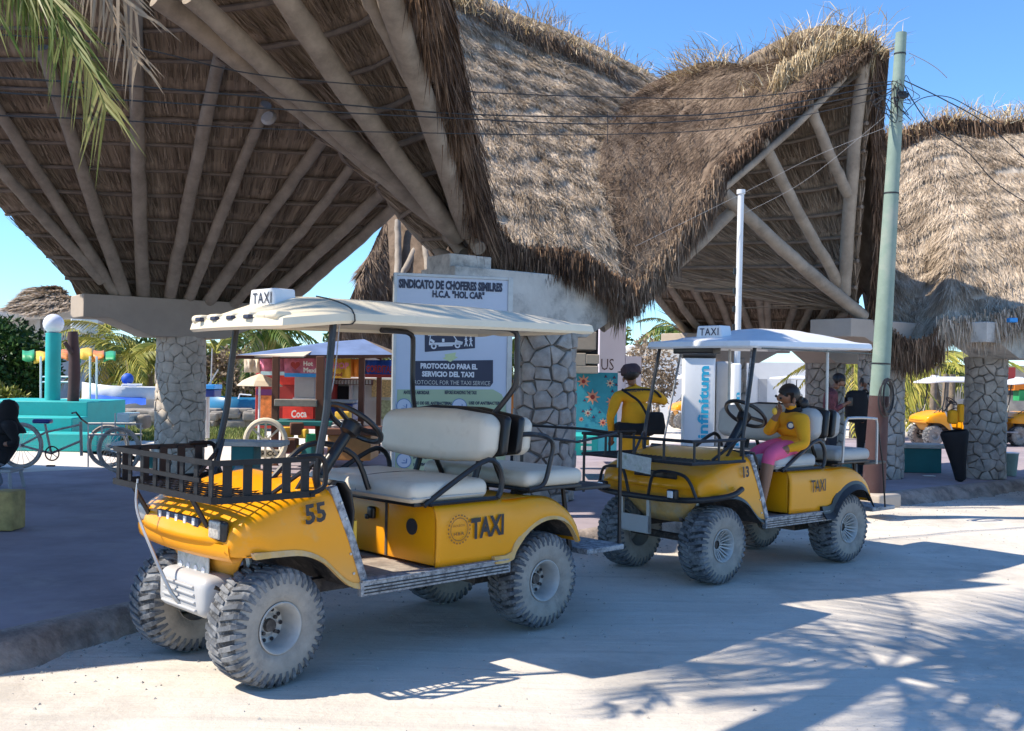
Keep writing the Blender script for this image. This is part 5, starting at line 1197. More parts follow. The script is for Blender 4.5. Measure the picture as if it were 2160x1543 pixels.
gb = onb(840,822,.004); b = MB(); e = MB(); G_ = [onb(836,822,.003),onb(1030,822,.003),onb(1060,840,.003),onb(1069,860,.003)]
flat('green_field',[(838,822),(1040,822),(1058,832),(1067,850),(1066,1022),(832,1022)],'signgreen',.003)
btext('SINDICATO DE CHOFERES SIMILRES',841,1060,608,588,bold=.06)
btext('H.C.A. "HOL CAR"',912,1022,628,612,bold=.05)
flat('black_print',[(896,686),(1002,686),(1002,735),(896,743)],'signink',.003)
btext('PASAJERO',905,1000,703,689,'signwhite',.05)
# little pictogram of a cart and two walkers
pc = MB()
def sp(x,y,o=.007): return onb(x,y,o)
def bline(x0,y0,x1,y1,w_): 
    d = np.array([x1-x0,y1-y0],float); n_ = np.array([-d[1],d[0]])/np.linalg.norm(d)*w_/2; pc.add([sp(x0+n_[0],y0+n_[1]),sp(x1+n_[0],y1+n_[1]),sp(x1-n_[0],y1-n_[1]),sp(x0-n_[0],y0-n_[1])],[(0,1,2,3)])
for (cx,cy) in ((915,731),(965,729)):
    for k in range(14):
        a,c = 2*PI*k/14,2*PI*(k+1)/14; pc.add([sp(cx+6*math.cos(a),cy+6*math.sin(a)),sp(cx+6*math.cos(c),cy+6*math.sin(c)),sp(cx+3*math.cos(c),cy+3*math.sin(c)),sp(cx+3*math.cos(a),cy+3*math.sin(a))],[(0,1,2,3)])
for l in ((905,726,975,725,5),(903,708,955,706,2),(908,708,906,724,2),(955,706,966,722,2),(935,715,935,722,5),(925,729,955,728,5),(908,717,916,722,5),(960,720,976,724,5)): bline(*l)
for cx in (983,993):
    bline(cx,713,cx,722,4); bline(cx,722,cx-3,731,2.2); bline(cx,722,cx+3,731,2.2); bline(cx-3,716,cx+4,719,1.8); bline(cx-.1,709,cx+.1,712,3.5)
pc.build('pictogram',M['signwhite'],sg,world=SW,smooth=False)
flat('lime_arrow',[(938,748),(962,744),(960,752),(966,754),(950,764),(934,756),(940,754)],'signlime',.004)
flat('black_print',[(866,762),(1040,760),(1040,808),(1034,816),(868,814)],'signink',.003)
btext('PROTOCOLO PARA EL',887,1007,778,766,'signwhite',.05); btext('SERVICIO DEL TAXI',890,1000,795,783,'signwhite',.05); btext('PROTOCOL FOR THE TAXI SERVICE',868,1034,811,802,'steel',.0)
btext('ANTES DE ABORDAR',851,906,832,824,bold=.04); btext('BEFORE BOARDING THE TAXI',938,1005,832,824,bold=.04)
for (cx,cy,t1,t2,w1) in ((852,857,'USO DE GEL ANTIBACTERIAL','ENTRADA',82),(969,857,'USE OF ANTIBACTERIAL','GEL',75),(852,972,'NO COMER','NO EATING',60)):
    e = MB(); n=28
    for (r0,r1,o) in ((0,14.5,.005),(14.5,16.5,.005)):
        for k in range(n):
            a,c = 2*PI*k/n,2*PI*(k+1)/n
            if r0==0: e.add([sp(cx,cy,o),sp(cx+r1*math.cos(a),cy+r1*math.sin(a),o),sp(cx+r1*math.cos(c),cy+r1*math.sin(c),o)],[(0,2,1)])
    e.build('round_symbol',M['signface'],sg,world=SW,smooth=False); e = MB()
    for k in range(n):
        a,c = 2*PI*k/n,2*PI*(k+1)/n; e.add([sp(cx+16*math.cos(a),cy+16*math.sin(a),.007),sp(cx+16*math.cos(c),cy+16*math.sin(c),.007),sp(cx+14.5*math.cos(c),cy+14.5*math.sin(c),.007),sp(cx+14.5*math.cos(a),cy+14.5*math.sin(a),.007)],[(0,1,2,3)])
    for l in ((-6,4,4,4),(4,4,5,-5),(-3,-2,2,0)): e.add([sp(cx+l[0],cy+l[1],.007),sp(cx+l[2],cy+l[3],.007),sp(cx+l[2]+2,cy+l[3]+2,.007),sp(cx+l[0]+2,cy+l[1]+2,.007)],[(0,1,2,3)])
    e.build('round_symbol_rim',mat('print_blue',(0.10,0.2,0.42),0.5),sg,world=SW,smooth=False)
    btext(t1,cx+20,cx+20+w1,cy-3,cy-10,bold=.05); btext(t2,cx+20,cx+20+w1*.45,cy+12,cy+5,bold=.05)
e = MB()
for k in range(0,40):
    a,c = 2*PI*k/40,2*PI*(k+.8)/40; cx,cy=868,681; e.add([sp(cx+24*math.cos(a),cy+20*math.sin(a)),sp(cx+24*math.cos(c),cy+20*math.sin(c)),sp(cx+20*math.cos(c),cy+16*math.sin(c)),sp(cx+20*math.cos(a),cy+16*math.sin(a))],[(0,1,2,3)])
e.build('round_emblem',M['signink'],sg,world=SW,smooth=False)
btext('Y',1022,1046,694,676,bold=.03,nm='emblem')

# phone kiosk
kz = 10.9; kq = thing('phone_kiosk',gnd(1480,1040,WALK_Z),'white telephone kiosk with vertical cyan lettering and black header beside the white-roofed cart','phone kiosk'); KW = kq.location.copy()
k0,k1 = at(1441,900,kz),at(1507,900,kz); ztop = at(1470,752,kz).z; kw = k1.x-k0.x; kxm = (k0.x+k1.x)/2
R_ = -0.10
def krot(p): c,s_ = math.cos(R_),math.sin(R_); dx,dy = p[0]-kxm,p[1]-kz; return (kxm+c*dx-s_*dy,kz+s_*dx+c*dy,p[2])
def kbuild(b,nm,m,**k): b.v = [krot(p) for p in b.v]; return b.build(nm,M[m],kq,world=KW,**k)
b = MB(); b.rbox((kxm,kz+.17,(ztop+WALK_Z)/2),(kw,.34,ztop-WALK_Z),.02,2); kbuild(b,'cabinet','white')
b = MB(); b.rbox((kxm-.005,kz+.16,ztop+.03),(kw+.02,.36,.10),.02,2); kbuild(b,'header','plastic')
b = MB(); b.rbox((kxm+kw*.5+.10,kz+.20,(ztop+WALK_Z)/2-.02),(.17,.30,ztop-WALK_Z-.06),.02,2); kbuild(b,'side_cabinet','wallgrey')
b = MB(); b.rbox((kxm+kw*.5+.21,kz+.06,(ztop)/2+.03),(.09,.40,ztop-.2),.02,2); kbuild(b,'side_panel','white')
b = MB(); zl = at(1470,925,kz).z; put_text(b,'infinitum',(kxm+kw*.30,kz-.004,zl),(0,0,1),(-1,0,0),.115,at(1470,772,kz).z-zl,.03,lift=0.0)
kbuild(b,'lettering','cyan',smooth=False)
b = MB(); put_text(b,'infinitum',(kxm+kw*.5+.24,kz-.145,zl-.1),(0,0,1),(-1,0,0),.05,.60,.03,lift=0.0); kbuild(b,'lettering','cyan',smooth=False)

# ------------------------------------------------------------------ left background
b = MB(); b.grid([[tuple(at(x,779+(x-200)*0.017,120.0)+Vector((0,i*40,-0.2*0))) for x in (-900,3200)] for i in (0,)]) if False else None
pl1 = thing('teal_planter',gnd(110,945,WALK_Z),'stepped teal concrete planter behind the cargo tricycle at the left','planter'); PL = pl1.location.copy()
b = MB(); pbox(b,-60,846,184,950,18.2,1.8); b.build('upper_tier',M['teal'],pl1,world=PL,bevel=.02); b = MB(); pbox(b,-60,880,152,950,17.5,.68); b.build('lower_tier',M['teal'],pl1,world=PL,bevel=.02); b = MB(); pbox(b,-80,914,206,952,16.9,.58); b.build('bench_step',M['teal'],pl1,world=PL,bevel=.02)
lp = thing('globe_lamp',at(113,845,18.8),'white globe lamp on a thick teal column at the left','lamp post'); LP_ = lp.location.copy()
q = at(113,703,18.8); b = MB(); b.cyl((q.x,q.y,WALK_Z),(q.x,q.y,q.z),.135,n=20); b.build('column',M['teal'],lp,world=LP_); q = at(113,684,18.8); b = MB(); b.sphere(q,.185,20); b.build('globe',M['globe'],lp,world=LP_)
b = MB(); p0,p1 = at(154,850,18.4),at(153,700,18.4); b.tube(crspline([p0,(p0+p1)/2+Vector((.03,0,0)),p1],10),[.10,.10,.098,.1,.104,.095,.098,.09,.095,.085],10); b.cyl(at(152,745,18.3),at(136,722,18.2),.045,.035,8)
tag(b.build('wooden_post',M['maroon']),'sawn brown tree trunk post standing on the teal planter','post')
# striped awning over the planter
aw = thing('striped_awning',at(140,845,20.5),'green and orange scalloped awning on thin posts behind the globe lamp','awning'); AW = aw.location.copy()
cols = ['green','yelb','beige','redorange','green','yelb','orange','green','beige','orange','yelb','green','redorange','yelb']
for k in range(8):
    x0,x1 = 47+k*24.5,47+(k+1)*24.5+1; P=[]; y = 748+4*math.sin(k*2.1)
    Gq=[[at(x0+(x1-x0)*i/4,y-8+2*math.sin(k*3+i),21.2),at(x0+(x1-x0)*i/4,y+1+2*math.sin(k+i*.7),20.3),at(x0+(x1-x0)*i/4,y+12+4*math.sin(k*1.3+i*.8),20.2)] for i in range(5)]
    b = MB(); b.grid(Gq); b.build('awning_panel',M[cols[k]],aw,world=AW,solid=.01)
for x in (86,101,190,204): b = MB(); b.cyl(at(x,752,20.1),at(x,848,20.1),.022,n=8); b.build('awning_post',M['white'],aw,world=AW)
for y in (795,806): b = MB(); b.cyl(at(86,y,20.1),at(148,y,20.1),.018,n=6); b.build('awning_rail',M['white'],aw,world=AW)
# concrete house with thatched roof far left
hs = thing('concrete_house',at(70,780,40),'grey concrete two-storey house with a thatched hip roof behind the bush','house'); HW = hs.location.copy(); HW.z=0; hs.location.z=0
b = MB(); pbox(b,-60,668,118,840,41,5); b.build('wall',M['wallgrey'],hs,world=HW,smooth=False); b = MB(); pbox(b,-70,652,150,672,39.5,8); b.build('roof_slab',M['wallgrey'],hs,world=HW,smooth=False,bevel=.05)
for x in (2,44): b = MB(); pbox(b,x,680,x+14,714,40.9,.2); b.build('window',M['hole'],hs,world=HW,smooth=False)
for x in (76,92): b = MB(); pbox(b,x,672,x+8,740,39.8,.3); b.build('pillar',M['wallgrey'],hs,world=HW,smooth=False)
rf = net([[at(18,652,38.5),at(90,660,38),at(168,652,38.5)],[at(50,628,40),at(95,625,39.8),at(150,628,40)],[at(82,607,42),at(100,604,42),at(122,606,42)]],16,12)
thatch_top('thatched_roof',rf,5,6000,MATS['straw_pale'],M['shellp'],hs,HW,(0,-1,1),length=0.7,width=0.05,lift=0.1)
b = MB(); pbox(b,148,646,176,704,33,1.2); tag(b.build('water_tank',M['wallwhite'],smooth=False,bevel=.05),'white rendered box wall right of the globe lamp under the far thatch','wall')
sl = MB(); G_=[[at(203,722,33),at(240,640,36)],[at(232,732,33),at(250,680,36)],[at(238,732,33),at(252,690,36)]]
sl.add([at(196,728,33),at(232,735,33),at(250,674,35),at(236,672,35.5)],[(0,1,2,3)]); 
# boats
def hull(b, p0,p1,h,bw,n=14):
    p0,p1 = V3(p0),V3(p1); d = p1-p0; L = np.linalg.norm(d); d/=L; s_ = np.array([d[1],-d[0],0]); G=[]
    for i in range(n):
        u = i/(n-1); w_ = bw*(1-max(0,(u-.45)/.55)**2.2)*(0.85+.15*min(1,u/.2)); row=[]
        for (yy,zz) in ((-1,1),(-.92,.45),(-.55,.05),(0,-.06),(.55,.05),(.92,.45),(1,1)): row.append(p0+d*(u*L)+s_*yy*w_/2*(1 if zz>.4 else .85)+np.array([0,0,h*(zz*(1+.25*u**3))]))
        G.append(row)
    b.grid(G); b.add([G[0][k] for k in range(7)],[tuple(range(7))]); return G
bo = thing('moored_boat',at(260,870,27),'white motor boat under a blue tarpaulin beyond the stone column','boat'); BW = bo.location.copy()
b = MB(); hull(b,at(345,860,27.5),at(172,862,26.5),.55,1.7); b.build('hull',M['boatw'],bo,world=BW,solid=.03)
Gt=[]
for i in range(12):
    u=i/11; x=190+118*u; Gt.append([at(x,848+6*u+2*math.sin(i*2),25.9), at(x,834+8*u,26.2), at(x,824+14*u*u+2*math.sin(i*1.7),26.9), at(x,836+8*u,27.6), at(x,850,27.9)])
b = MB(); b.grid(Gt); b.build('tarpaulin',M['blue'],bo,world=BW)
b = MB(); b.add([at(268,808,26.8),at(285,812,26.8),at(318,850,26.8),at(285,852,26.8),at(268,808,27.6),at(285,812,27.6),at(318,850,27.6),at(285,852,27.6)],[(0,1,2,3),(7,6,5,4),(0,4,5,1),(1,5,6,2),(2,6,7,3),(3,7,4,0)]); b.build('cabin_mast',M['boatw'],bo,world=BW)
b = MB(); b.sphere(at(269,800,27),.16,12,(1,1,1)); b.build('sail_cover',M['blue'],bo,world=BW)
b = MB(); b.tube([at(255,835,26.6),at(258,812,26.6),at(300,812,26.8)],.03,6); b.build('boat_rail',M['white'],bo,world=BW)
bo = thing('moored_boat',at(500,885,25),'dark hulled boat with pale deck seen behind the front post of cart 55','boat'); BW = bo.location.copy()
b = MB(); hull(b,at(560,888,25.2),at(430,890,24.8),.55,1.7); b.build('hull',M['boatb'],bo,world=BW,solid=.03)
b = MB(); pbox(b,455,862,560,870,24.9,1.3); b.build('deck',M['boatw'],bo,world=BW,bevel=.03); b = MB(); pbox(b,497,845,530,864,25.2,.7); b.build('cabin',M['boatw'],bo,world=BW,bevel=.05)
b = MB(); b.tube([at(500,850,25.1),at(506,832,25.1),at(530,834,25.1)],.02,6); b.build('boat_rail',M['white'],bo,world=BW)
bo = thing('beached_boat',at(1400,880,40),'white boat hull lying far off left of the kiosk','boat') if False else None
b = MB(); pbox(b,426,822,452,838,20,.5); bx_ = b.build('blue_crate_body',M['bluedk'],smooth=False,bevel=.02); bx_.name='blue_crate'; tag(bx_,'small blue box with a brighter lid on a post right of the stone column','box')
b = MB(); pbox(b,426,812,452,821,19.95,.55); b.build('lid',M['ltblue'],bx_,bevel=.01)
b = MB(); b.cyl(at(437,838,20.2),at(437,925,20.2),.05,n=8); b.build('box_post',M['steel'],bx_)
for (x,y,x2,y2) in ((432,812,425,740),(445,812,448,735),(440,812,460,780)): b = MB(); b.cyl(at(x,y,20.2),at(x2,y2,20.2),.015,n=5); b.build('box_stay',M['steel'],bx_)
# low sea wall of rough stones
b = MB()
for k in range(150):
    x = random.uniform(180,560); y = random.uniform(868,898); q = at(x,y,24.2+random.uniform(-.3,.3)); b.rbox(q,(random.uniform(.2,.5),.4,random.uniform(.10,.2)),.04,1,rz=random.uniform(-.2,.2))
sw = MB(); pbox(sw,170,866,570,905,24.6,.7); so_ = sw.build('sea_wall',M['rock'],smooth=False); tag(so_,'low wall of rough stones in front of the boats','wall'); tag(b.build('wall_stones',M['rock'],so_),kind='stuff')
# cargo tricycle
def bike_wheel(b, c, r, ax_, tyre=.022):
    x,y,_ = frame(ax_); b.tube([V3(c)+x*r*math.cos(a)+y*r*math.sin(a) for a in np.linspace(0,2*PI,40,endpoint=False)],tyre,6,closed=True)
tz = 13.9; tri = thing('cargo_tricycle',gnd(150,1003,WALK_Z),'worn grey cargo tricycle with two front wheels and a wire carrier at the left','tricycle'); TW = tri.location.copy()
def wheel3(px,py,z,r,nm='wheel'):
    c = at(px,py,z); c.z = WALK_Z+r+.02; b = MB(); bike_wheel(b,c,r,(.08,1,0)); w_ = b.build(nm,M['rust'],tri,world=TW)
    b = MB(); bike_wheel(b,c,r-.03,(.08,1,0),.010); b.build('rim',M['rust'],w_); b = MB(); x,y,_ = frame((.08,1,0))
    for k in range(18): a = 2*PI*k/18; b.bar(V3(c),V3(c)+(x*math.cos(a)+y*math.sin(a))*(r-.03),.004,.004)
    b.cyl(V3(c)-np.array([0,.05,0]),V3(c)+np.array([0,.05,0]),.022,n=8); tag(b.build('spokes',M['steel'],w_),kind='stuff'); return V3(c)
wA = wheel3(44,956,tz,.295); wB = wheel3(228,952,tz+.35,.285); wC = wheel3(251,955,tz-.35,.285)
def tt(nm,pts,r=.016,m='rust'): b = MB(); b.tube([V3(p) for p in pts],r,6); return b.build(nm,M[m],tri,world=TW)
sea,crk,hd = at(98,905,tz),at(108,957,tz),at(172,895,tz)
tt('frame_tube',[wA,crk]); tt('frame_tube',[wA,at(97,912,tz)]); tt('frame_tube',[at(95,895,tz),crk]); tt('frame_tube',[at(98,912,tz),at(170,896,tz)]); tt('frame_tube',[crk,at(172,930,tz)],.018); tt('frame_tube',[at(170,890,tz),at(172,962,tz)],.02)
tt('handlebar',[at(152,872,tz-.25),at(160,870,tz),at(172,885,tz),at(186,895,tz+.2)],.013,'blackm'); b = MB(); b.rbox(at(90,889,tz),(.24,.14,.06),.025,3); b.build('saddle',M['bluedk'],tri,world=TW)
b = MB(); x,y,_ = frame((.05,1,0)); b.tube([V3(at(110,957,tz-.05))+x*.095*math.cos(a)+y*.095*math.sin(a) for a in np.linspace(0,2*PI,24,endpoint=False)],.01,5,closed=True)
for k in range(5): a=2*PI*k/5; b.bar(V3(at(110,957,tz-.05)),V3(at(110,957,tz-.05))+(x*math.cos(a)+y*math.sin(a))*.09,.012,.006)
b.build('chainring',M['maroon'],tri,world=TW); b = MB(); b.box(at(107,983,tz-.1),(.10,.06,.02)); b.build('pedal',M['maroon'],tri,world=TW)
for (a,c) in (((186,895),(186,985)),((215,892),(215,925)),((268,893),(268,925)),((243,872),(243,915)),((297,895),(297,985))):
    tt('carrier_upright',[at(a[0],a[1],tz),at(c[0],c[1],tz)],.010,'steel')
for y_ in (893,916): tt('carrier_rail',[at(186,y_,tz+.35),at(300,y_,tz+.35)],.010,'steel'); tt('carrier_rail',[at(186,y_+2,tz-.35),at(300,y_+2,tz-.35)],.010,'steel')
tt('carrier_rail',[at(186,905,tz-.35),at(186,903,tz+.35)],.010,'steel'); tt('carrier_rail',[at(300,905,tz-.35),at(300,903,tz+.35)],.010,'steel'); tt('axle',[wB,wC],.018,'axle')
b = MB(); pbox(b,246,872,273,892,tz-.1,.4); b.build('plastic_box',M['glassblue'],tri,world=TW,bevel=.01)
b = MB(); b.rbox(at(303,890,tz+.2),(.14,.3,.20),.06,3); b.build('wicker_basket',M['rock'],tri,world=TW)

# teal benches with concrete slabs
def bench(px0,px1,pyt,pyb,z,label,slab=8,over=14):
    bn = thing('bench',at((px0+px1)/2,pyb,z),label,'bench','teal concrete benches between the columns'); bn.location.z = WALK_Z; BL = bn.location.copy()
    a,c = at(px0,pyb,z),at(px1,pyb,z); t = at((px0+px1)/2,pyt,z).z; th = .06
    b = MB(); b.box(((a.x+c.x)/2,z+.2,(WALK_Z+t-th)/2),(c.x-a.x,.4,t-th-WALK_Z)); b.build('base',M['tealdk'],bn,world=BL,smooth=False,bevel=.01)
    o = over/2150*z; b = MB(); b.box(((a.x+c.x)/2,z+.2,t-th/2),(c.x-a.x+2*o,.5,th)); b.build('slab',M['concold'],bn,world=BL,smooth=False,bevel=.01)
bench(486,534,932,1010,13.0,'dark teal bench partly behind the basket of cart 55, left of the food stall',over=60)
bench(300,338,948,1008,14.2,'teal bench glimpsed through the basket slats of cart 55 at the left column',over=10)
bench(1908,1986,938,1000,15.6,'dark teal bench with grey slab between the two right-hand stone columns')
bench(1795,1832,965,1005,14.9,'small dark teal bench block behind the maroon foot of the utility pole',over=4)
# ------------------------------------------------------------------ food stalls behind cart one
st = thing('food_stall',gnd(660,985,WALK_Z),'wooden food stall with blue and beige hipped awning, brown posts and orange counter','food stall'); ST = st.location.copy()
zc = 15.4
pkA,pkB = at(690,722,16.6),at(768,716,16.6); fl,fr_,rl,rr_ = at(484,752,14.9),at(832,749,15.9),at(560,742,18.0),at(835,742,18.2); fm = at(640,752,15.1)
b = MB(); b.add([fl,fm,pkA],[(0,1,2)]); b.build('awning_panel',M['beige'],st,world=ST,smooth=False,solid=.02)
b = MB(); b.add([at(500,749,15.0),fr_,pkB,pkA],[(0,1,2,3)]); b.build('awning_panel',mat('blue_grey_tarp',(0.15,0.21,0.36),0.6,var=0.3,scale=1.5),st,world=ST,smooth=False,solid=.02)
b = MB(); b.add([fr_,rr_,pkB],[(0,1,2)]); b.build('awning_panel',mat('patched_tarp',(0.25,0.17,0.10),0.8,var=0.6,scale=8),st,world=ST,smooth=False,solid=.02)
b = MB(); b.add([fl,pkA,rl],[(0,1,2)]); b.add([rl,pkA,pkB,rr_],[(0,1,2,3)]); b.build('awning_back',M['beige'],st,world=ST,smooth=False,solid=.02)
b = MB(); b.bar(at(484,754,14.85),at(832,752,15.85),.05,.05); b.build('eave_board',M['brown'],st,world=ST,smooth=False)
for (x,z,y1,w_) in ((582,15.0,895,.10),(676,15.0,975,.12),(763,15.8,885,.09),(600,17.6,900,.08),(800,17.6,900,.08)):
    b = MB(); b.box((at(x,800,z).x,z,(at(x,752,z).z+WALK_Z)/2),(w_,.09,at(x,752,z).z-WALK_Z)); b.build('post',M['brown'],st,world=ST,smooth=False,bevel=.008)
b = MB(); pbox(b,578,843,668,858,14.9,.3); b.build('shelf_board',M['rock'],st,world=ST,bevel=.01)
b = MB(); pbox(b,690,918,782,972,14.6,.9); b.build('counter',M['wood'],st,world=ST,smooth=False,bevel=.02)
b = MB(); pbox(b,545,889,700,899,14.7,.8); b.build('counter_top',M['tealdk'],st,world=ST,bevel=.01)
b = MB(); pbox(b,684,905,790,919,14.5,1.0); b.build('counter_top',M['brown'],st,world=ST,bevel=.01)
q = at(560,932,14.4); b = MB(); b.tube([V3(q)+np.array([.28*math.cos(a),0,.30*math.sin(a)]) for a in np.linspace(0,2*PI,30,endpoint=False)],.04,8,closed=True)
cw = b.build('cart_wheel',M['cream'],st,world=ST)
b = MB()
for k in range(8): a = 2*PI*k/8; b.bar(V3(q),V3(q)+np.array([math.cos(a),0,math.sin(a)])*.27,.025,.03,up=(0,1,0))
b.cyl(V3(q)-np.array([0,.05,0]),V3(q)+np.array([0,.05,0]),.06,n=12); b.build('wheel_spokes',M['cream'],cw)
b = MB(); pbox(b,548,950,600,966,14.5,.1); b.build('painted_board',M['cream'],st,world=ST); b = MB(); a_ = at(551,962,14.48); put_text(b,'RICOS',a_,(1,0,0),(0,0,1),.07,.28,.04,lift=0); b.build('lettering',M['ink'],st,world=ST,smooth=False)
for (x,y,m,s_) in ((608,912,'yelb',.10),(626,905,'brown',.12),(640,915,'yelb',.09),(655,925,'green',.09),(612,940,'brown',.14),(632,948,'yelb',.08),(650,950,'tealdk',.12)):
    b = MB(); b.rbox(at(x,y,14.55),(s_*1.6,s_,s_*1.5),.02,2,rz=random.uniform(-.5,.5)); b.build('stall_crate',M[m],st,world=ST)
for (x,y,r_) in ((695,903,.08),(708,902,.10),(730,903,.07),(748,901,.09),(722,896,.06)):
    b = MB(); c_ = at(x,y,14.8); b.lathe([(0,0),(r_,.0),(r_*1.1,.08),(r_*.9,.10),(r_*1.0,.12),(0,.13)],(c_.x,c_.y,c_.z-.05),(0,0,1),14)
    tag(b.build('cooking_pot',M['steel']),{695:'small steel pot at the left end of the orange stall counter',708:'largest steel pot on the orange stall counter',730:'smallest steel pot in the middle of the orange counter',748:'steel pot at the right end of the orange stall counter',722:'squat steel pot just left of the middle of the orange counter'}[x],'pot',group='pots on the stall counter')
b = MB(); pbox(b,685,850,743,890,15.6,.6); bc = b.build('blue_cooler',M['bluedk'],bevel=.03); tag(bc,'large dark blue cooler behind the orange counter of the food stall','cooler'); b = MB(); pbox(b,683,845,745,851,15.55,.65); b.build('lid',M['wallgrey'],bc,bevel=.01)
b = MB(); b.rbox(at(724,885,15.1),(.22,.25,.24),.02,2); tag(b.build('yellow_crate',M['yelb']),'yellow crate on the stall counter before the blue cooler','crate')
# red drinks stand and banner
rs = thing('drinks_stand',gnd(610,960,WALK_Z),'red drinks stand with printed portrait panel and grey hatch left of the stall post','drinks stand'); RS2 = rs.location.copy()
b = MB(); pbox(b,538,788,690,905,17.2,1.6); b.build('cabinet',M['red'],rs,world=RS2,smooth=False,bevel=.02)
b = MB(); pbox(b,546,835,576,898,17.14,.03); b.build('printed_panel',M['redorange'],rs,world=RS2,smooth=False)
b = MB(); pbox(b,540,822,580,834,17.13,.03); b.build('purple_band',mat('purple_print',(0.12,0.02,0.12),0.6),rs,world=RS2,smooth=False)
b = MB(); pbox(b,621,788,664,843,17.0,.1); b.build('hatch',M['wallgrey'],rs,world=RS2,bevel=.01); b = MB(); pbox(b,617,840,668,845,16.98,.14); b.build('hatch_sill',M['wallwhite'],rs,world=RS2,bevel=.01)
b = MB(); pbox(b,590,790,622,812,17.1,.05); b.build('red_shade',mat('bright_red',(0.80,0.05,0.03),0.5),rs,world=RS2,smooth=False)
b = MB(); pbox(b,596,856,660,892,17.1,.04); b.build('drink_panel',mat('bright_red',(0.80,0.05,0.03),0.5),rs,world=RS2,smooth=False)
b = MB(); a_ = at(614,882,17.06); put_text(b,'Coca',a_,(1,0,0.05),(0,0,1),.13,.26,.03,lift=0); b.build('lettering',M['wallwhite'],rs,world=RS2,smooth=False)
pu = thing('parasol',gnd(545,985,WALK_Z),'faded beige parasol in front of the red drinks stand','parasol'); PU = pu.location.copy()
c_ = V3(at(548,790,16.2)); b = MB(); G_=[]
for i in range(9):
    a = 2*PI*i/8; G_.append([c_+np.array([math.cos(a)*r_,math.sin(a)*r_,-dz]) for (r_,dz) in ((0,0),(.14,.05),(.27,.11),(.36,.19))])
b.grid(G_); b.build('canopy',M['beige'],pu,world=PU,smooth=False,solid=.01); b = MB(); b.cyl((c_[0],c_[1],WALK_Z),c_,.018,n=8); b.build('pole',M['white'],pu,world=PU)
bn = thing('banner',at(670,780,16.9),'long printed pink, yellow and blue food banner under the blue awning','banner'); BN = bn.location.copy()
for (x0,x1,m,y0_,y1_) in ((515,548,'beige',758,786),(548,600,'pinkb',757,790),(600,690,'pinkb',756,796),(690,740,'yelb',757,798),(740,768,'orange',758,796),(768,832,'blue',760,796)):
    b = MB(); n=6; b.grid([[at(x0+(x1-x0)*i/n,y0_,16.9+.04*math.sin(x0+i*2)),at(x0+(x1-x0)*i/n,(y0_+y1_)/2,16.9+.05*math.sin(x0+i*2+1)),at(x0+(x1-x0)*i/n,y1_,16.9)] for i in range(n+1)]); b.build('printed_cloth',M[m],bn,world=BN,solid=.006)
for (x0,x1,y0_,y1_,m) in ((550,600,784,792,'glassblue'),(600,690,788,796,'ltblue'),(768,832,790,797,'red')): b = MB(); pbox(b,x0,y0_,x1,y1_,16.82,.02); b.build('colour_band',M[m],bn,world=BN,smooth=False)
b = MB(); hp=[]
for k in range(24): t=2*PI*k/24; hp.append(at(623+10*math.sin(t)**3,771-0.62*(13*math.cos(t)-5*math.cos(2*t)-2*math.cos(3*t)-math.cos(4*t)),16.80))
b.add(hp,[tuple(range(24))]); b.build('heart_print',M['red'],bn,world=BN,smooth=False)
for (t,x0,x1,yb,h_,m) in (('GORDITAS',772,828,786,.125,'red'),('SHOP',694,736,778,.11,'pinkb'),('Hot',640,660,772,.08,'wallwhite'),('Mexican',640,686,786,.08,'wallwhite'),('food',700,722,794,.07,'red')):
    b = MB(); a_,c2_ = at(x0,yb,16.80),at(x1,yb,16.80); put_text(b,t,a_,(1,0,-.02),(0,0,1),h_,c2_.x-a_.x,.04,lift=0); b.build('lettering',M[m],bn,world=BN,smooth=False)
ks = thing('snack_kiosk',gnd(745,960,WALK_Z),'cream snack kiosk with dark serving window and yellow menu board under the banner','kiosk'); KS = ks.location.copy()
b = MB(); pbox(b,692,797,835,900,18.3,1.6); b.build('wall',M['wallwhite'],ks,world=KS,smooth=False)
b = MB(); pbox(b,704,815,736,852,18.2,.12); b.build('window',M['hole'],ks,world=KS,smooth=False)
for (x0,y0_,x1,y1_) in ((698,808,704,856),(736,808,742,856),(698,850,742,856)): b = MB(); pbox(b,x0,y0_,x1,y1_,18.12,.16); b.build('window_frame',M['wallwhite'],ks,world=KS,smooth=False)
b = MB(); pbox(b,700,800,784,812,17.9,.5); b.build('canopy_board',M['brown'],ks,world=KS,smooth=False)
for k in range(13): b = MB(); pbox(b,701+k*6.4,802,705.5+k*6.4,811,17.86,.03); b.build('canopy_tile',M['steel'],ks,world=KS,smooth=False)
b = MB(); pbox(b,784,802,832,838,18.1,.1); b.build('menu_board',mat('menu_yellow',(0.62,0.45,0.20),0.7,var=0.6,scale=30),ks,world=KS,smooth=False)
b = MB(); pbox(b,795,845,832,885,18.1,.1); b.build('poster',mat('poster_green',(0.45,0.50,0.28),0.7,var=0.6,scale=20),ks,world=KS,smooth=False)
b = MB(); fz = [at(700,764,17.6),at(790,756,17.4),at(840,776,17.6),at(690,776,17.3)]; b.add(fz,[(0,1,2,3)]); tag(b.build('white_parasol',M['wallwhite'],smooth=False,solid=.02),'white canvas shade sheet behind the printed banner','canvas')

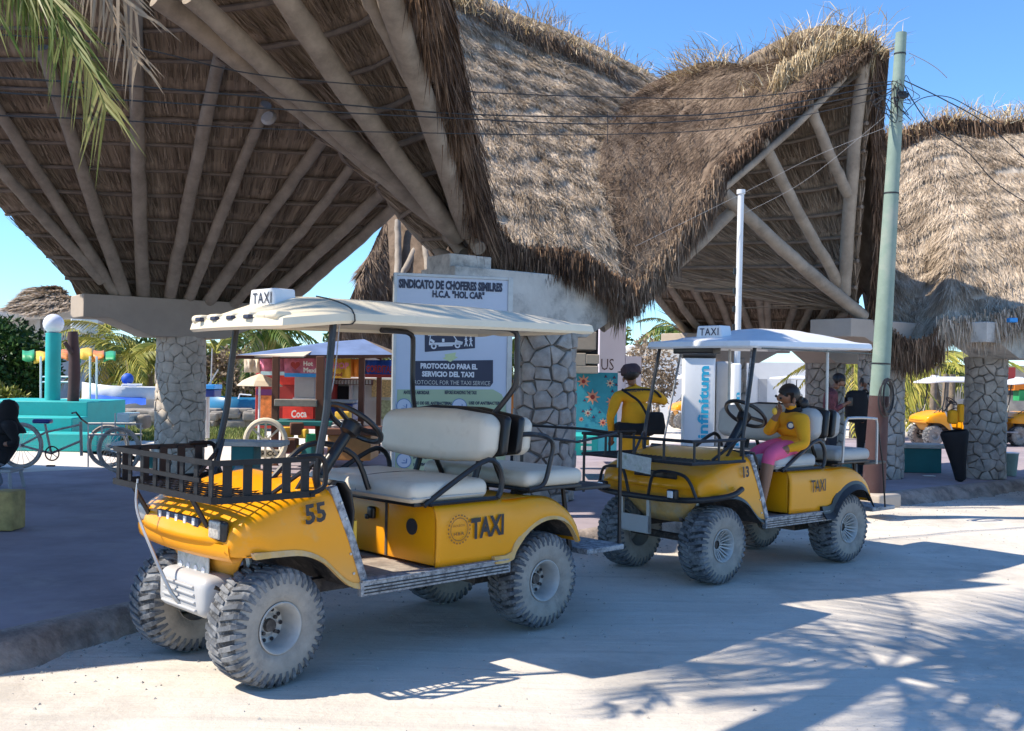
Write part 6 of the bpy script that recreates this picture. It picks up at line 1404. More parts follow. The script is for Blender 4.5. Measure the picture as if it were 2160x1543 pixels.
# ------------------------------------------------------------------ between the columns: mural, stair, walls
mu = thing('mural_wall',gnd(1250,965,WALK_Z),'turquoise wall painted with coral and navy flowers beside the stone column','wall'); MU = mu.location.copy(); zm = 15.2
b = MB(); pbox(b,1200,786,1302,960,zm,.25); b.build('wall',M['muralblue'],mu,world=MU,smooth=False)
b = MB(); pbox(b,1196,920,1262,962,zm-1.6,.9); b.build('teal_step',M['teal'],mu,world=MU,smooth=False,bevel=.01)
for (y0_,y1_) in ((928,936),(942,950)): b = MB(); pbox(b,1226,y0_,1248,y1_,zm-1.66,.04); b.build('white_block',M['wallwhite'],mu,world=MU,smooth=False)
def flower(cx,cy,r_,m,n=8,rot=0):
    b = MB(); P=[]
    for k in range(n*2): a = rot+PI*k/n; q = r_ if k%2==0 else r_*.45; P.append(at(cx+q*math.cos(a),cy+q*math.sin(a),zm-.012))
    P.append(at(cx,cy,zm-.014)); b.add(P,[(k,(k+1)%(2*n),2*n) for k in range(2*n)]); f_ = b.build('painted_flower',M[m],mu,world=MU,smooth=False)
    b = MB(); P=[at(cx+r_*.28*math.cos(a),cy+r_*.28*math.sin(a),zm-.018) for a in np.linspace(0,2*PI,12,endpoint=False)]; b.add(P,[tuple(range(12))]); b.build('flower_centre',M['red'],f_,smooth=False)
for f_ in ((1231,805,15,'muralpink'),(1250,838,17,'muralpink'),(1290,848,13,'muralpink'),(1287,809,10,'beige'),(1240,872,9,'beige'),(1272,892,10,'muralpink'),(1226,885,6,'muralpink')): flower(*f_)
for (x,y) in ((1296,797),(1278,795),(1300,812),(1292,826),(1246,864),(1230,868),(1252,880),(1233,845),(1265,870)): flower(x,y,4.5,'muralnavy',3,.5)
tw = thing('rendered_tower',gnd(1292,950,WALK_Z),'tall pale lavender rendered wall with painted letters above the mural','wall'); TWR = tw.location.copy()
b = MB(); pbox(b,1263,640,1319,960,16.2,.5); b.build('wall',M['lav'],tw,world=TWR,smooth=False,bevel=.01); b = MB(); pbox(b,1319,752,1352,900,16.2,.6); b.build('low_wall',M['lav'],tw,world=TWR,smooth=False)
b = MB(); a_ = at(1268,781,16.15); put_text(b,'US',a_,(1,0,0.0),(0,0,1),.18,.20,-.0,lift=0); b.build('lettering',M['maroon'],tw,world=TWR,smooth=False)
sr = thing('concrete_stair',gnd(1238,950,WALK_Z),'stack of rendered concrete stair blocks between column and mural','stair'); SR = sr.location.copy()
for (x0,y0_,x1,y1_) in ((1206,700,1258,738),(1206,745,1236,772),(1236,748,1264,768),(1200,660,1250,692),(1206,772,1262,788)): b = MB(); pbox(b,x0,y0_,x1,y1_,14.6,1.0); b.build('stair_block',M['conc'],sr,world=SR,smooth=False,bevel=.01)
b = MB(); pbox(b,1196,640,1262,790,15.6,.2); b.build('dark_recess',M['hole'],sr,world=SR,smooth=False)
wh = thing('white_building',at(1520,870,34),'long bright white building far behind the kiosk and carts','building'); WH = wh.location.copy(); WH.z=0; wh.location.z=0
b = MB(); pbox(b,1330,734,1560,900,34,8); b.build('wall',M['wallwhite'],wh,world=WH,smooth=False); b = MB(); pbox(b,1560,765,1720,900,35,6); b.build('wall',M['wallwhite'],wh,world=WH,smooth=False)
b = MB(); pbox(b,1325,730,1565,738,33.7,8.6); b.build('parapet',M['wallwhite'],wh,world=WH,smooth=False,bevel=.05)
b = MB(); pbox(b,1395,728,1460,734,33.9,2); b.build('roof_block',M['beige'],wh,world=WH,smooth=False)
for x in (1470,1600,1650): b = MB(); pbox(b,x,800,x+18,850,33.95 if x<1560 else 34.95,.1); b.build('window',M['wallgrey'],wh,world=WH,smooth=False)
gb_ = thing('grey_house',at(1960,880,36),'low dim grey house behind the palms between the right columns','house'); GB_ = gb_.location.copy(); GB_.z=0; gb_.location.z=0
b = MB(); pbox(b,1780,770,2300,900,36,6); b.build('wall',M['rock'],gb_,world=GB_,smooth=False)
for (x,y) in ((1905,815),(1945,815),(2060,810),(2125,800)): b = MB(); pbox(b,x,y,x+26,y+34,35.9,.15); b.build('window',M['hole'],gb_,world=GB_,smooth=False)
for (x,m,y) in ((2120,'red',775),(2140,'orange',800),(2150,'green',822)): b = MB(); pbox(b,x,y,x+22,y+24,24,.3); tag(b.build({'red':'red_sign','orange':'orange_sign','green':'green_tarpaulin'}[m],M[m],smooth=False),{'red':'dark red hanging panel at the right edge right of the last pillar','orange':'orange panel at the right edge right of the last pillar','green':'green tarpaulin at the right edge right of the last pillar'}[m],'panel')
# litter, bins, bucket
bg_ = thing('black_sack',gnd(2025,1003,WALK_Z),'black funnel-shaped cloth sack hanging narrow end down beside the right stone pillar','sack'); BG = bg_.location.copy()
A_,B_ = at(2010,890,14.3),at(2027,1000,14.3); b = MB(); b.lathe([(.02,0),(.07,.03),(.10,.25),(.15,.50),(.19,.68),(.17,.72)],(B_.x,B_.y,WALK_Z),(A_.x-B_.x,0,A_.z-WALK_Z),16); b.build('sack_body',M['blackcloth'],bg_,world=BG)
b = MB(); b.rbox(at(2010,880,14.3),(.14,.14,.20),.05,3); b.rbox(at(2026,872,14.25),(.07,.12,.26),.03,3); b.build('yellow_jacket',M['shirt'],bg_,world=BG)
b = MB(); q = gnd(2127,1004,WALK_Z); b.lathe([(0,0),(.11,0),(.14,.33),(.145,.34),(.12,.33),(.10,.05)],(q.x,q.y,WALK_Z+.006),(0,0,1),20); bu = b.build('bucket',mat('grey_green_plastic',(0.22,0.33,0.29),0.5,var=0.2,scale=6)); tag(bu,'grey-green plastic bucket right of the stone pillar at the right edge','bucket')
b = MB(); b.lathe([(0,.345),(.15,.345),(.15,.335)],(q.x,q.y,WALK_Z+.006),(0,0,1),20); b.build('lid',M['white'],bu)
b = MB(); q = gnd(1960,1003,WALK_Z+.02); b.rbox((q.x,q.y,WALK_Z+.012),(.16,.10,.012),.005,1); tag(b.build('paper_litter',M['wallwhite']),'flattened white paper lying on the pavement below the teal bench','litter')
b = MB(); q = gnd(8,1122,WALK_Z); b.rbox((q.x-.02,q.y+.1,WALK_Z+.17),(.20,.24,.33),.02,2); tag(b.build('yellow_block',mat('faded_yellow',(0.45,0.33,0.12),0.8,var=0.3,scale=8)),'faded yellow concrete block at the left edge of the pavement','block')
b = MB(); q = at(570,254,10.6); b.lathe([(0,0),(.07,.01),(.085,.04),(.06,.07),(0,.075)],q,(-.2,-1,.4),18); b.cyl(q,q+Vector((-.06,.25,.1)),.015,n=6); tag(b.build('round_lamp',M['wallgrey']),'small round pale lamp fixed under the thatch among the poles','lamp')

# ------------------------------------------------------------------ more carts
def far_cart(px,py,a,label,WB=1.65,roofmat='white',variant=1,s=0.8,z=None):
    p = gnd(px,py,WALK_Z if z is None else z); r_,_f = make_cart('golf_cart',(p.x,p.y,p.z),a,label,WB=WB,style='far',roofmat=roofmat,lod=0,variant=variant,group='yellow taxi carts parked in the distance'); r_.scale = (s,s,s); return r_
far_cart(2070,940,0.1,'distant yellow cart seen between the two right-hand stone columns')
far_cart(2248,941,0.05,'distant yellow cart cut by the right edge beyond the last pillar')
far_cart(1528,905,0.1,'distant yellow cart between the man in yellow and the phone kiosk')
far_cart(1655,905,PI+0.1,'distant yellow cart glimpsed behind the steering wheel of cart 13')
p = gnd(2190,1062,0.0); ct,_ = make_cart('golf_cart',(p.x+1.72,p.y+0.75,0.0),0.60,'yellow cart mostly outside the right edge with one dark front tyre showing',WB=1.65,style='far',roofmat='white',lod=0,variant=1)
# ------------------------------------------------------------------ people
def person(label, J, mats, rt=1.0, heads='hair', name='person', group=None, hair_long=False, look=(0,-1,0), fingers=True, spread=1.0):
    """J: joint positions; one continuous skinned body, materials by nearest bone"""
    V=[];R=[];E=[];idx={}
    def add(n,p,r,par=None):
        idx[n]=len(V); V.append(tuple(p)); R.append(r)
        if par: E.append((idx[par],idx[n]))
    P = {k:Vector(v) for k,v in J.items()}
    mid = lambda a,b,t=.5: a.lerp(b,t)
    add('pelvis',P['pelvis'],.135*rt); add('waist',mid(P['pelvis'],P['chest'],.45),.125*rt,'pelvis'); add('chest',P['chest'],.135*rt,'waist')
    add('upper',mid(P['chest'],P['neck'],.62),.095*rt,'chest'); add('neck',P['neck'],.052,'upper')
    hd = P['head']; up_ = (hd-P['neck']).normalized(); lk = Vector(look).normalized()
    add('skull0',mid(P['neck'],hd,.55),.062,'neck'); add('skull',hd+up_*0.01,.088,'skull0'); add('crown',hd+up_*.075,.066,'skull')
    add('jaw',hd+lk*.052-up_*.045,.042,'skull0'); add('nose',hd+lk*.098-up_*.004,.013,'skull')
    for s in 'lr':
        add('sh'+s,P['sh'+s],.066*rt**.5,'upper'); add('up'+s,mid(P['sh'+s],P['el'+s],.45),.052*rt**.5,'sh'+s); add('el'+s,P['el'+s],.042,'up'+s); add('fa'+s,mid(P['el'+s],P['ha'+s],.45),.038,'el'+s); add('wr'+s,mid(P['el'+s],P['ha'+s],.86),.026,'fa'+s); add('ha'+s,P['ha'+s],.030,'wr'+s)
        add('hip'+s,mid(P['pelvis'],P['kn'+s],.14)+ (P['kn'+s]-P['kn'+('r' if s=='l' else 'l')]).normalized()*.05,.098*rt,'pelvis'); add('th'+s,mid(P['pelvis'],P['kn'+s],.55),.080*rt**.7,'hip'+s); add('kn'+s,P['kn'+s],.055,'th'+s); add('ca'+s,mid(P['kn'+s],P['ft'+s],.35),.052,'kn'+s); add('an'+s,P['ft'+s],.036,'ca'+s)
        toe = P.get('toe'+s, P['ft'+s]+Vector((look[0],look[1],0)).normalized()*.14-Vector((0,0,.045))); add('toe'+s,toe,.034,'an'+s)
        if fingers:
            d = (P['ha'+s]-P['el'+s]).normalized(); sd = d.cross(lk); sd = sd.normalized() if sd.length>.1 else d.cross(Vector((0,0,1))).normalized(); dn = sd.cross(d).normalized()
            for k,(o,L) in enumerate(((-.026,.062),(-.009,.074),(.009,.070),(.025,.055))):
                b0 = P['ha'+s]+sd*o+d*.025; add('f%s%d'%(s,k),b0+d*L*.45+dn*.004,.0085,'ha'+s); add('g%s%d'%(s,k),b0+d*L*.8+dn*.022,.0075,'f%s%d'%(s,k))
            add('t'+s,P['ha'+s]+sd*-.042+d*.012,.010,'ha'+s); add('tt'+s,P['ha'+s]+sd*-.052+d*.038,.008,'t'+s)
    me = bpy.data.meshes.new('p'); me.from_pydata(V,E,[]); ob = bpy.data.objects.new('p',me); COL.objects.link(ob)
    md = ob.modifiers.new('k','SKIN'); md.use_smooth_shade = True; md.branch_smoothing = 0.6
    sv = me.skin_vertices[0].data
    for i,r in enumerate(R): sv[i].radius = (r,r)
    sv[0].use_root = True
    ss = ob.modifiers.new('s','SUBSURF'); ss.levels = 2; ss.render_levels = 2
    dg = bpy.context.evaluated_depsgraph_get(); m2 = bpy.data.meshes.new_from_object(ob.evaluated_get(dg)); bpy.data.objects.remove(ob)
    m2.name = name; m2.materials.clear()
    reg = {}
    for n in idx:
        k = n.rstrip('0123') 
        if n in ('pelvis','waist','chest','upper'): g='shirt'
        elif n in ('neck','skull0','skull','crown','jaw','nose'): g='skin'
        elif n[:2] in ('sh','up','el','fa'): g='shirt' if n[:2] in ('sh','up') or 'long' in mats else 'skin'
        elif n[:2] in ('wr','ha') or n[0] in 'fgt' and n[:2] not in ('th','to'): g='skin'
        elif n[:3]=='hip' or n[:2]=='th' or n[:2]=='kn': g='trousers'
        elif n[:2]=='ca' or n[:2]=='an': g='skin' if 'cropped' in mats else 'trousers'
        else: g='shoe'
        reg[idx[n]] = g
    order = ['shirt','skin','trousers','shoe']
    for g in order: m2.materials.append(M[mats.get(g,'skin')])
    C = np.array([p.center[:] for p in m2.polygons]); best = np.full(len(C),1e9); bi = np.zeros(len(C),int); VV = np.array(V)
    for (a,c) in E:
        A,B = VV[a],VV[c]; AB = B-A; t = np.clip(((C-A)@AB)/(AB@AB+1e-9),0,1); Q = A+t[:,None]*AB; ra = R[a]*(1-t)+R[c]*t; dd = np.linalg.norm(C-Q,axis=1)/ra
        u = dd < best; best[u] = dd[u]; own = np.where(t>.5,c,a); bi[u] = own[u]
    hem = P['pelvis'].z-mats.get('hem',.10)
    for i,p in enumerate(m2.polygons):
        g = reg[bi[i]]
        if g=='trousers' and bi[i] in (idx['hipl'],idx['hipr']) and C[i][2] > hem: g='shirt'
        p.material_index = order.index(g); p.use_smooth = True
    o = bpy.data.objects.new(name,m2); COL.objects.link(o); tag(o,label,'person',group)
    # hair
    b = MB(); hc = hd+up_*.024-lk*.026; b.sphere(hc,.090,18,(1.0,1.0,1.02))
    vs=[]
    X,Y_,_z = frame(lk)
    for q in b.v:
        d = Vector(q)-hc; f = d.normalized().dot(lk); u = d.normalized().dot(up_)
        if f > .15 and u < .45: d = d*(1-.40*min(1,(f-.15)*2.6))
        if u < -.35: d = d*(1-.25*min(1,(-.35-u)*2))
        vs.append(tuple(hc+d))
    b.v = vs; hobj = b.build('hair',M['hair'],o)
    for e in (-1,1):
        sdv = lk.cross(up_).normalized(); b = MB(); b.sphere(hd+sdv*e*.086-up_*.005,.026,8,(.5,.9,1.1)); b.build('ear',M['skin'],o)
        b = MB(); b.sphere(hd+sdv*e*.032+lk*.083+up_*.010,.012,8); b.build('eye',M['plastic'],o)
    b = MB(); b.bar(hd+lk*.092-up_*.045-lk.cross(up_)*.02,hd+lk*.092-up_*.045+lk.cross(up_)*.02,.008,.007); b.build('mouth',M['maroon'],o)
    return o,P
d0 = 10.2
def A(px,py,z=d0): return at(px,py,z)
man,PJ = person('man seen from behind in a yellow shirt with black shoulder strap and dark cap',
  dict(head=A(1330,795),neck=A(1336,815),chest=A(1342,850),pelvis=A(1338,925),shl=A(1303,836,10.15),elr=A(1404,848,10.35),har=A(1378,838,10.62),shr=A(1381,836,10.3),ell=A(1287,880,10.1),hal=A(1291,928,10.25),knl=A(1322,1005,10.1),knr=A(1356,1005,10.3),ftl=Vector((A(1320,1000,10.1).x,10.1,WALK_Z+.075)),ftr=Vector((A(1358,1000,10.3).x,10.3,WALK_Z+.075))),
  dict(shirt='shirt',long=1,trousers='navycloth',shoe='plastic',hem=.20),rt=1.38,look=(-.35,.9,-.25))
b = MB(); hc = PJ['head']+Vector((0,0,.075)); b.lathe([(0,.055),(.07,.045),(.102,.005),(.104,-.05),(.10,-.055)],hc,(-.1,.2,1),20); cp = b.build('cap',M['maroon'],man); 
b = MB(); b.rbox(hc+Vector((-.04,.10,-.03)),(.15,.12,.015),.006,2); b.build('brim',M['plastic'],cp)
b = MB(); b.tube(crspline([A(1312,822,10.04),A(1330,834,10.0),A(1350,850,9.985),A(1370,885,10.0),A(1384,905,10.05)],20),.013,6); b.tube(crspline([A(1312,824,10.03),A(1345,822,10.04),A(1378,824,10.14),A(1394,838,10.24)],12),.012,6); b.build('shoulder_strap',M['blackcloth'],man)
b = MB(); put_text(b,'HOLBOX',A(1324,829,10.02),(1,0,.12),(-.1,0,1),.035,.15,.02,lift=.02); b.build('back_print',M['ink'],man,smooth=False)
b = MB(); b.rbox(A(1384,893,10.0),(.17,.12,.22),.03,3,fn=lambda p,h:np.array([p[0]*(1-.25*p[2]/h[2]),p[1],p[2]])); sb = b.build('shoulder_bag',M['blackcloth']); tag(sb,'black shoulder bag at the hip of the man in yellow','bag')
b = MB(); b.rbox(A(1338,905,10.2),(.40,.33,.13),.06,4); tag(b.build('waist_pouch',M['blackcloth']),'black pouch round the waist of the man in yellow','bag')
# woman on the front seat of cart two
W_ = lambda x,y,z: cart2.matrix_basis @ Vector((x,y,z))
bpy.context.view_layer.update()
look = (-.93,-.34,-.12)
wom,PW_ = person('woman in yellow shirt and pink trousers sitting in the cart, hand at her mouth',
  dict(head=at(1661,838,8.30),neck=at(1673,866,8.36),chest=at(1673,900,8.36),pelvis=at(1672,946,8.38),shl=at(1690,884,8.16),ell=at(1699,938,8.02),hal=at(1644,952,7.98),shr=at(1652,884,8.52),elr=at(1618,912,8.30),har=at(1641,872,8.20),
       knl=at(1622,962,7.86),knr=at(1590,957,8.10),ftl=at(1606,1062,7.86),ftr=at(1592,1050,8.06),toel=at(1585,1075,7.78),toer=at(1572,1064,7.98)),
  dict(shirt='shirt',long=1,trousers='pink',cropped=1,shoe='plastic',hem=.02),rt=1.42,look=look)
b = MB(); b.sphere(at(1692,852,8.40),.055,12); b.tube([at(1684,842,8.38),at(1692,856,8.40),at(1694,872,8.40)],[.04,.035,.012],8); b.build('hair_bun',M['hair'],wom)
b = MB(); b.tube(crspline([at(1690,850,8.42),at(1699,862,8.43),at(1702,885,8.42),at(1698,905,8.40)],12),[.03,.035,.036,.036,.035,.033,.03,.028,.024,.02,.014,.006],8); b.build('ponytail',M['hair'],wom)
b = MB(); b.lathe([(.066,-.01),(.074,.0),(.060,.03)],at(1674,868,8.36),(-.15,0,1),18); b.build('collar',M['blackcloth'],wom)
b = MB(); q = at(1668,898,8.17); b.cyl(q,q+Vector((-.3,-1,0)).normalized()*.012,.032,n=20); bd = b.build('chest_badge',M['signink'],wom); b = MB(); b.cyl(q,q+Vector((-.3,-1,0)).normalized()*.015,.020,n=16); b.build('badge_centre',M['cream'],bd)
b = MB(); b.sphere(at(1634,868,8.16),.022,8,(1,.8,1.4)); tag(b.build('fruit_snack',M['yelb']),'small yellow snack held at the mouth of the seated woman','snack')
# young man with phone
z_=13.9
yp,PY = person('young man in a maroon checked shirt looking down at a phone beside the utility pole',
  dict(head=at(1770,806,z_-.05),neck=at(1757,820,z_),chest=at(1752,845,z_),pelvis=at(1752,898,z_),shl=at(1757,832,z_-.2),shr=at(1750,830,z_+.2),ell=at(1756,866,z_-.24),hal=at(1784,852,z_-.12),elr=at(1760,866,z_+.22),har=at(1786,852,z_+.06),knl=at(1756,945,z_-.1),knr=at(1750,945,z_+.1),ftl=Vector((at(1756,945,z_).x,z_-.1,WALK_Z+.075)),ftr=Vector((at(1748,945,z_).x,z_+.12,WALK_Z+.075))),
  dict(shirt='plaid',long=1,trousers='navycloth',shoe='plastic',hem=.12),look=(.85,-.15,-.55))
b = MB(); b.rbox(at(1790,848,z_-.03),(.09,.07,.12),.008,2,rz=.3); tag(b.build('phone',M['plastic']),'dark phone held by the young man in the checked shirt','phone')
z_=14.6
bk_,PB = person('person in black clothing mostly hidden behind the utility pole',
  dict(head=at(1828,812,z_),neck=at(1826,826,z_),chest=at(1822,850,z_),pelvis=at(1822,900,z_),shl=at(1804,838,z_-.05),shr=at(1842,838,z_+.05),ell=at(1800,868,z_-.1),hal=at(1812,885,z_-.2),elr=at(1850,868,z_),har=at(1840,885,z_-.2),knl=at(1816,938,z_),knr=at(1830,938,z_),ftl=Vector((at(1815,945,z_).x,z_,WALK_Z+.075)),ftr=Vector((at(1832,945,z_).x,z_,WALK_Z+.075))),
  dict(shirt='blackcloth',long=1,trousers='blackcloth',shoe='plastic',hem=.12),rt=1.1,look=(.3,-1,0))
b = MB(); b.rbox(at(1806,858,14.35),(.30,.22,.46),.10,4); tag(b.build('backpack',M['blackcloth']),'bulky black backpack worn by the person behind the utility pole','backpack')
# seated figure at the left edge
z_=11.6
sp_,PS = person('person in black hooded jacket and grey trousers sitting at the left edge, arms folded',
  dict(head=at(17,866,z_),neck=at(16,888,z_),chest=at(14,915,z_),pelvis=at(8,966,z_),shl=at(22,902,z_-.18),shr=at(8,902,z_+.18),ell=at(34,935,z_-.2),hal=at(8,938,z_-.2),elr=at(30,937,z_+.15),har=at(14,940,z_-.02),knl=at(-26,962,z_-.15),knr=at(-30,962,z_+.1),ftl=Vector((at(4,1020,z_-.1).x,z_-.12,WALK_Z+.07)),ftr=Vector((at(-12,1020,z_).x,z_+.1,WALK_Z+.07))),
  dict(shirt='blackcloth',long=1,trousers='greycloth',shoe='plastic',hem=.05),rt=1.45,look=(-.8,-.5,-.1),fingers=False)
b = MB(); b.lathe([(0,.13),(.06,.115),(.105,.05),(.115,-.02),(.11,-.08),(.14,-.14),(.20,-.20),(.22,-.24)],PS['head'],(.1,0,1),18); b.build('hood',M['blackcloth'],sp_)
stl = thing('stool',(PS['pelvis'].x,PS['pelvis'].y,WALK_Z),'low pale plastic stool under the person in the black jacket','stool'); hz_ = PS['pelvis'].z-.12-WALK_Z
b = MB(); b.rbox((0,0,hz_-.02),(.32,.32,.04),.015,2); b.build('seat',M['wallgrey'],stl)
for (sx,sy) in ((1,1),(1,-1),(-1,1),(-1,-1)): b = MB(); b.bar((.16*sx,.16*sy,0),(.13*sx,.13*sy,hz_-.03),.03,.03); b.build('leg',M['wallgrey'],stl)
z_=13.2
ov,PO = person('person in a bright orange top glimpsed between the signboard and the stone column',
  dict(head=at(1068,806,z_),neck=at(1069,822,z_),chest=at(1070,850,z_),pelvis=at(1070,905,z_),shl=at(1048,834,z_),shr=at(1090,834,z_),ell=at(1044,868,z_),hal=at(1050,895,z_-.1),elr=at(1092,868,z_),har=at(1088,895,z_-.1),knl=at(1064,950,z_),knr=at(1078,950,z_),ftl=Vector((at(1063,950,z_).x,z_,WALK_Z+.075)),ftr=Vector((at(1079,950,z_).x,z_,WALK_Z+.075))),
  dict(shirt='orange',long=1,trousers='navycloth',shoe='plastic',hem=.1),look=(0,-1,0))

# ------------------------------------------------------------------ vegetation
def frond_mesh(L, droop, n, wl, mat_, seed, hang=0.6, w=0.028, arch=0.25):
    rg = np.random.default_rng(seed); P=[]; 
    for k in range(16):
        t=k/15; P.append(np.array([L*t*(1-.12*t*t*droop),0,L*(arch*t-droop*t*t)]))
    P = np.array(P); b = MB(); b.tube(P,[.018*(1-.8*k/15)*max(1,L/2.2) for k in range(16)],5)
    t = np.concatenate([np.linspace(.12,.99,n)]*2); s = np.repeat([-1,1],n); t = t+rg.normal(size=2*n)*.004; t = np.clip(t,.1,.995); i = np.minimum((t*15).astype(int),14); f = (t*15-i)[:,None]
    root = P[i]*(1-f)+P[i+1]*f; tan = P[i+1]-P[i]; tan /= np.linalg.norm(tan,axis=1,keepdims=True)
    l = wl*np.sin(PI*np.clip(t*.85+.12,0,1))**.7*rg.uniform(.8,1.15,2*n); d = np.array([0,1,0])*s[:,None]*1.0+tan*(.55+.5*t[:,None])+np.array([0,0,-1])*(hang*rg.uniform(.6,1.3,2*n))[:,None]
    d /= np.linalg.norm(d,axis=1,keepdims=True); dr = np.zeros_like(d); dr[:,2] = -l*hang*.55
    sd = np.cross(d,tan); sd /= np.linalg.norm(sd,axis=1,keepdims=True)+1e-9; sd = sd*.35+tan*.9; sd -= d*(sd*d).sum(1)[:,None]; sd /= np.linalg.norm(sd,axis=1,keepdims=True)
    v,tt,uv = blades(root,d*l[:,None],w*np.ones(2*n)*rg.uniform(.8,1.2,2*n),np.clip(rg.normal(.5,.25,2*n)+.25*(t-.5),0,1),sd,dr)
    vb = np.array(b.v); tb=[]; 
    for q in b.f:
        for k in range(1,len(q)-1): tb.append((q[0],q[k],q[k+1]))
    tb = np.array(tb); V_ = np.concatenate([vb,v]); T_ = np.concatenate([tb,tt+len(vb)]); U_ = np.concatenate([np.tile([.75,.5],(tb.size,1)),uv])
    o = raw_mesh('frond',V_,T_,MATS[mat_],None,U_); me = o.data; bpy.data.objects.remove(o); return me
def palm(base, crown, nf, L, label, mat_='leaf_palm', seed=1, droop=.75, lean=1.0, r=.11, group=None, el=(-.3,.9), az=None, n=34, w=.03, wl=.55, hang=.6, name='palm_tree'):
    rg = random.Random(seed); root = empty(name,base); tag(root,label,'palm tree',group); b = MB(); B_,C_ = V3(base),V3(crown); pts=[]
    for k in range(14): t=k/13; pts.append((C_-B_)*t*1.0+np.array([(C_-B_)[0],(C_-B_)[1],0])*(-.25*math.sin(PI*t)*lean*.6))
    b.tube(pts,[r*(1.25-.45*k/13)*(1+.05*(k%2)) for k in range(14)],12); b.build('trunk',M['trunk'],root)
    ms = [frond_mesh(L,droop,n,wl,mat_,seed*7+k,hang,w) for k in range(3)]
    for k in range(nf):
        o = bpy.data.objects.new('frond',ms[k%3]); COL.objects.link(o); o.parent = root; o.location = tuple(C_-B_)
        a = (az[k] if az else 2*PI*k/nf*1.618*2); e = rg.uniform(*el); s_ = rg.uniform(.8,1.1); o.rotation_euler = (rg.uniform(-.3,.3),-e,a); o.scale=(s_,s_,s_)
    return root
def bush(name, spots, label, mat_='leaf_dark', n=4000, leaf=.12, cat='bush', group=None, base=None, kind=None):
    root = empty(name,base or (spots[0][0].x,spots[0][0].y,WALK_Z)); tag(root,label,cat,group,kind); P=[];D=[];Rn=[]
    tot = sum(s[1]**2 for s in spots)
    for (c,r_,fl_) in spots:
        k = int(n*r_*r_/tot); d = RNG.normal(size=(k,3)); d /= np.linalg.norm(d,axis=1,keepdims=True); rad_ = r_*(0.55+0.5*RNG.random(k)**.6)*(1+.22*np.sin(d[:,0]*7+c.x)*np.cos(d[:,2]*6+c.z)); p = V3(c)+d*rad_[:,None]*np.array([1,1,fl_]); P.append(p); q = d+RNG.normal(size=(k,3))*.8; q[:,2]-=.2; D.append(q/np.linalg.norm(q,axis=1,keepdims=True)); Rn.append(np.clip(.5+.28*np.sin(p[:,0]*3.1+p[:,2]*4)+RNG.normal(size=k)*.2,0,1))
    P=np.concatenate(P);D=np.concatenate(D);Rn=np.concatenate(Rn); vv,tt,uv = blades(P,D*leaf*RNG.uniform(.5,1.4,(len(P),1)),leaf*.5,Rn); 
    raw_mesh('foliage',vv,tt,MATS[mat_],root,uv,root.location); b = MB()
    for (c,r_,fl_) in spots[:4]: b.tube(crspline([(c.x+.1,c.y,WALK_Z),(c.x-.05,c.y,(c.z+WALK_Z)/2),(c.x,c.y,c.z)],6),.05,6)
    b.build('stem',M['trunk'],root,world=root.location); return root
# coconut palm beside the camera whose fronds hang into the top left corner and shade the road
cr = Vector((-2.05,4.75,4.55))
az = [0.05,-.35,.42,-.8,.85,1.3,-1.25,1.8,-1.8,2.3,-2.3,2.8,-2.8,.2,-.15,.62,-.6,1.05,-1.05,.3,-.5,3.1]
pk = palm((-3.3,0.9,0.0),cr,22,2.5,'coconut palm rooted left of the camera with fronds hanging into the top left corner',seed=3,droop=.34,el=(.10,.55),az=az,n=46,wl=.62,hang=.5,w=.034,r=.13)
# the hanging frond seen in the picture
def free_frond(path,n,wl,parent,seed,m_='leaf_yellow',w=.030,down=1.0):
    rg = np.random.default_rng(seed); P = crspline(path,24); b = MB(); b.tube(P,[.016*(1-.75*k/23) for k in range(24)],6)
    t = np.concatenate([np.linspace(.03,.99,n)]*2); s = np.repeat([-1,1],n); x = t*23; i = np.minimum(x.astype(int),22); f=(x-i)[:,None]; root = P[i]*(1-f)+P[i+1]*f; tan = P[i+1]-P[i]; tan /= np.linalg.norm(tan,axis=1,keepdims=True)
    side = np.cross(tan,np.array([0,1,.15])); side /= np.linalg.norm(side,axis=1,keepdims=True)
    l = wl*(1-.45*t)*rg.uniform(.75,1.1,2*n); d = side*s[:,None]*(.50+.2*rg.random((2*n,1)))+tan*.75+np.array([0,0,-1])*down*rg.uniform(.5,1.0,(2*n,1))+np.array([0,1,0])*rg.normal(size=(2*n,1))*.22; d /= np.linalg.norm(d,axis=1,keepdims=True)
    sd = np.cross(d,np.array([0,1,0])); sd /= np.linalg.norm(sd,axis=1,keepdims=True); dr = np.zeros_like(d); dr[:,2] = -l*.12
    v,tt,uv = blades(root,d*l[:,None],w*rg.uniform(.6,1.1,2*n),np.clip(rg.normal(.42,.2,2*n)+.5*(t-.35),0,1),sd,dr); vb=np.array(b.v); tb=[]
    for q in b.f:
        for k in range(1,len(q)-1): tb.append((q[0],q[k],q[k+1]))
    tb=np.array(tb); return raw_mesh('frond',np.concatenate([vb,v]),np.concatenate([tb,tt+len(vb)]),MATS[m_],parent,np.concatenate([np.tile([.75,.5],(tb.size,1)),uv]),parent.location)
free_frond([cr,at(-60,-240,4.6),at(60,-60,4.5),at(113,8,4.45),at(150,84,4.4),at(194,160,4.35),at(225,235,4.3)],95,.52,pk,5,'leaf_palm',.013,.75)
free_frond([cr,at(-150,-230,4.4),at(-80,-90,4.3),at(-40,-20,4.2),at(-10,20,4.2)],70,.5,pk,6,'leaf_palm',.014,1.5)
free_frond([cr,at(-80,-220,4.5),at(0,-110,4.5),at(60,-40,4.45),at(130,0,4.4)],90,.58,pk,8,'leaf_palm',.013,1.8)
free_frond([cr,at(60,-260,4.9),at(180,-90,4.85),at(250,60,4.8),at(290,130,4.75)],44,.40,pk,9,'leaf_dry',.014,.8)
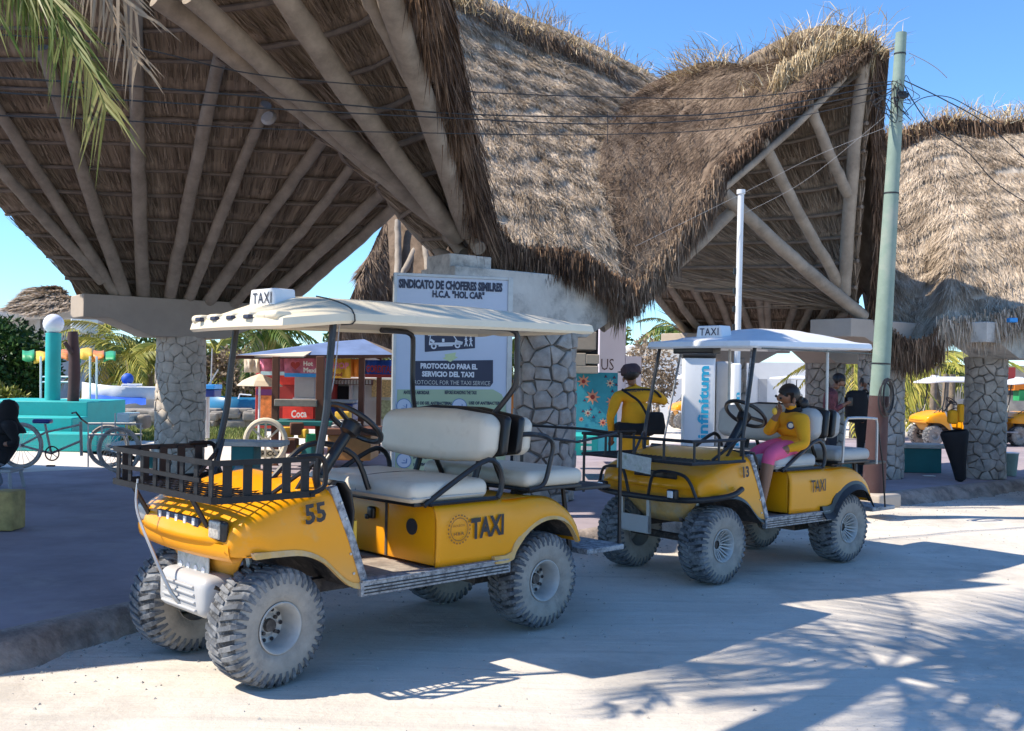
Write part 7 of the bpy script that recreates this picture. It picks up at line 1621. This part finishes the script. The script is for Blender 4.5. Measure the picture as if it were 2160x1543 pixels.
free_frond([cr,at(40,-300,4.9),at(150,-140,4.85),at(220,-50,4.8),at(290,30,4.75)],34,.55,pk,7,'leaf_dry',.018,.6)
# distant palms and shrubs
pv = lambda px,py,z: Vector((at(px,py,z).x,z,WALK_Z))
palm(pv(285,880,31),at(268,752,31),16,2.5,'yellow-green coconut palm just left of the pale stone column','leaf_yellow',seed=11,droop=.8,el=(-.2,.9),n=26,w=.06,wl=.6,r=.10,group='palms behind the pavilion')
palm(pv(312,880,32),at(318,790,32),12,2.0,'lower young palm with arching fronds at the left edge of the stone column','leaf_yellow',seed=12,droop=.8,el=(-.2,.9),n=22,w=.06,wl=.5,r=.12,group='palms behind the pavilion')
palm(pv(230,880,34),at(206,716,34),12,2.2,'bright yellowish palm between the brown post and the pavilion beam','leaf_yellow',seed=13,droop=.9,el=(-.1,1.0),n=24,w=.06,wl=.6,r=.10,group='palms behind the pavilion')
palm(pv(452,900,30),at(455,745,30),15,2.4,'yellow-green palm right of the pale stone column','leaf_yellow',seed=14,droop=.8,el=(-.2,.9),n=26,w=.06,wl=.6,r=.09,group='palms behind the pavilion')
palm(pv(560,900,28),at(545,700,28),14,2.3,'dark green palm above the beige side of the stall awning','leaf_palm',seed=15,droop=.8,el=(-.2,1.0),n=26,w=.07,wl=.6,r=.10,group='palms behind the pavilion')
palm(pv(1440,900,60),at(1432,706,60),14,3.2,'small distant palm above the white building left of the roof sign of cart 13','leaf_palm',seed=16,droop=.8,el=(-.1,1.0),n=22,w=.14,wl=.8,r=.14,group='palms behind the pavilion')
palm(pv(1985,880,27),at(1962,772,27),15,2.4,'palm with yellow drooping fronds between the two right-hand stone columns','leaf_yellow',seed=17,droop=1.0,el=(-.5,.7),n=28,w=.06,wl=.6,r=.10,group='palms behind the pavilion')
palm(pv(1800,880,25),at(1803,770,25),12,1.9,'yellow palm hanging behind the young man with the phone','leaf_yellow',seed=18,droop=1.1,el=(-.7,.5),n=26,w=.05,wl=.45,r=.08,group='palms behind the pavilion')
for k,x in enumerate((1965,1990,2004)): b = MB(); b.tube([pv(x,880,25.6+.2*k),at(x+6,790,25.6+.2*k)],[.09,.07],10); tag(b.build('bare_trunk',M['trunk']),['leftmost thin bare trunk between the right stone columns','middle thin bare trunk between the right stone columns','rightmost thin bare trunk between the right stone columns'][k],'tree trunk',group='bare trunks by the yellow palm')
bush('round_bush',[(at(22,780,30),1.15,1),(at(-25,760,30),1.2,1.1),(at(62,800,30),.75,1),(at(30,735,31),.65,1)],'dark green rounded tree behind the planter at the left edge','leaf_dark',9000,.16,'tree')
bush('low_shrub',[(at(18,850,24),.42,.7),(at(-10,845,24),.4,.8)],'bright yellow-green low shrub in front of the dark tree at the left edge','leaf_yellow',1200,.12,'shrub')
bush('mangrove_shrub',[(at(475,830,29),.75,1.2),(at(500,800,29),.7,1.2),(at(460,790,29),.5,1)],'dry brown-green shrub behind the front post of cart 55','leaf_dry',3500,.14,'shrub')
bush('grey_shrub',[(at(1375,790,26),.62,1.5),(at(1352,760,27),.4,1.3),(at(1392,815,26),.4,1)],'thin grey-green tree before the white building behind the man in yellow','leaf_dry',2200,.10,'tree')
bush('far_treeline',[(at(x,800+8*math.sin(x),58+6*math.sin(x*3)),2.0+.6*math.sin(x*1.7),1.1) for x in range(120,1300,58)],'far green treeline on the horizon behind the stalls and boats','leaf_palm',26000,.40,'trees',kind='stuff')
# grass patches beyond the pavement
def grass(x0,x1,y0,y1,n):
    P=[]
    for k in range(n): q = gnd(random.uniform(x0,x1),random.uniform(y0,y1),WALK_Z); P.append((q.x,q.y,WALK_Z-.01))
    P=np.array(P); d=RNG.normal(size=(n,3))*np.array([.3,.3,.1])+np.array([0,0,1]); d*= .09*RNG.uniform(.5,1.5,(n,1)); return blades(P,d,.03)
vv1,tt1,uv1 = grass(180,345,903,930,5000); vv2,tt2,uv2 = grass(430,560,900,928,4000)
tag(raw_mesh('grass',np.concatenate([vv1,vv2]),np.concatenate([tt1,tt2+len(vv1)]),MATS['grass_blade'],None,np.concatenate([uv1,uv2])),kind='stuff')
